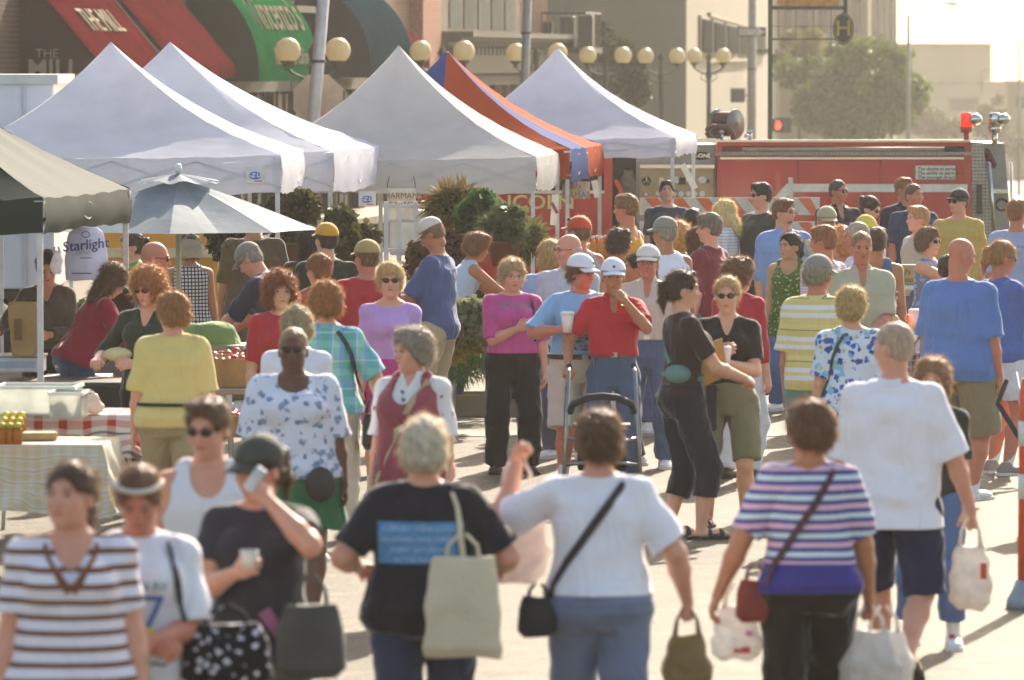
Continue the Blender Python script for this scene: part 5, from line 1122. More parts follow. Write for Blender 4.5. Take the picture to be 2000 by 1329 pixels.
# ================================================================ PEOPLE
FEM = dict(fem=1, H=1.62)
WALK = ((.06, .16, 0), (.05, -.17, .06)); WALK2 = ((.05, -.17, .06), (.06, .16, 0))
blk = mat('strap_black', '#1d1a1b', .7, var=.1); mar = mat('strap_maroon', '#4a2a30', .7); tan_ = mat('strap_tan', '#b3a480', .8)
hp = lambda I, i, dz=-.075: wld(I, I['wr'][i])+Vector((0, 0, dz))
# ---- nearest row
I = person(140, 905, 'heavyset woman in brown and white striped V-neck shirt, hair tied back', H=1.63, fem=1, w=1.28, bust=1, fac=176, hd=(28, -2), hair=('pony', '#4b3322'), skn='pink', fat=1.2,
    top=dict(c=('stripe', '#eee', .058, [(0, '#e9e6f0'), (.64, '#7b4a2c')]), neck='v', vw=1.4, hem=.49, loose=.024, sl=.72, drape=.99), bot=dict(c='#3b4460'), hcurl=(.7, .7))
mb = mat('brown_trim', '#7b4a2c', .8)
for e in (-1, 1): sash(I, [(e*.058, .822), (e*.050, .79), (e*.003, .722)], .030, mb, name='neck_trim', n=5)
I = person(268, 920, 'person in white tee with a blue number print, head bowed, headband in brown hair', H=1.60, fem=.6, w=1.12, bust=.6, fac=172, hd=(10, 28), hair=('pony', '#6a4a30'), skn='red',
    top=dict(c='#e8e8ee', hem=.47, loose=.025, sl=.95, slw=.03, drape=1.0), bot=dict(c='#55596a'), Ra=(-.02, .17, .60), La=(.02, .17, .61), hcurl=(1.1, 1.1))
blue = mat('blue_print', '#3f6db5', .8); decal(I, '7', -.025, .665, .17, blue); decal(I, 'GREEN RV', .01, .728, .052, mat('teal_print', '#3f8fa8', .8), sx=.9)
decal(I, '~*~', 0, .55, .12, mat('grey_print', '#5c5f66', .8), name='printed_drawing'); sash(I, [(-.065, .826), (-.075, .77), (-.085, .70), (-.10, .64)], .03, blk)
G = MB(); HM = I['HM']; G.tube([tuple(I['C']+HM @ (A(.084*math.cos(a), -.012+.1*math.sin(a)*.98, .07+.02*math.sin(a))*I['hs'])) for a in [R(j) for j in range(-10, 191, 20)]], .010, 6); G.build('headband', mat('headband', '#d8cfc4', .7), I['root'], True)
bag(wld(I, (-.31, .12, 1.13)), 'black handbag with white flower print under the arm of the person in white tee', 'bag', 'purse', .34, .16, .34, ('flower', '#1d1a1c', [(26, .30, '#dcdadf')]), top=.30)
MB_ = MB().lathe((0, 0, 0), [(0, 0), (.03, 0), (.038, .03), (.036, .034), (0, .034)], 12); o = MB_.build('snack_bowl', mat('yellow_bowl', '#c9b23a', .5), None, True); o.location = wld(I, (0, .235, .985)); tag(o, 'small yellow snack cup in hands of the person in white tee', 'cup')
I = person(402, 782, 'young man in white tank top and sunglasses looking down to the left', H=1.71, w=1.0, fac=178, hd=(22, 12), hair=('comb', '#5a4028'), skn='pink', gl=('sun', '#241710'), top=dict(kind='tank', c='#e4e2e4', hem=.48), bot=dict(kind='shorts', c='#6a6350', t=.95), s=478)
I = person(497, 842, 'woman in charcoal tee and dark cap talking on a silver phone', H=1.64, fem=1, w=1.15, bust=.8, fac=184, hd=(38, 14), hair=('pony', '#2a1a12'), cap=('#3f4238', None), skn='pink', gl=('wire', '#8a7448'),
    top=dict(c='#3a363c', hem=.47, loose=.018, sl=.62), bot=dict(c='#5a5436'), La=(.035, .13, .862), Ra=(.03, .20, .70), hcurl=(.9, 1.0), Lp=(1.0, .2, -1.0), s=508)
PH = I; o = MB().box((0, 0, 0), (.045, .018, .10)).build('mobile_phone', mat('silver_phone', '#b9bcc4', .3, .6), None, bevel=.006); o.location = wld(I, I['wr'][0])+Vector((-.045, -.05, .085)); o.rotation_euler = (0, R(35), 0); tag(o, 'silver flip phone held to the ear of the woman in dark cap', 'phone')
o = MB().lathe((0, 0, 0), [(0, 0), (.025, 0), (.037, .07), (.034, .07), (.02, .006), (0, .006)], 14).build('paper_cup', mat('paper', '#d9cfc0', .7), None, True); o.location = wld(I, I['wr'][1])+Vector((.05, -.06, .02)); tag(o, 'small paper cup held low by the woman on the phone', 'cup')
G = MB(); G.tube([tuple(I['wr'][0]+A(.029*math.cos(a), .029*math.sin(a), -.02)) for a in [j*math.pi/6 for j in range(12)]], .005, 6, closed=True); G.build('wristwatch', mat('watch', '#bdb8a8', .3, .8), I['root'], True)
bag(wld(I, (-.22, .20, 1.15)), 'dark grey shoulder bag with pink strap beside the woman on the phone', 'bag', 'purse', .27, .16, .42, '#45423c', top=.40)
sash(I, [(-.02, .60), (-.06, .54), (-.10, .49)], .05, mat('strap_pink', '#9a5a78', .7), n=6)
I = person(572, 640, 'heavyset dark-skinned woman in white blue-flowered blouse, green skirt and sunglasses', H=1.63, fem=1, w=1.38, bust=1.2, fac=176, hd=(6, 0), hair=('buzz', '#8a6a40'), skn='dark', gl=('sun',), fat=1.2,
    top=dict(c=('flower', '#dfe2ee', [(15, .30, '#8c9cb8'), (19, .26, '#6d8aa4')]), hem=.50, loose=.03, sl=.95, slw=.03, neck='scoop', drape=1.05), bot=dict(kind='skirt', c='#2f6a44', t=.33, waist=.55), shoes=('#8a6a4a', 'sandal'), feet=WALK)
o = MB(); o.ball((0, 0, 0), (.085, .04, .10), 12); q = o.build('waist_pouch', mat('black_pouch', '#2b2622', .6), I['root'], True); q.location = I['tp'](-.085*1.63, .17*1.63, .485*1.63)
I = person(806, 642, 'smiling grey-haired woman in dusty red vest over a white collared blouse', H=1.62, fem=1, w=1.08, bust=.6, fac=200, hd=(38, 4), hair=('mid', '#8a8276'), skn='pink', smile=1, fat=.8,
    top=dict(c=('flower', '#e6e3e0', [(14, .17, '#6a6470')]), hem=.52, loose=.018, sl=.9, slw=.02, collar='#e9e6e4', vest=('#9a4c55', .40), neck='v'), bot=dict(kind='skirt', c='#9a4c55', t=.25), feet=WALK)
sash(I, [(-.07, .828), (-.03, .74), (.02, .66), (.07, .56), (.10, .48)], .035, tan_, off=.02)
I = person(828, 822, 'short grey-haired woman from behind in black tee with blue printed panel', H=1.62, fem=1, w=1.34, fac=2, hair=('mid', '#c2baa6'), skn='pink', fat=1.0,
    top=dict(c=('print', '#22222a', dict(x=(-.185, .165), z=(1.045, 1.215), side=-1, c='#4d86b4', c2='#6d9dc4', scale=40, st=(1, 1, 3), thr=.52)), hem=.47, loose=.03, sl=.85, slw=.02, drape=1.0), bot=dict(c='#38425c'), La=(.17, .10, .62), Ra=(.185, .14, .62), hcurl=(1.0, 1.0), Rp=(.6, -1, -.3), Lp=(.6, -1, -.3), feet=WALK2)
TT = I; m_ = mat('white_ink', '#b8d0e4', .8)
for k in range(4): decal(I, ['SUPPORT YOUR LOCAL', 'GROWERS AND MAKERS', 'EVERY SATURDAY', 'IN THE MARKET'][k], -.006, .732-.026*k, .030, m_, -1)
b = bag(wld(I, (.17, -.29, 1.34)), 'cream canvas tote bag on shoulder of the grey-haired woman in black', 'bag', 'tote', .29, .13, .66, '#ddd0b0', top=.50, seed=3)
sash(I, [(.072, .822), (.085, .79), (.092, .74), (.095, .70), (.10, .66)], .03, mat('canvas_strap', '#ddd0b0', .9), -1, off=.008)
# ---- woman in white tee with bags
I = person(1170, 806, 'short brown-haired woman from behind in white tee and grey-blue trousers', H=1.64, fem=1, w=1.24, fac=0, hd=(-8, 2), hair=('mid', '#5a3c26'), skn='pink',
    top=dict(c='#efeef4', hem=.545, loose=.022, sl=.85, slw=.025), bot=dict(c='#76829c', loose=.012), La=(.205, .10, .86), Ra=(.225, .06, .52), hcurl=(1.5, 1.6), Lp=(.5, -.1, -1), feet=WALK)
WT = I; sash(I, [(.062, .826), (.02, .77), (-.03, .70), (-.08, .63), (-.115, .57), (-.12, .54)], .035, mat('strap_dark', '#33242c', .7), -1)
bag(wld(I, (-.25, -.10, .97)), 'small black bag on long strap at hip of the woman in white tee', 'bag', 'purse', .17, .09, .25, '#221f22', top=.22)
bag(hp(I, 0, .06), 'translucent plastic bag raised high in left hand of the woman in white tee', 'bag', 'plastic', .27, .16, .55, '#d9cdc8', top=.54, seed=5)
bag(hp(I, 1, -.02), 'olive brown plastic bag held low by the woman in white tee', 'bag', 'plastic', .21, .15, .36, '#8f7a4a', top=.35, seed=6)
# ---- striped blouse
I = person(1583, 787, 'brown-haired woman from behind in blue, pink and white striped top', H=1.63, fem=1, w=1.16, fac=-4, hd=(-32, 4), hair=('mid', '#5e3d24'), skn='tan',
    top=dict(c=('stripe', '#fff', .081, [(0, '#46468c'), (.22, '#cfe2e6'), (.5, '#46468c'), (.72, '#e0b9cc')], .96, '#3d3a86'), hem=.505, loose=.022, sl=.88, slw=.02, drape=.98), bot=dict(c='#2a221e', loose=.016), La=(.24, .0, .50), Ra=(.165, .05, .475), hcurl=(.6, 1.5), feet=WALK2)
ST = I; sash(I, [(.058, .826), (.01, .75), (-.05, .66), (-.10, .58), (-.12, .53)], .03, mar, -1)
bag(wld(I, (-.235, -.03, .965)), 'red and brown handbag on hip of the woman in striped top', 'bag', 'purse', .17, .09, .27, '#7e2c20', top=.25)
bag(hp(I, 1, -.02), 'white plastic bag with square box inside held by the woman in striped top', 'bag', 'plastic', .28, .18, .36, '#dcdad6', top=.35, seed=8)
bag(hp(I, 1, -.03)+Vector((.07, .09, .0)), 'second white plastic bag, bulging behind the square one', 'bag', 'plastic', .27, .2, .37, '#d2d0cb', top=.36, seed=9)
bag(wld(I, (-.30, .10, .86)), 'white plastic bag with red and pink print left of the black trousers', 'bag', 'plastic', .23, .15, .34, '#dedcd8', top=.33, seed=10, mark=[(.02, .05, .07, .025, '#c23a2e'), (.05, .12, .03, .02, '#d67aa8')])
# ---- white polo man
I = person(1747, 630, 'big man in white polo and navy shorts walking away, grey hair cropped close', H=1.80, w=1.06, belly=.5, fac=14, hd=(-62, 4), hair=('buzz', '#a8957f'), skn='pink', fat=1,
    top=dict(c='#efedf2', hem=.44, loose=.034, sl=.98, slw=.03, drape=1.03, collar='#e9e8f0'), bot=dict(kind='shorts', c='#23294a', t=1.0, loose=.026), Ra=(.215, .05, .465), La=(.16, .08, .47), hcurl=(.8, 1.5), shoes=('#3a2a20', 'sandal'), feet=((.055, .15, 0), (.07, -.16, .07)), beard='#8a7f6c')
bag(hp(I, 1, -.03), 'white plastic bag with red print hanging from hand of the man in polo', 'bag', 'plastic', .22, .18, .47, '#d9d4cd', top=.46, seed=12, mark=[(.06, .20, .03, .08, '#cf4a3a')])
I = person(1824, 700, 'child with light brown hair and rolled-up jeans behind the man in polo', H=1.52, fem=.6, w=.84, fac=190, hair=('mid', '#8a6a4c'), top=dict(c='#3a3836'), bot=dict(c='#5a7096', t=.72, loose=.018), shoes=('#e2e0dd', 'sneaker'), Ra=(.1, .1, .55), s=372)
for e, i in ((-1, 0), (1, 1)): MB().box(tuple(I['an'][i]+A(0, .085, .005)), (.03, .03, .02)).build('shoe_mark', mat('red_mark', '#b5302e', .6), I['root'])
# ---- row around the walker
I = person(1001, 507, 'curly grey-blonde woman in pink top and black trousers, hand on chest', H=1.60, fem=1, w=1.16, bust=.9, fac=174, hd=(-8, 6), hair=('mid', '#a8926c'), gl=('wire', '#a89a88'), skn='pink', fat=.6,
    top=dict(c=('print', '#c4508e', dict(x=(-.12, .12), z=(1.235, 1.285), side=1, c='#a8607f', scale=60, thr=.60)), hem=.565, loose=.020, sl=1.0, slw=.02), bot=dict(c='#1f1b1b', loose=.016), Ra=(-.01, .145, .685), La=(.15, .02, .46), hcurl=(.6, .5), shoes=('#1b1716', 'shoe'))
sash(I, [(-.085, .815), (-.094, .76), (-.098, .70), (-.10, .62)], .045, blk); G = MB(); G.tube([tuple(I['wr'][1]+A(.0, .027*math.cos(a), .027*math.sin(a))) for a in [j*math.pi/6 for j in range(12)]], .003, 5, closed=True); G.build('bracelet', mat('bracelet', '#c9c2a8', .3, .8), I['root'], True)
I = person(1138, 499, 'stout man in light blue printed tee, khaki shorts and white mesh cap holding a cup', H=1.68, w=1.22, belly=.8, fac=172, hd=(-42, 10), hair=('mid', '#5c4430'), cap=('#e6e6ec', '#555a66'), gl=('wire',), skn='red', fat=1,
    top=dict(c=('print', '#8db9dc', dict(x=(-.16, .13), z=(1.00, 1.19), side=1, c='#3f5878', c2='#8aa0b8', scale=26, thr=.47)), hem=.565, loose=.018, sl=.98, slw=.02), bot=dict(kind='shorts', c='#c9c0ac', t=1.0, loose=.03, belt='#1f1d1e', waist=.575), Ra=(.115, .17, .69), La=(.155, .03, .47), hcurl=(.7, 1.1), Rp=(1, -.3, -.6))
def cup(I, i, lab, off=(0, -.03, .02), c='#e6ddd6', sc_=1.0, parent=None, lid='#efecea'):
    o = thing('coffee_cup', wld(I, I['wr'][i])+Vector(off), lab, 'cup')
    MB().lathe((0, 0, -.055*sc_), [(0, 0), (.027*sc_, 0), (.038*sc_, .11*sc_), (0, .11*sc_)], 16).build('cup_body', mat('paper_cup', c, .6), o, True)
    MB().lathe((0, 0, .055*sc_), [(0, .012), (.034*sc_, .012), (.041*sc_, 0), (.041*sc_, -.006), (0, -.006)], 16).build('lid', mat('cup_lid', lid, .4), o, True); return o
cup(I, 1, 'white lidded coffee cup in hand of the man in light blue tee', (.05, -.05, .05), sc_=1.25)
I = person(1198, 507, 'elderly man in red polo, jeans and white cap touching his face, leaning on walker', H=1.66, w=1.0, fac=178, hd=(0, 6), hair=('short', '#8a8378'), cap=('#e4e6f4', '#2f3a5a'), skn='tan',
    top=dict(c='#bf2a38', hem=.585, loose=.020, sl=.74, slw=.02, collar='#b92634', neck='v'), bot=dict(c='#50627c', belt='#8a5a34', waist=.60), La=(.045, .12, .825), Ra=(.20, .10, .545), hcurl=(.9, 1.2), Lp=(1, .1, -1.2), shoes=('#3b2c24', 'shoe'))
RP = I; G = MB(); G.tube([tuple(I['wr'][0]+A(.028*math.cos(a), .028*math.sin(a), -.03)) for a in [j*math.pi/6 for j in range(12)]], .006, 6, closed=True); G.build('wristwatch', mat('gold_watch', '#c9a850', .3, .8), I['root'], True)
I = person(1266, 510, 'elderly man in pale grey polo, jeans and white cap behind the walker', H=1.68, w=1.05, fac=186, hd=(4, 5), hair=('short', '#8a8378'), cap=('#dfded6', None), skn='red', top=dict(c='#c9bcae', hem=.58, loose=.02, collar='#cfc4b8', neck='v', sl=.95), bot=dict(c='#506480', belt='#3a2a20'), gl=('wire',), s=258)
I = person(1332, 529, 'brown-haired woman in dark brown tee and black capri trousers with teal waist pack', H=1.73, fem=1, w=1.02, bust=.6, fac=72, hd=(8, 2), hair=('pony', '#3f2718'), gl=('top',), skn='fair',
    top=dict(c='#3d2b28', hem=.535, loose=.010, sl=.72, drape=.88), bot=dict(c='#24252c', t=.50, loose=.016, waist=.58), La=(.02, .20, .605), Ra=(.06, .22, .60), hcurl=(.8, .9), shoes=('#2f241f', 'sandal'), feet=((.07, -.03, 0), (.07, .05, 0)))
o = MB(); o.ball((0, 0, 0), (.095, .055, .062), 14); q = o.build('waist_pack', mat('teal_nylon', '#5b8078', .6, bump=.3), I['root'], True); q.location = I['tp'](.13, -.08, .62*1.73); q.rotation_euler = (0, 0, R(40))
strap(I, around(I, .62*1.73, .60*1.73, 120, 430, .02), .03, mat('teal_nylon', '#5b8078', .6), name='waist_strap')
strap(I, around(I, .66*1.73, .80*1.73, 160, 215, .02), .03, mat('teal_nylon', '#5b8078', .6), name='back_strap')
o = MB().box((0, 0, 0), (.20, .008, .27)).build('paper_envelope', mat('manila', '#b08c50', .7), None, bevel=.002); o.location = wld(I, (.02, .20, 1.14)); o.rotation_euler = (R(12), R(-18), R(30)); tag(o, 'brown paper envelope held by the woman with teal waist pack', 'envelope')
I = person(1421, 541, 'blonde woman in black V-neck tee, olive shorts and sunglasses holding a cup', H=1.66, fem=1, w=1.02, bust=.6, fac=184, hd=(4, 4), hair=('pony', '#b09060'), gl=('sun',), skn='fair',
    top=dict(c='#2c2725', hem=.55, loose=.012, neck='v', sl=.75, drape=.9), bot=dict(kind='shorts', c='#7c7a5e', t=.95, loose=.022, waist=.575), La=(.01, .165, .665), Ra=(.02, .155, .70), hcurl=(1.0, .9), shoes=('#3a2b24', 'sandal'))
cup(I, 0, 'white coffee cup held by the blonde woman in sunglasses', (-.02, -.05, .05))
MB().box(tuple(I['tp'](.10, .15, .485*1.66)), (.07, .03, .30)).build('hanging_strap', mat('strap_black', '#1d1a1b', .7), I['root'], bevel=.01)
person(1441, 507, 'auburn-haired woman in red long-sleeved top and white trousers, facing away', H=1.62, fem=1, w=1.08, fac=35, hd=(22, 0), hair=('fluffy', '#6e4a30'), gl=('sun',), top=dict(c='#b8323c', hem=.53, sl=1.6, loose=.018), bot=dict(c='#d9d9dd'), shoes=('#3a2b24', 'shoe'))
# ---- middle left
I = person(762, 515, 'slim short-haired blonde woman in lilac top, pink skirt and sunglasses', H=1.66, fem=1, w=.98, bust=.4, fac=178, hair=('mid', '#b8a070'), gl=('sun', '#3a2420'), skn='fair', top=dict(c=('stripe', '#c9a5dc', .014, [(0, '#c9a5dc'), (.6, '#bc98d2')]), hem=.545, neck='boat', loose=.010, sl=1.35), bot=dict(kind='skirt', c='#c04a86', t=.32))
I = person(637, 555, 'woman from behind in turquoise plaid shirt and cream trousers', H=1.65, fem=1, w=1.18, fac=2, hd=(-14, 2), hair=('fluffy', '#8a5a2c'), skn='pink', top=dict(c=('plaid', '#5fb0a8', '#7fa4d0', '#8fcfc4', .15), hem=.50, loose=.030, sl=1.0, slw=.03, collar='#6fb6bc'), bot=dict(c='#c4b9a6'), Ra=(.20, .10, .54))
strap(I, around(I, .82*1.65, .58*1.65, 150, 100, .055), .03, mat('strap_darkgreen', '#26383a', .7))
bag(wld(I, (.29, .0, .93)), 'black handbag at side of the woman in turquoise plaid', 'bag', 'purse', .12, .24, .34, '#29252a', top=.32)
person(578, 602, 'grey-blonde person in white tee half hidden behind the flowered blouse', H=1.57, fem=.7, w=1.05, fac=10, hd=(-30, 10), hair=('mid', '#9a8a68'), top=dict(c='#e8e8f2', hem=.50, loose=.02), bot=dict(c='#bdb8b0'), s=318)
I = person(337, 574, 'woman from behind in pale yellow tee and khaki trousers with thin black belt', H=1.63, fem=1, w=1.24, fac=4, hd=(-42, 4), hair=('mid', '#8a5e30'), gl=('wire', '#c9c4b8'), skn='pink', top=dict(c='#d9c67e', hem=.49, loose=.022, sl=.98, slw=.022), bot=dict(c='#a99878', loose=.016), feet=WALK)
strap(I, around(I, .58*1.63, .58*1.63, 120, 240, .05), .022, blk, name='belt')
I = person(287, 529, 'smiling woman with curly auburn hair, sunglasses and dark green top holding food', H=1.66, fem=1, w=1.05, bust=.6, fac=196, hd=(14, 12), hair=('curly', '#9a6234'), gl=('sun', '#3a1f18'), smile=1.5, skn='pink', top=dict(c='#333a2c', hem=.52, loose=.02, sl=1.05, neck='v'), bot=dict(c='#26231f'), Ra=(.16, .18, .64), La=(.0, .2, .63), hcurl=(.9, .9))
o = MB(); o.ball((0, 0, 0), (.10, .04, .05), 10); q = o.build('food_wrap', mat('food_paper', '#c9bd86', .7, bump=.6, bscale=30), None, True); q.location = wld(I, (.13, .27, 1.10)); tag(q, 'paper-wrapped snack in hands of the smiling woman in green', 'food')
bag(wld(I, (-.10, .22, .92)), 'bright green cloth bag hanging in front of the woman in green', 'bag', 'tote', .22, .10, .46, '#2f8a58', top=.40, seed=21)
I = person(546, 537, 'woman in red tee with curly auburn hair and thin glasses, facing the camera', H=1.62, fem=1, w=1.04, bust=.6, fac=172, hd=(-4, -2), hair=('curly', '#7e4420'), gl=('wire', '#b8a898'), skn='fair', top=dict(c='#b52f38', hem=.52, loose=.018, sl=.9), bot=dict(c='#3a3f52'))
decal(I, 'A&M', -.03, .735, .055, mat('white_ink2', '#d8c8c4', .8))
person(236, 585, 'woman in dark red jacket bending over a stall, face hidden by brown hair', H=1.64, fem=1, w=1.12, lean=26, fac=70, hd=(-20, 40), hair=('long', '#5a4028'), top=dict(c='#992236', hem=.50, sl=1.9, loose=.022, neck='x'), bot=dict(c='#3f4c68'), Ra=(.12, .3, .62), La=(.10, .3, .62), s=262)
I = person(92, 508, 'woman vendor in grey-brown jacket behind the scale looking down', H=1.64, fem=1, w=1.04, bust=.5, fac=180, hd=(-6, 26), hair=('bun', '#2f221b'), skn='pink', top=dict(c='#5d5245', hem=.55, sl=1.85, loose=.020, neck='v'), bot=dict(c='#2a2624'), La=(.015, .17, .62), Ra=(.22, .22, .63), s=258)
person(305, 472, 'bald man with grey goatee and sunglasses in profile at the stall', H=1.78, w=1.12, fac=92, hd=(-4, 8), hair=('shaved', '#7a6a5a'), skn='red', gl=('sun', '#5a2a18'), fat=.8, beard='#b8b0a4', top=dict(c='#3f5488', hem=.5, loose=.02), bot=dict(c='#3b3a3c'))
person(370, 478, 'woman in sleeveless black and white checked blouse behind the umbrella pole', H=1.62, fem=1, w=1.08, fac=-12, hd=(-20, 0), hair=('mid', '#2a211c'), skn='tan', top=dict(kind='sleeveless', c=('check', '#d8d6d4', '#3b3a40', .030), hem=.5), bot=dict(c='#b09a6a'), s=232)
person(255, 488, 'vendor with dark ponytail half hidden by the canopy pole', H=1.60, fem=1, fac=240, hd=(20, 10), hair=('pony', '#40301f'), top=dict(c='#6f9a3c', hem=.5), bot=dict(c='#33415f'), s=226)
person(497, 452, 'broad man in brown shirt seen from behind beside yellow panel', H=1.80, w=1.34, fac=0, hd=(40, 6), hair=('short', '#3a2a1e'), cap=('#54452f', None), skn='tan', top=dict(c='#5b4a33', hem=.47, loose=.03, sl=.98), bot=dict(c='#6a5d48'), s=222)
I = person(470, 476, 'man in navy tee and grey cap bending down over a stall of produce', H=1.80, w=1.12, lean=38, fac=-68, hd=(0, 42), hair=('short', '#8a8478'), cap=('#8d8c7a', None), gl=('wire',), skn='pink', top=dict(c='#2d3450', hem=.5, loose=.028, sl=.98, slw=.024), bot=dict(c='#5a5a5e'), La=(.05, .42, .50), Ra=(.12, .42, .50), s=250)
person(638, 448, 'man from behind in yellow cap and dark green tee', H=1.78, w=1.02, fac=-10, hd=(-22, 0), hair=('short', '#2f241c'), cap=('#d9a02c', None), top=dict(c='#30352c', hem=.5, loose=.02), bot=dict(c='#4b4a48'), s=245)
person(604, 458, 'person with long black hair in dark shirt beside the yellow cap', H=1.70, fem=.6, fac=8, hd=(20, 0), hair=('long', '#1d1713'), top=dict(c='#3b3a26', hem=.5), bot=dict(c='#2e2c2a'), s=236)
person(622, 489, 'woman from behind with brown hair in a loose bun', H=1.62, fem=1, fac=-10, hd=(-30, 5), hair=('bun', '#7a5432'), skn='pink', top=dict(c='#b06a5a', hem=.5, kind='sleeveless', neck='scoop'), bot=dict(c='#5b5a60'), s=258)
I = person(716, 471, 'man from behind in red tee and tan cap', H=1.74, w=1.12, fac=-8, hd=(-28, 4), hair=('short', '#6a5238'), cap=('#b39a5c', None), skn='red', top=dict(c='#b3303a', hem=.5, loose=.024, sl=.95), bot=dict(c='#6a6458'))
person(828, 432, 'tall man in blue tee and khaki shorts looking down at his hands, off-white cap', H=1.82, w=1.02, fac=-72, hd=(0, 36), hair=('short', '#7a6248'), cap=('#d6cfbe', None), skn='tan', top=dict(c='#4f648e', hem=.465, loose=.030, sl=.9, slw=.025), bot=dict(kind='shorts', c='#b7a888', t=1.0, loose=.03), La=(.03, .22, .62), Ra=(.03, .22, .62), hcurl=(1, 1))
person(938, 478, 'woman in pale blue sleeveless top bending over baskets at a stall', H=1.62, fem=1, w=1.08, lean=26, fac=70, hd=(0, 18), hair=('mid', '#7a5230'), skn='tan', top=dict(kind='sleeveless', c='#b7cbdc', hem=.52, neck='scoop'), bot=dict(c='#3f4a58'), La=(.05, .38, .58), Ra=(.10, .38, .58), s=222)
I = person(1075, 471, 'woman with blonde bob from behind in pale blue tee with orange print', H=1.63, fem=1, w=1.14, fac=4, hd=(10, 0), hair=('bob', '#a88a5c'), top=dict(c=('print', '#a3b4d6', dict(x=(-.16, .10), z=(1.00, 1.18), side=-1, c='#a3b4d6', c2='#e0a070', scale=9, thr=.5, st=(1, 1, 1))), hem=.5, loose=.022, sl=.85), bot=dict(c='#58607a'))
person(1109, 489, 'balding man with glasses in pale grey shirt behind the mesh cap', H=1.74, w=1.05, fac=196, hd=(50, 6), hair=('bald', '#b0a898'), gl=('wire',), skn='pink', top=dict(c='#bfc4cf', hem=.5, collar='#c6cad4'), bot=dict(c='#5c6070'), s=252)
person(1130, 441, 'man in orange cap with sunglasses on brim and grey sleeveless shirt', H=1.76, w=1.08, fac=-25, hd=(-30, 2), hair=('short', '#6a4a30'), cap=('#cf4a26', None), skn='red', gl=('top',), top=dict(kind='sleeveless', c='#9a9a98', hem=.5), bot=dict(c='#55586a'), s=232)
person(1133, 420, 'blonde woman with high ponytail facing away near the jars', H=1.66, fem=1, fac=-20, hair=('pony', '#cdb078'), skn='fair', top=dict(kind='tank', c='#d9cfc8', hem=.5), bot=dict(c='#8f98ac'), s=214)
person(1209, 443, 'woman with dark curly hair in orange top and glasses, facing away', H=1.62, fem=1, w=1.1, fac=25, hd=(28, 0), hair=('mid', '#3a2b22'), gl=('wire',), skn='tan', top=dict(c='#cf7a32', hem=.5, loose=.02, neck='scoop'), bot=dict(c='#4b4f60'), s=226)
person(1222, 384, 'big man in yellow tank top seen from behind in profile', H=1.88, w=1.22, fac=-62, hd=(-8, 4), hair=('comb', '#7a5a3a'), skn='red', fat=.5, top=dict(kind='tank', c='#d69c2c', hem=.5), bot=dict(c='#6a6a60'), s=218)
person(1297, 419, 'man from behind in sleeveless white shirt and grey-green cap', H=1.78, w=1.08, fac=-20, hd=(-32, 6), hair=('short', '#8f8778'), cap=('#8a8a76', None), skn='tan', top=dict(kind='sleeveless', c='#e6e8f0', hem=.48, loose=.026), bot=dict(c='#4a5878'), s=236)
person(1247, 512, 'dark-haired woman with hair clip half hidden between two white caps', H=1.62, fem=1, fac=-100, hair=('pony', '#33241b'), skn='tan', top=dict(c='#5e7a4a', hem=.5), bot=dict(c='#3a3f4a'), s=256)
person(1326, 428, 'curly blonde woman behind the grey-green cap', H=1.64, fem=1, fac=20, hd=(20, 0), hair=('curly', '#c09458'), top=dict(c='#9aa0a0', hem=.5), bot=dict(c='#4a5060'), s=222, det=0)
person(1364, 447, 'brunette woman in bright green top behind the maroon tee', H=1.62, fem=1, fac=20, hd=(30, 0), hair=('bob', '#4a3020'), top=dict(c='#3f9a4e', hem=.5, loose=.02), bot=dict(c='#3f4a66'), s=224)
person(1352, 411, 'black-haired person with back turned near the barricade', H=1.62, fac=10, hair=('short', '#1d1815'), top=dict(c='#4a4444', hem=.5), bot=dict(c='#3a3a40'), s=198, det=0)
I = person(1384, 417, 'grey-haired man in maroon tee and glasses looking left', H=1.78, w=1.0, fac=-58, hd=(-18, 6), hair=('comb', '#6f6558'), gl=('wire', '#b0a898'), skn='pink', top=dict(c='#7e2f3e', hem=.48, loose=.026, sl=.95), bot=dict(c='#5c6f8c'), feet=WALK)
person(1408, 390, 'long-haired blonde woman in white tee looking down to the left', H=1.68, fem=1, w=.98, fac=-70, hd=(-12, 24), hair=('long', '#d9c08a'), skn='fair', top=dict(c=('stripe', '#d5d8e2', .03, [(0, '#dfe0e8'), (.7, '#b4bccc')]), hem=.5), bot=dict(c='#8fa0b8'), s=196)
person(1486, 364, 'tall man in dark green tee and sunglasses looking left', H=1.86, w=1.12, fac=-130, hd=(20, 4), hair=('comb', '#231c18'), gl=('sun',), skn='pink', fat=.8, top=dict(c='#3b4037', hem=.47, loose=.028), bot=dict(c='#5a5a52'), s=196)
I = person(1531, 395, 'bearded man in light blue button shirt and jeans with glasses', H=1.82, w=1.16, belly=.3, fac=158, hd=(-36, 4), hair=('short', '#6a4a30'), gl=('wire', '#4a3a30'), beard='#7a5a3c', skn='pink', top=dict(c='#88a3d2', hem=.46, loose=.034, sl=1.3, slw=.02, collar='#8fa9d6', neck='v'), bot=dict(c='#66809f'), feet=WALK, shoes=('#2b2622', 'shoe'), s=214)
person(1544, 449, 'black-haired woman in green flowered sleeveless top looking left', H=1.57, fem=1, w=1.06, bust=.5, fac=196, hd=(32, 2), hair=('pony', '#221a17'), skn='asian', fat=.8, top=dict(kind='tank', c=('flower', '#4f6a2c', [(30, .26, '#a9b88a'), (20, .18, '#2c4420')]), hem=.42, neck='scoop', flare=.03, drape=1.0), bot=dict(c='#5b74a0'), s=222)
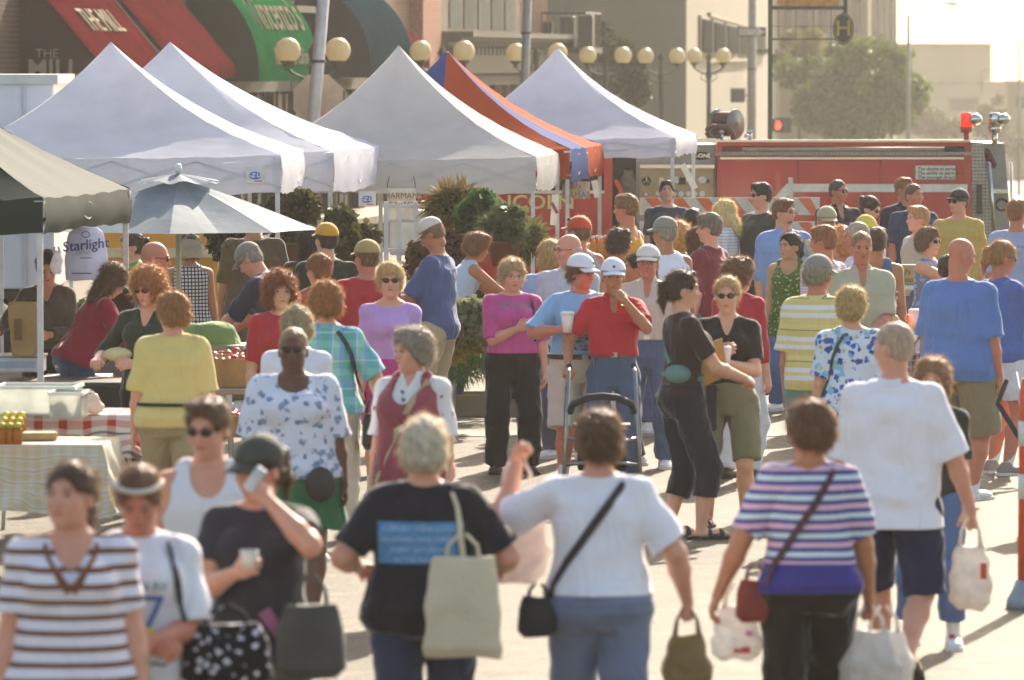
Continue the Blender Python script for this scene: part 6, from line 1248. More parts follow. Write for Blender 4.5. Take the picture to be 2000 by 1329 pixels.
person(1606, 457, 'brown-haired man in white and mauve striped shirt looking left', H=1.76, w=1.06, fac=-50, hd=(-22, 8), hair=('comb', '#8a5a34'), skn='red', top=dict(c=('stripe', '#ddd', .022, [(0, '#dcd6e2'), (.6, '#b89ab8')]), hem=.5, loose=.022, sl=.95), bot=dict(c='#6a6a70'), s=244)
person(1642, 459, 'curly strawberry-blonde woman behind the man in mauve stripes', H=1.66, fem=1, fac=200, hd=(40, 0), hair=('curly', '#b9854e'), skn='pink', top=dict(c='#d8d6dc', hem=.5), bot=dict(c='#6f7280'), s=232, det=0)
person(1602, 502, 'stocky man from behind in yellow and white striped polo and grey cap', H=1.74, w=1.16, belly=.5, fac=22, hd=(28, 10), hair=('mid', '#8f8672'), cap=('#8f8a80', None), gl=('wire', '#b0a898'), skn='red', top=dict(c=('stripe', '#fff', .215, [(0, '#dccb82'), (.20, '#e9e6e8'), (.34, '#e2d590'), (.46, '#e9e6e8'), (.60, '#dccb82'), (.80, '#4a4a44'), (.82, '#e2d38c')]), hem=.475, loose=.032, sl=.95, slw=.03, collar='#e2d48c'), bot=dict(kind='shorts', c='#76968f', t=1.02, loose=.026), s=284)
I = person(1664, 574, 'short-haired blonde woman from behind in blue flowered shirt and white trousers', H=1.62, fem=1, w=1.14, fac=-2, hd=(16, 4), hair=('mid', '#b09a64'), skn='fair', top=dict(c=('flower', '#dfe6f0', [(11, .30, '#8fc4e4'), (17, .33, '#4a66b4'), (13, .20, '#b9cc7a'), (12, .26, '#3f57a4')]), hem=.50, loose=.024, sl=.85, slw=.02), bot=dict(c='#d0c8c0'), s=303)
strap(I, around(I, .82*1.62, .50*1.62, 205, 262, .035), .022, mat('strap_teal', '#25484a', .7))
I = person(1683, 452, 'man in sage green polo facing the camera with a tired squint', H=1.78, w=1.08, belly=.3, fac=176, hd=(0, 6), hair=('buzz', '#8a6a4a'), skn='red', fat=.6, top=dict(c='#b6b59a', hem=.5, loose=.026, sl=.95, collar='#bcbba2', neck='v'), bot=dict(c='#6d6a5e'), La=(.02, .18, .58), s=256)
person(1672, 434, 'balding man in white shirt looking left behind the sage polo', H=1.76, fac=-80, hd=(-6, 6), hair=('buzz', '#a89a84'), skn='red', top=dict(c='#dcdee6', hem=.5), bot=dict(c='#5a5a66'), s=238)
person(1712, 449, 'dark-haired person in blue tank top facing away behind the sage polo', H=1.70, w=1.05, fac=15, hair=('short', '#4a3426'), skn='tan', top=dict(kind='tank', c='#5f7392', hem=.5), bot=dict(c='#4a4a50'), s=236)
person(1697, 424, 'person in a bright yellow patterned cap deep in the crowd', H=1.62, fac=150, hd=(-20, 20), cap=('#d6c648', None), hair=('short', '#6a4a30'), top=dict(c='#cfc9bc', hem=.5), bot=dict(c='#4a4a50'), s=208, det=0)
person(1616, 411, 'older man in beige cap and cream shirt facing the camera', H=1.74, w=1.08, fac=172, hd=(-4, 12), cap=('#b5ab88', None), hair=('short', '#8a8070'), skn='red', fat=.6, top=dict(c='#c9bd9a', hem=.5, collar='#c9bd9a'), bot=dict(c='#6a6450'), s=214)
# ---- fire crew and others by the engine
crew = 'fire crew standing by the engine'
I = person(1637, 358, 'firefighter in dark navy shirt with badge and sunglasses left of the group', H=1.80, w=1.08, fac=160, hd=(-30, 4), hair=('buzz', '#4a3a2c'), gl=('sun', '#3a2c22'), skn='red', top=dict(c='#262a38', hem=.5, loose=.022, collar='#262a38', neck='v'), bot=dict(c='#22242e'), s=182, group=crew)
MB().box(tuple(onto(I, -.045, .735)), (.035, .006, .045)).build('badge', mat('badge', '#c4c8d0', .4, .5), I['root'])
person(1765, 357, 'firefighter in dark navy shirt half hidden behind the blue tee', H=1.82, w=1.06, fac=168, hd=(-28, 0), hair=('short', '#8a6038'), skn='red', top=dict(c='#2a2f40', hem=.5, loose=.022, collar='#2a2f40'), bot=dict(c='#22242e'), s=182, group=crew)
I = person(1784, 369, 'firefighter in blue tee with white chest badge, arms down', H=1.80, w=1.12, fac=168, hd=(-26, 0), hair=('buzz', '#5a4a3a'), skn='red', top=dict(c='#33415f', hem=.5, loose=.024), bot=dict(c='#22242e'), s=188, group=crew)
decal(I, 'FD', -.045, .735, .09, mat('white_ink2', '#d8c8c4', .8))
person(1706, 373, 'woman in black tee with dark bun and sunglasses reaching out an arm', H=1.70, fem=1, w=1.0, bust=.5, fac=120, hd=(-4, 22), hair=('bun', '#2e1c14'), gl=('sun',), skn='fair', top=dict(c='#252422', hem=.5, sl=.7), bot=dict(c='#33343c'), Ra=(.22, .16, .62), s=192)
person(1873, 375, 'man in mustard tee, dark cap and sunglasses by the engine steps', H=1.78, w=1.14, fac=196, hd=(32, 2), hair=('short', '#3a2c20'), cap=('#262428', None), gl=('sun',), skn='pink', fat=.6, top=dict(c='#c4a65a', hem=.45, loose=.034, sl=1.0, slw=.03), bot=dict(c='#6a6658'), s=194)
person(1303, 372, 'man in dark tee looking up behind the barricade', H=1.74, w=1.06, fac=178, hd=(4, -16), hair=('short', '#2a221d'), skn='pink', top=dict(c='#3c4252', hem=.5), bot=dict(c='#33343c'), s=176)
person(1986, 392, 'man from behind in pale grey-blue tee at right edge', H=1.80, w=1.16, fac=15, hd=(30, 0), hair=('short', '#8a5c38'), gl=('sun',), skn='red', top=dict(c=('print', '#a4acca', dict(x=(-.18, .18), z=(1.36, 1.385), side=-1, c='#a4acca', c2='#7a82a4', scale=90, thr=.5)), hem=.48, loose=.028, sl=.95), bot=dict(c='#7a7f8c'), s=212)
I = person(1812, 431, 'brown-haired woman in sleeveless plaid blouse drinking from a cup', H=1.62, fem=1, w=1.08, fac=118, hd=(8, 0), hair=('mid', '#6a4e34'), gl=('sun', '#3a1f18'), skn='fair', top=dict(kind='sleeveless', c=('check', '#aab4cc', '#8088a4', .05), hem=.5), bot=dict(c='#5b6480'), Ra=(-.04, .16, .83), Rp=(.6, .6, -1), s=224, hcurl=(.6, 1.2))
cup(I, 1, 'white cup raised to the lips of the woman in plaid', (.0, -.03, .06), sc_=.9)
strap(I, around(I, .815*1.62, .45*1.62, 200, 262, .035), .05, mat('strap_brown', '#3a281f', .7))
bag(wld(I, (.30, .12, .93)), 'large white paper bag in front of the woman drinking', 'bag', 'tote', .32, .12, .50, '#dcdde4', top=.48, rz=0, seed=31)
person(1794, 428, 'person with reddish-brown hair just behind the woman drinking', H=1.70, fac=-110, hair=('short', '#a47a4c'), skn='pink', top=dict(c='#b0a89c', hem=.5), bot=dict(c='#55586a'), s=206, det=0)
person(1851, 487, 'dark-haired child behind the bald man in blue', H=1.40, fem=.5, fac=10, hair=('short', '#2e211a'), top=dict(c='#55463c', hem=.5), bot=dict(c='#3f4a66'), s=226, det=0)
I = person(1732, 550, 'girl with ponytail, white headband and orange top sipping from a cup', H=1.36, fem=.8, w=.92, fac=50, hd=(22, 14), hair=('pony', '#4a2f1e'), skn='fair', size=1.04, top=dict(kind='tank', c='#e06a3c', hem=.5, neck='scoop'), bot=dict(kind='shorts', c='#5b6f96', t=.8), Ra=(.02, .20, .76), hcurl=(.6, 1.1), s=252)
cup(I, 1, 'white foam cup held by the girl with headband', (.03, -.03, .04), sc_=1.25, c='#ecdcd6')
G = MB(); G.tube([tuple(I['C']+I['HM'] @ (A(.089*math.cos(a), .030, .036+.094*math.sin(a))*I['hs'])) for a in [R(j) for j in range(-20, 201, 20)]], .007, 6); G.build('headband', mat('headband_white', '#e6dfe4', .6), I['root'], True)
I = person(1884, 470, 'large bald man in blue tee and khaki shorts looking down to the right', H=1.84, w=1.26, belly=.6, fac=32, hd=(38, 16), hair=('shaved', '#9a8468'), skn='red', fat=.8, top=dict(c='#5f80bd', hem=.455, loose=.038, sl=.98, slw=.035, drape=1.05), bot=dict(kind='shorts', c='#8f8468', t=1.03, loose=.032), shoes=('#d9d9d6', 'sneaker'), feet=((.07, .02, 0), (.07, -.02, 0)), s=278)
bag(wld(I, (-.36, .12, 1.18)), 'maroon and grey plaid backpack at left side of the bald man in blue', 'backpack', 'purse', .26, .20, .48, ('check', '#5a3540', '#8a8a90', .045), top=.44, name='backpack')
I = person(1964, 471, 'woman with ponytail in blue tee and white shorts at right edge', H=1.74, fem=1, w=1.18, bust=.8, fac=62, hd=(10, 14), hair=('pony', '#9a7448'), gl=('sun', '#8a8480'), skn='red', top=dict(c='#566fae', hem=.485, loose=.032, sl=.95, slw=.03, drape=1.02), bot=dict(kind='shorts', c='#dcdbe2', t=.72, loose=.024), La=(.05, .24, .62), Ra=(.06, .26, .62), shoes=('#8a8278', 'sneaker'), hcurl=(1, 1), s=262)
# ================================================================ STALLS AND SMALL THINGS
def plaidmat(nm, base, c1, c2, p, wv=.35):
    k = ('pl', nm)
    if k in _mats: return _mats[k]
    m, nt, b = newmat(nm); _mats[k] = m; L = nt.links.new; tc = N(nt, 'ShaderNodeTexCoord'); sp = N(nt, 'ShaderNodeSeparateXYZ'); L(tc.outputs['Object'], sp.inputs[0]); o = None
    u = math_(nt, 'ADD', sp.outputs[0], 0.0); v = math_(nt, 'ADD', sp.outputs[1], sp.outputs[2])
    g1 = math_(nt, 'LESS_THAN', math_(nt, 'FRACT', math_(nt, 'DIVIDE', u, p)), wv); g2 = math_(nt, 'LESS_THAN', math_(nt, 'FRACT', math_(nt, 'DIVIDE', v, p)), wv)
    l1 = math_(nt, 'LESS_THAN', math_(nt, 'ABSOLUTE', math_(nt, 'SUBTRACT', math_(nt, 'FRACT', math_(nt, 'DIVIDE', v, p)), .7)), .05)
    o = mixc(nt, math_(nt, 'MULTIPLY', math_(nt, 'ADD', g1, g2), .5), c4(base), c4(c1)); o = mixc(nt, math_(nt, 'MULTIPLY', l1, .8), o, c4(c2)); L(o, b.inputs['Base Color']); b.inputs['Roughness'].default_value = .85; add_trans(nt, b, o, .1); return m
def table(px, s, z, wx, wy, lab, c='#c4c6c4', rz=0, lean=0):
    p = at(px, s); t = thing('folding_table', (p.x, p.y, 0), lab, 'table', rz, 'tables at the market stalls'); MB().box((0, 0, z-.02), (wx, wy, .04)).build('tabletop', mat('table_top', c, .5), t, bevel=.008)
    for x in (-1, 1):
        for y in (-1, 1): MB().tube([(x*(wx/2-.1), y*(wy/2-.08), 0), (x*(wx/2-.14), y*(wy/2-.08), z-.04)], .014, 8).build('leg', steel, t, True)
    return t
def tcloth(par, z, wx, wy, drop, m, lab, seed=0):
    rs = np.random.RandomState(seed); ph = rs.rand(4)*6; g = MB(); hx_, hy_ = wx/2+.01, wy/2+.01
    def fn(u, v):
        x = (u-.5)*(wx+2*drop); y = (v-.5)*(wy+2*drop); ox = max(0, abs(x)-hx_); oy = max(0, abs(y)-hy_); dr = max(ox, oy); X_ = max(-hx_, min(hx_, x)); Y_ = max(-hy_, min(hy_, y))
        f_ = .05*dr/drop*math.sin(9*(x+y)+ph[0])+.03*dr/drop*math.sin(21*(x-y)+ph[1]); X_ += math.copysign(f_+.02*min(1, dr*9), x) if ox > 0 else 0; Y_ += math.copysign(f_+.02*min(1, dr*9), y) if oy > 0 else 0
        return (X_, Y_, z+.004-dr*(1+.06*math.sin(5*(x+y)+ph[2])))
    g.grid(fn, 56, 48); o = g.build('tablecloth', m, None, True); o.location = par.location; o.rotation_euler = par.rotation_euler; return tag(o, lab, 'tablecloth')
t1 = table(130, 300, .80, 1.15, .75, 'stall table under the red plaid cloth', rz=R(-4)); tcloth(t1, .80, 1.15, .75, .30, plaidmat('red_plaid', '#d5cfcf', '#a8322c', '#2a3350', .16), 'red, white and blue plaid tablecloth on the left stall', 1)
t2 = table(60, 325, .80, .95, .7, 'stall table under the cream checked cloth', rz=R(-4)); tcloth(t2, .80, .95, .7, .42, plaidmat('cream_plaid', '#d9d3c4', '#d0c19c', '#b8a888', .075, .5), 'cream and tan checked tablecloth hanging low at left edge', 2)
t3 = table(70, 268, .76, 1.3, .7, 'dark-covered vendor table holding the scale', '#3a3430'); MB().box((0, -.36, .45), (1.34, .02, .55)).build('skirt', mat('brown_cloth', '#3b3029', .9), t3)
table(150, 262, .74, .5, .5, 'small grey folding table beside the red jacket'); table(1765, 212, 1.02, .9, .5, 'white-topped table holding the cardboard box', '#d9d8d2')
def pbox(px, s, z, d, lab, cat, m, nm, bev=.01, rz=0): o = MB().box((0, 0, d[2]/2), d).build(nm, m, None, bevel=bev); q = at(px, s); o.location = (q.x, q.y, z); o.rotation_euler = (0, 0, rz); return tag(o, lab, cat)
# bins, jars, board
def bin_(px, s, z, w_, d_, h, lab):
    q = at(px, s); t = thing('plastic_bin', (q.x, q.y, z), lab, 'bin', R(-4)); m = mat('clear_plastic', '#d6d8d2', .25, trans=.6, coat=.3); f = MB(); f.box((0, 0, .008), (w_, d_, .012)); f.box((0, -d_/2, h/2), (w_, .008, h)); f.box((0, d_/2, h/2), (w_, .008, h)); f.box((w_/2, 0, h/2), (.008, d_-.01, h)); f.box((-w_/2, 0, h/2), (.008, d_-.01, h)); f.build('tub', m, t)
    f = MB(); f.box((0, -d_/2-.006, h), (w_+.03, .016, .02)); f.box((0, d_/2+.006, h), (w_+.03, .016, .02)); f.box((w_/2+.006, 0, h), (.016, d_-.01, .02)); f.box((-w_/2-.006, 0, h), (.016, d_-.01, .02)); f.build('rim', mat('bin_rim', '#e6e6e0', .4), t); return q
bin_(75, 303, .81, .50, .4, .18, 'large clear plastic bin on the red plaid cloth'); q = bin_(133, 306, .81, .2, .3, .16, 'smaller clear bin of green plastic baskets')
for k in range(3): 
    f = MB(); f.lathe((0, 0, 0), [(0, 0), (.05, 0), (.06, .045), (.055, .045), (.045, .006), (0, .006)], 4); o = f.build('berry_basket', mat('basket_green', '#3f6a4c', .6), None); o.location = (q.x-.02+.03*(k == 1), q.y-.02, .83+.045*k); tag(o, ['lowest green berry basket in the small bin', 'middle green berry basket in the small bin', 'top green berry basket in the small bin'][k], 'basket', 'green berry baskets in the bin')
b_ = bag(at(165, 303, 1.0), 'crumpled pale plastic bag on the red plaid cloth', 'bag', 'plastic', .24, .18, .19, '#dccfc6', top=.15, seed=41)
pbox(72, 325, .81, (.22, .16, .045), 'wooden cutting board block on the checked cloth', 'board', mat('board_wood', '#a8834e', .5, var=.2), 'cutting_board', .004, R(10))
for k in range(9):
    q = at(2+(k % 3)*15+(k//3)*4, 330-(k//3)*5); t = thing('honey_jar', (q.x, q.y, .815), 'honey jar with yellow lid grouped at left end of the checked cloth', 'jar', 0, 'honey jars with yellow lids at the left edge'); MB().lathe((0, 0, 0), [(0, 0), (.026, 0), (.03, .01), (.03, .085), (.022, .10), (0, .10)], 12).build('glass', mat('honey', '#b8801c', .15, trans=.5, var=.2), t, True); MB().lathe((0, 0, .10), [(0, 0), (.025, 0), (.025, .022), (.006, .03), (0, .03)], 12).build('lid', mat('yellow_lid', '#c9b92e', .5), t, True)
# scale and bag
q = at(32, 262); t = thing('kitchen_scale', (q.x, q.y, .765), 'white digital scale with blue display panel on the vendor table', 'scale'); MB().box((0, 0, .06), (.42, .26, .11)).build('housing', mat('scale_white', '#d6dae2', .4), t, bevel=.012); MB().box((0, 0, .128), (.44, .28, .014)).build('platform', steel, t); MB().box((-.02, -.133, .06), (.34, .008, .05)).build('display', mat('scale_blue', '#a8bcd4', .4), t)
q = at(46, 264); t = thing('paper_bag', (q.x, q.y, .90), 'brown paper grocery bag held open over the scale', 'bag'); F = Fld(); F.loft(A(0, 0, 0), np.eye(3), [(0, .09, .05, 0), (.1, .10, .06, 0), (.42, .12, .07, 0)], k=.004, n=5); F.disp(wr(61, .005)); F.plane((0, 0, .40), (0, 0, 1)); mk('bag_body', *F.mesh(.01), mat('kraft', '#b3905c', .8, bump=.4, bscale=20), t); MB().box((-.04, -.075, .2), (.05, .012, .16)).build('printed_mark', mat('ink_brown', '#7a5a2c', .7), t)
# hanging bags
q = at(168, 262); t = thing('hanging_bags', (q.x, q.y, zat(548, 262)), 'stack of white plastic bags printed with blue writing hung from the green canopy', 'bags')
F = Fld(); F.loft(A(0, 0, 0), np.eye(3), [(0, .155, .018, 0), (.05, .16, .03, 0), (.25, .155, .028, 0), (.35, .13, .02, 0), (.40, .08, .012, 0)], k=.006, n=3); F.disp(wr(71, .008, 1.3)); hb = mk('bag_stack', *F.mesh(.008), mat('bag_white', '#d5d8ea', .5, trans=.3, bump=.4), t)
bi = mat('ink_blue', '#3a4680', .6); textmesh('Starlight', .105, bi, hb, FACE((0, -.05, .265), 0) @ Matrix.Rotation(R(6), 4, 'Z'), 'bag_letters', shear=.1, bold=.001); textmesh('OPTIC', .03, mat('ink_grey', '#8a90a8', .6), hb, FACE((-.02, -.05, .205)), 'bag_letters', sx=1.3); MB().box((-.0, -.05, .17), (.09, .004, .006)).build('bag_line', bi, hb); MB().box((-.03, -.048, .055), (.15, .004, .008)).build('bag_line', bi, hb)
f = MB().tube([(.03*math.cos(R(a)), -.05, .345+.022*math.sin(R(a))) for a in range(0, 360, 30)], .003, 5, closed=True); f.build('bag_emblem', bi, hb)
o = bag(at(110, 268, 1.78), 'twisted white plastic bag hanging from the canopy leg', 'bag', 'plastic', .09, .06, .25, '#dcd8dc', top=.2, seed=44); o = bag(at(373, 238, 1.70), 'white plastic bags hanging under the blue-grey umbrella', 'bag', 'plastic', .22, .1, .24, '#d5cfc8', top=.2, seed=45)
# trucks behind the stalls
S = 186.0; q = at(105, S); t = thing('box_truck', (q.x, q.y, 0), 'white box truck behind the leftmost canopies', 'truck'); wp = mat('truck_white', '#c6ccd6', .4, var=.04); MB().box((-1.9, 1.1, 1.78), (3.8, 2.2, 2.2)).build('box', wp, t, bevel=.02)
MB().box((-1.9, 1.1, 2.885), (3.9, 2.3, .10)).build('roof_trim', mat('alu', '#aab2b4', .4, .6), t)
for k in range(7): MB().box((-.3-k*.5, -.012, 1.75), (.03, .03, 2.1)).build('rib', mat('rib', '#b0b4ba', .4), t)
for x in (-.6, -3.2): w_ = MB().lathe((x, .15, .40), [(.15, -.12), (.38, -.12), (.40, -.08), (.40, .08), (.38, .12), (.15, .12)], 24, rx=R(90)).build('wheel', mat('tyre', '#1c1b1a', .8), t, True); MB().lathe((x, .13, .40), [(0, -.08), (.2, -.1), (.2, .1), (0, .1)], 16, rx=R(90)).build('rim', chrome, w_, True)
MB().box((-1.9, 1.1, .58), (3.7, 1.6, .16)).build('chassis', blk_, t)
S = 203.0; q = at(425, S); t = thing('yellow_trailer', (q.x, q.y, 0), 'yellow vending trailer with pale rail behind the umbrella', 'trailer'); MB().box((-.60, .85, 1.12), (1.2, 1.7, 1.5)).build('body', mat('trailer_yellow', '#d29a34', .5, var=.05), t, bevel=.03); MB().box((-.60, -.03, zat(494, S)), (1.22, .05, .09)).build('rail', mat('rail_cream', '#cfc4a0', .5), t)
for x in (-.95, -.3): w_ = MB().lathe((x, .1, .30), [(.1, -.1), (.28, -.1), (.30, -.07), (.30, .07), (.28, .1), (.1, .1)], 20, rx=R(90)).build('wheel', mat('tyre', '#1c1b1a', .8), t, True)
# crates of produce
tm_ = mat('tomato', '#b5402c', .3, var=.2); wd_ = mat('crate_wood', '#b08a4e', .7, var=.2, bump=.3)
def crate(px, s, z, lab, w_=.45, d_=.32, h=.14, fill='tomato', c=None, n=26, legs=0):
    q = at(px, s); t = thing('produce_crate', (q.x, q.y, z), lab, 'crate'); f = MB(); f.box((0, 0, .01), (w_, d_, .016))
    for e in (-1, 1): f.box((0, e*d_/2, h/2), (w_, .012, h)); f.box((e*w_/2, 0, h/2), (.012, d_-.014, h))
    f.build('box', wd_, t); rs = np.random.RandomState(int(px)); f = MB()
    for i in range(n): f.ball(((rs.rand()-.5)*(w_-.08), (rs.rand()-.5)*(d_-.08), h*.75+rs.rand()*.05), .026+.01*rs.rand(), 8)
    tag(f.build('produce', c or tm_, t, True), kind='stuff'); return t
table(445, 276, .78, .9, .7, 'plain table under the tomato crates', '#a89a80'); crate(455, 276, .785, 'wooden crate heaped with tomatoes beside the yellow tee', .5, .34, .20); crate(425, 268, .785, 'second tomato crate under the hands of the bending man', .36, .3, .17); crate(480, 284, .5, 'low crate of wrapped goods under the tomato table', .3, .25, .15, n=14)
table(930, 226, .80, .6, .5, 'narrow table under the red tomato tray', '#8a6a44'); crate(936, 226, .805, 'small wooden tray of red tomatoes in front of the pale blue top', .30, .22, .08, n=18)
F = Fld(); F.ell((0, 0, 0), (.26, .2, .17), k=.01); F.disp(wr(81, .028, .9)); F.plane((0, 0, -.05), (0, 0, -1)); q = at(400, 262); o = mk('cloth_cover', *F.mesh(.012), cloth('#7d9a58')); o.location = (q.x, q.y, zat(670, 262)); tag(o, 'green cloth draped over goods beside the yellow tee', 'cloth cover'); table(400, 262, zat(672, 262)-.0, .6, .5, 'small table under the green cloth cover', '#8a8272')
# chairs
def chair(px, s, lab, c, rz=0):
    q = at(px, s); t = thing('folding_chair', (q.x, q.y, 0), lab, 'chair', rz); m = mat('chair_cloth', c, .6, trans=.15); MB().box((0, 0, .45), (.44, .42, .03)).build('seat', m, t, bevel=.01); MB().box((0, .21, .78), (.44, .03, .34), rx=R(-8)).build('backrest', m, t, bevel=.01)
    for x in (-1, 1):
        MB().tube([(x*.21, -.2, 0), (x*.21, -.19, .45)], .012, 6).build('leg', steel, t, True); MB().tube([(x*.21, .26, 0), (x*.21, .19, .45), (x*.21, .24, .95)], .012, 6).build('leg', steel, t, True)
chair(190, 258, 'grey padded folding chair behind the red jacket', '#6e7070', R(12)); chair(790, 222, 'red folding chair beside the white rack', '#b03a24', R(-20)); chair(815, 215, 'red folding chair behind the blue tee', '#a83420', R(15))
F = Fld(); F.ell((0, 0, 0), (.16, .15, .06), k=.02); F.ell((0, 0, .07), (.085, .09, .09), k=.03); q = at(222, 258); o = mk('straw_hat', *F.mesh(.010), mat('hat_black', '#26231f', .7)); o.location = (q.x, q.y, zat(585, 258)); o.rotation_euler = (R(-60), R(20), 0); tag(o, 'dark wide-brimmed hat hanging behind the auburn-haired woman', 'hat')
# white rack, banners
q = at(775, 208); t = thing('display_rack', (q.x, q.y, 0), 'white metal display rack under the second canopy', 'rack'); f = MB()
for x in (-.10, .02, .22, .38): f.box((x, 0, .88), (.045, .03, 1.76), ry=R(-3 if x > .2 else 0))
for z in (.4, .9, 1.3, 1.72): f.box((.12, .02, z), (.52, .02, .03))
f.tube([(.35, -.02, 1.2), (.05, -.02, .6)], .01, 5); f.tube([(.05, -.02, 1.2), (.35, -.02, .6)], .01, 5); f.build('frame', steel, t)
def banner(x0, y0, x1, y1, s, lab, c, lines, tc_='#8a7a66', sz=.1, tilt=0):
    q = at((x0+x1)/2, s); w_ = (x1-x0)/s; h = (y1-y0)/s; t = thing('banner', (q.x, q.y, zat((y0+y1)/2, s)), lab, 'banner'); g = MB(); g.grid(lambda u, v: ((u-.5)*w_, .02*math.sin(u*9)+.01*math.sin(v*7), (v-.5)*h+tilt*(u-.5)), 16, 8); b_ = g.build('sheet', mat('vinyl', c, .5, trans=.3, bump=.4, bscale=8), t, True); sd_ = b_.modifiers.new('s', 'SOLIDIFY'); sd_.thickness = .003
    for k, l in enumerate(lines): textmesh(l, sz, mat('banner_ink', tc_, .7), b_, FACE((0, -.035, h*.28-k*sz*1.15)), 'banner_letters')
    f = MB(); f.tube([(-w_/2, 0, h/2), (-w_/2+.02, 0, h/2+.12)], .004, 4); f.tube([(w_/2, 0, h/2), (w_/2-.02, 0, h/2+.12)], .004, 4); f.build('cord', blk_, t); return t
banner(756, 368, 812, 434, 199, 'crumpled clear-and-white banner hung from the second canopy', '#cfccc0', ['HARMAN', 'FARMS'], '#9a4a3a', .08); banner(1098, 355, 1152, 388, 178, 'tan stall sign hanging under the orange and blue canopy', '#c9b59a', ['CENT', 'MAMAS'], '#8a7866', .09)
for k, (x, y0, y1, r) in enumerate(((1136, 360, 390, 40), (1164, 352, 386, 12), (1345, 318, 372, 28), (1083, 380, 440, -3))):
    q = at(x, 178 if k < 3 else 200); s_ = 178 if k < 3 else 200; o = MB(); h = (y1-y0)/s_; o.box((0, 0, 0), (.07, .006, h), ry=R(-r)); q2 = o.build('paper_streamer', mat('streamer', '#d9d6cc', .6, trans=.3), None); q2.location = (q.x, q.y, zat((y0+y1)/2, s_)); tag(q2, ['slanted white streamer under the orange canopy', 'short white tag on the orange canopy leg', 'red-printed plastic streamer flapping by the engine', 'narrow paper strip taped below the cream canopy'][k], 'streamer')
MB().box((.0, -.005, .02), (.03, .004, .12), ry=R(-28)).build('red_print', mat('print_red', '#b0383a', .6), q2)
# jars at the honey stall
table(1175, 219, zat(508, 219), .5, .4, 'small table of drink bottles behind the orange cap', '#8a7a5c')
for k in range(4):
    q = at(1158+k*8, 219-(k % 2)); t = thing('drink_bottle', (q.x, q.y, zat(508, 219)), 'orange drink bottle in the row beside the canopy leg', 'bottle', 0, 'orange bottles behind the orange cap'); MB().lathe((0, 0, 0), [(0, 0), (.03, 0), (.034, .02), (.034, .12), (.02, .16), (.014, .19), (0, .19)], 12).build('glass', mat('juice', '#c9602a' if k % 2 else '#c99a3a', .2, trans=.4), t, True); MB().lathe((0, 0, .19), [(0, 0), (.016, 0), (.016, .025), (0, .025)], 10).build('cap', mat('bottle_cap', '#d8d4c8', .5), t, True)
pbox(810, 196, 1.15, (.5, .4, .45), 'white cooler box behind the tall plant', 'cooler', mat('cooler_white', '#cfd0c8', .5), 'cooler_box', .03)
# cardboard box
q = at(1770, 212); t = thing('cardboard_box', (q.x, q.y, 1.025), 'tan cardboard box printed with a small emblem and a dark word', 'box'); MB().box((0, 0, .09), (.30, .22, .18)).build('carton', mat('cardboard', '#b3986a', .8), t, bevel=.004); bi2 = mat('ink_brown', '#7a5a2c', .7); textmesh('Hospira', .07, bi2, t, FACE((0.02, -.115, .045)), 'box_letters'); MB().tube([(-.02, -.116, .09), (0, -.116, .14), (.02, -.116, .12), (.03, -.116, .09)], .005, 5).build('box_emblem', bi2, t)
# walker
q = at(1176, 283); t = thing('walker', (q.x, q.y, 0), 'wheeled grey walking frame with curved black backrest pushed by the man in red', 'walker'); fr = mat('walker_frame', '#8f9094', .3, .8); ru = mat('walker_rubber', '#26262a', .7); H2 = lambda y: zat(y, 283)
for e in (-1, 1):
    MB().tube([(e*.225, .22, .96), (e*.23, .1, .93), (e*.24, .04, .70), (e*.27, -.22, .10)], .014, 8).build('front_tube', fr, t, True); MB().tube([(e*.235, .08, .72), (e*.26, .30, .10)], .013, 8).build('rear_tube', fr, t, True)
    MB().tube([(e*.225, .34, .955), (e*.225, .20, .965)], .020, 8).build('hand_grip', ru, t, True); f = MB(); f.tube([(e*.225, .20, .95), (e*.235, .12, .90), (e*.25, .10, .82), (e*.26, .05, .60), (e*.262, .08, .25)], .004, 5); f.build('brake_cable', ru, t, True)
    for yy in (-.22, .32): w_ = MB().lathe((e*.275, yy, .10), [(.03, -.014), (.09, -.014), (.10, -.006), (.10, .006), (.09, .014), (.03, .014)], 20, ry=R(90)).build('wheel', ru, t, True); MB().lathe((e*.275, yy, .10), [(0, -.017), (.05, -.017), (.05, .017), (0, .017)], 14, ry=R(90)).build('hub', fr, w_, True)
    f = MB(); f.tube([(e*.245, -.02, .48), (e*.14, -.05, .46), (0, -.05, .46)], .012, 7); f.tube([(e*.255, -.12, .30), (e*.10, -.14, .32), (0, -.14, .32)], .012, 7); f.build('cross_tube', fr, t, True)
MB().tube([(-.22, .03, .66), (-.20, -.05, .72), (-.10, -.09, .765), (0, -.10, .775), (.10, -.09, .765), (.20, -.05, .72), (.22, .03, .66)], .026, 10).build('backrest_pad', ru, t, True); MB().box((0, .08, .56), (.40, .24, .03)).build('seat', ru, t, bevel=.01); MB().box((0, .0, .36), (.34, .22, .20)).build('basket', mat('basket_black', '#222226', .8, trans=.2), t, bevel=.02)
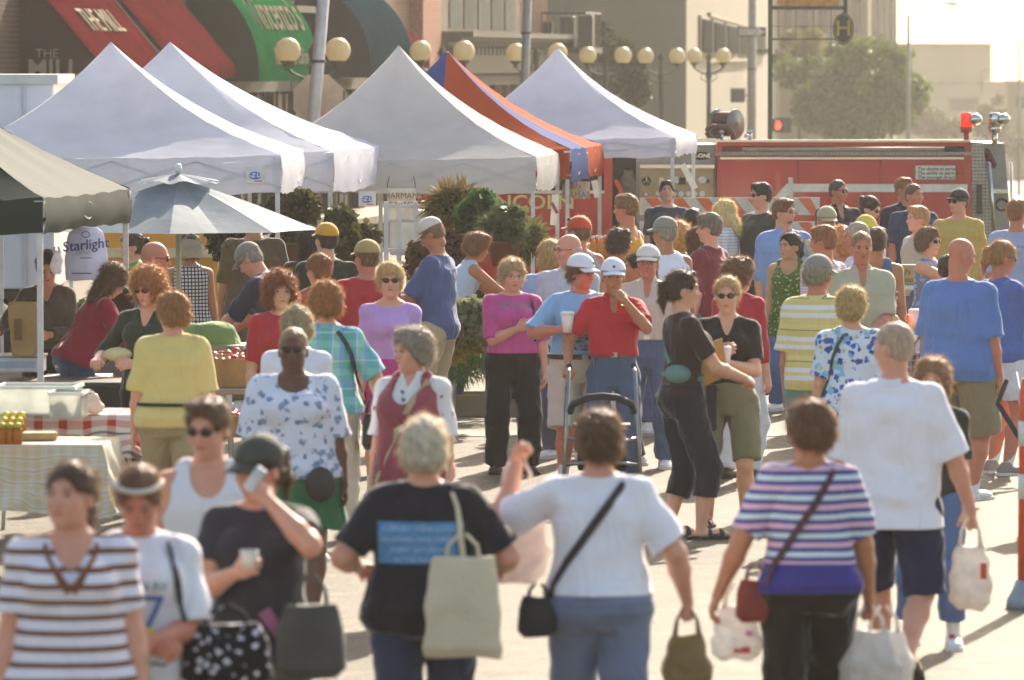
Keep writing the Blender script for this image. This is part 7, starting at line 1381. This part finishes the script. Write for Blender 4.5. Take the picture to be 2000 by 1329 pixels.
# stroller, channelizer, cone
q = at(1985, 300); t = thing('stroller', (q.x+.05, q.y, 0), 'black and white stroller pushed by the woman at right edge', 'stroller'); f = MB(); f.tube([(-.10, .1, 1.0), (-.16, .05, .85), (-.02, -.05, .62), (.06, -.1, .45)], .018, 8); f.build('handle', ru, t, True); f = MB(); f.tube([(-.04, .12, 1.05), (.10, -.2, .12)], .015, 8); f.tube([(.20, .12, 1.05), (.02, -.1, .12)], .015, 8); f.tube([(.0, .0, .8), (.3, .3, .12)], .015, 8); f.build('frame', steel, t, True)
F = Fld(); F.ell((.16, .0, .66), (.15, .22, .24), k=.02); F.disp(wr(91, .01)); mk('seat_cloth', *F.mesh(.012), mat('stroller_cloth', '#2b2b32', .8), t)
for x, y in ((.10, -.2), (.3, .3), (.02, -.1)): MB().lathe((x, y, .10), [(.03, -.015), (.09, -.015), (.10, 0), (.09, .015), (.03, .015)], 18, ry=R(90)).build('wheel', ru, t, True)
q = at(2008, 347); t = thing('channelizer_post', (q.x, q.y, 0), 'orange and white traffic channelizer cropped by the right edge', 'traffic post'); MB().lathe((0, 0, 0), [(0, .12), (.05, .12), (.045, 1.22), (.03, 1.30), (0, 1.30)], 18).build('tube', mat('cone_orange', '#d9532c', .5), t, True)
for z in (.62, .92): MB().lathe((0, 0, z), [(.0485, 0), (.0505, 0), (.0495, .14), (.0475, .14)], 18).build('white_band', mat('band_white', '#d9d6d0', .4), t, True)
MB().lathe((0, 0, 0), [(0, 0), (.115, 0), (.11, .05), (.08, .10), (.06, .16), (0, .16)], 20).build('base', mat('base_bluegrey', '#8a98a4', .6), t, True)
q = at(1909, 226); t = thing('traffic_cone', (q.x, q.y, 0), 'orange traffic cone glimpsed beside the big blue tee', 'traffic cone'); MB().lathe((0, 0, 0), [(0, .03), (.15, .03), (.03, 1.10), (0, 1.10)], 18).build('cone', mat('cone_orange', '#d9532c', .5), t, True); MB().lathe((0, 0, .7), [(.073, 0), (.077, 0), (.06, .16), (.056, .16)], 18).build('white_band', mat('band_white', '#d9d6d0', .4), t, True); MB().box((0, 0, .015), (.4, .4, .03)).build('base', mat('cone_orange', '#d9532c', .5), t)
# ================================================================ AIR
def haze():
    o = MB().box((10, 400, 30), (1300, 900, 84)).build('haze', None) if False else None
    mb = MB().box((0, 395, 19), (700, 830, 68)); me = mb.build('haze', bpy.data.materials.new('haze_air')); m = me.data.materials[0]; m.use_nodes = True; nt = m.node_tree; nt.nodes.remove(nt.nodes['Principled BSDF']); v = N(nt, 'ShaderNodeVolumePrincipled'); v.inputs['Density'].default_value = HAZE; v.inputs['Color'].default_value = (.96, .93, .86, 1); v.inputs['Anisotropy'].default_value = .55
    nt.links.new(v.outputs[0], [n for n in nt.nodes if n.type == 'OUTPUT_MATERIAL'][0].inputs['Volume']); tag(me, kind='stuff')
HAZE = .0003
haze()
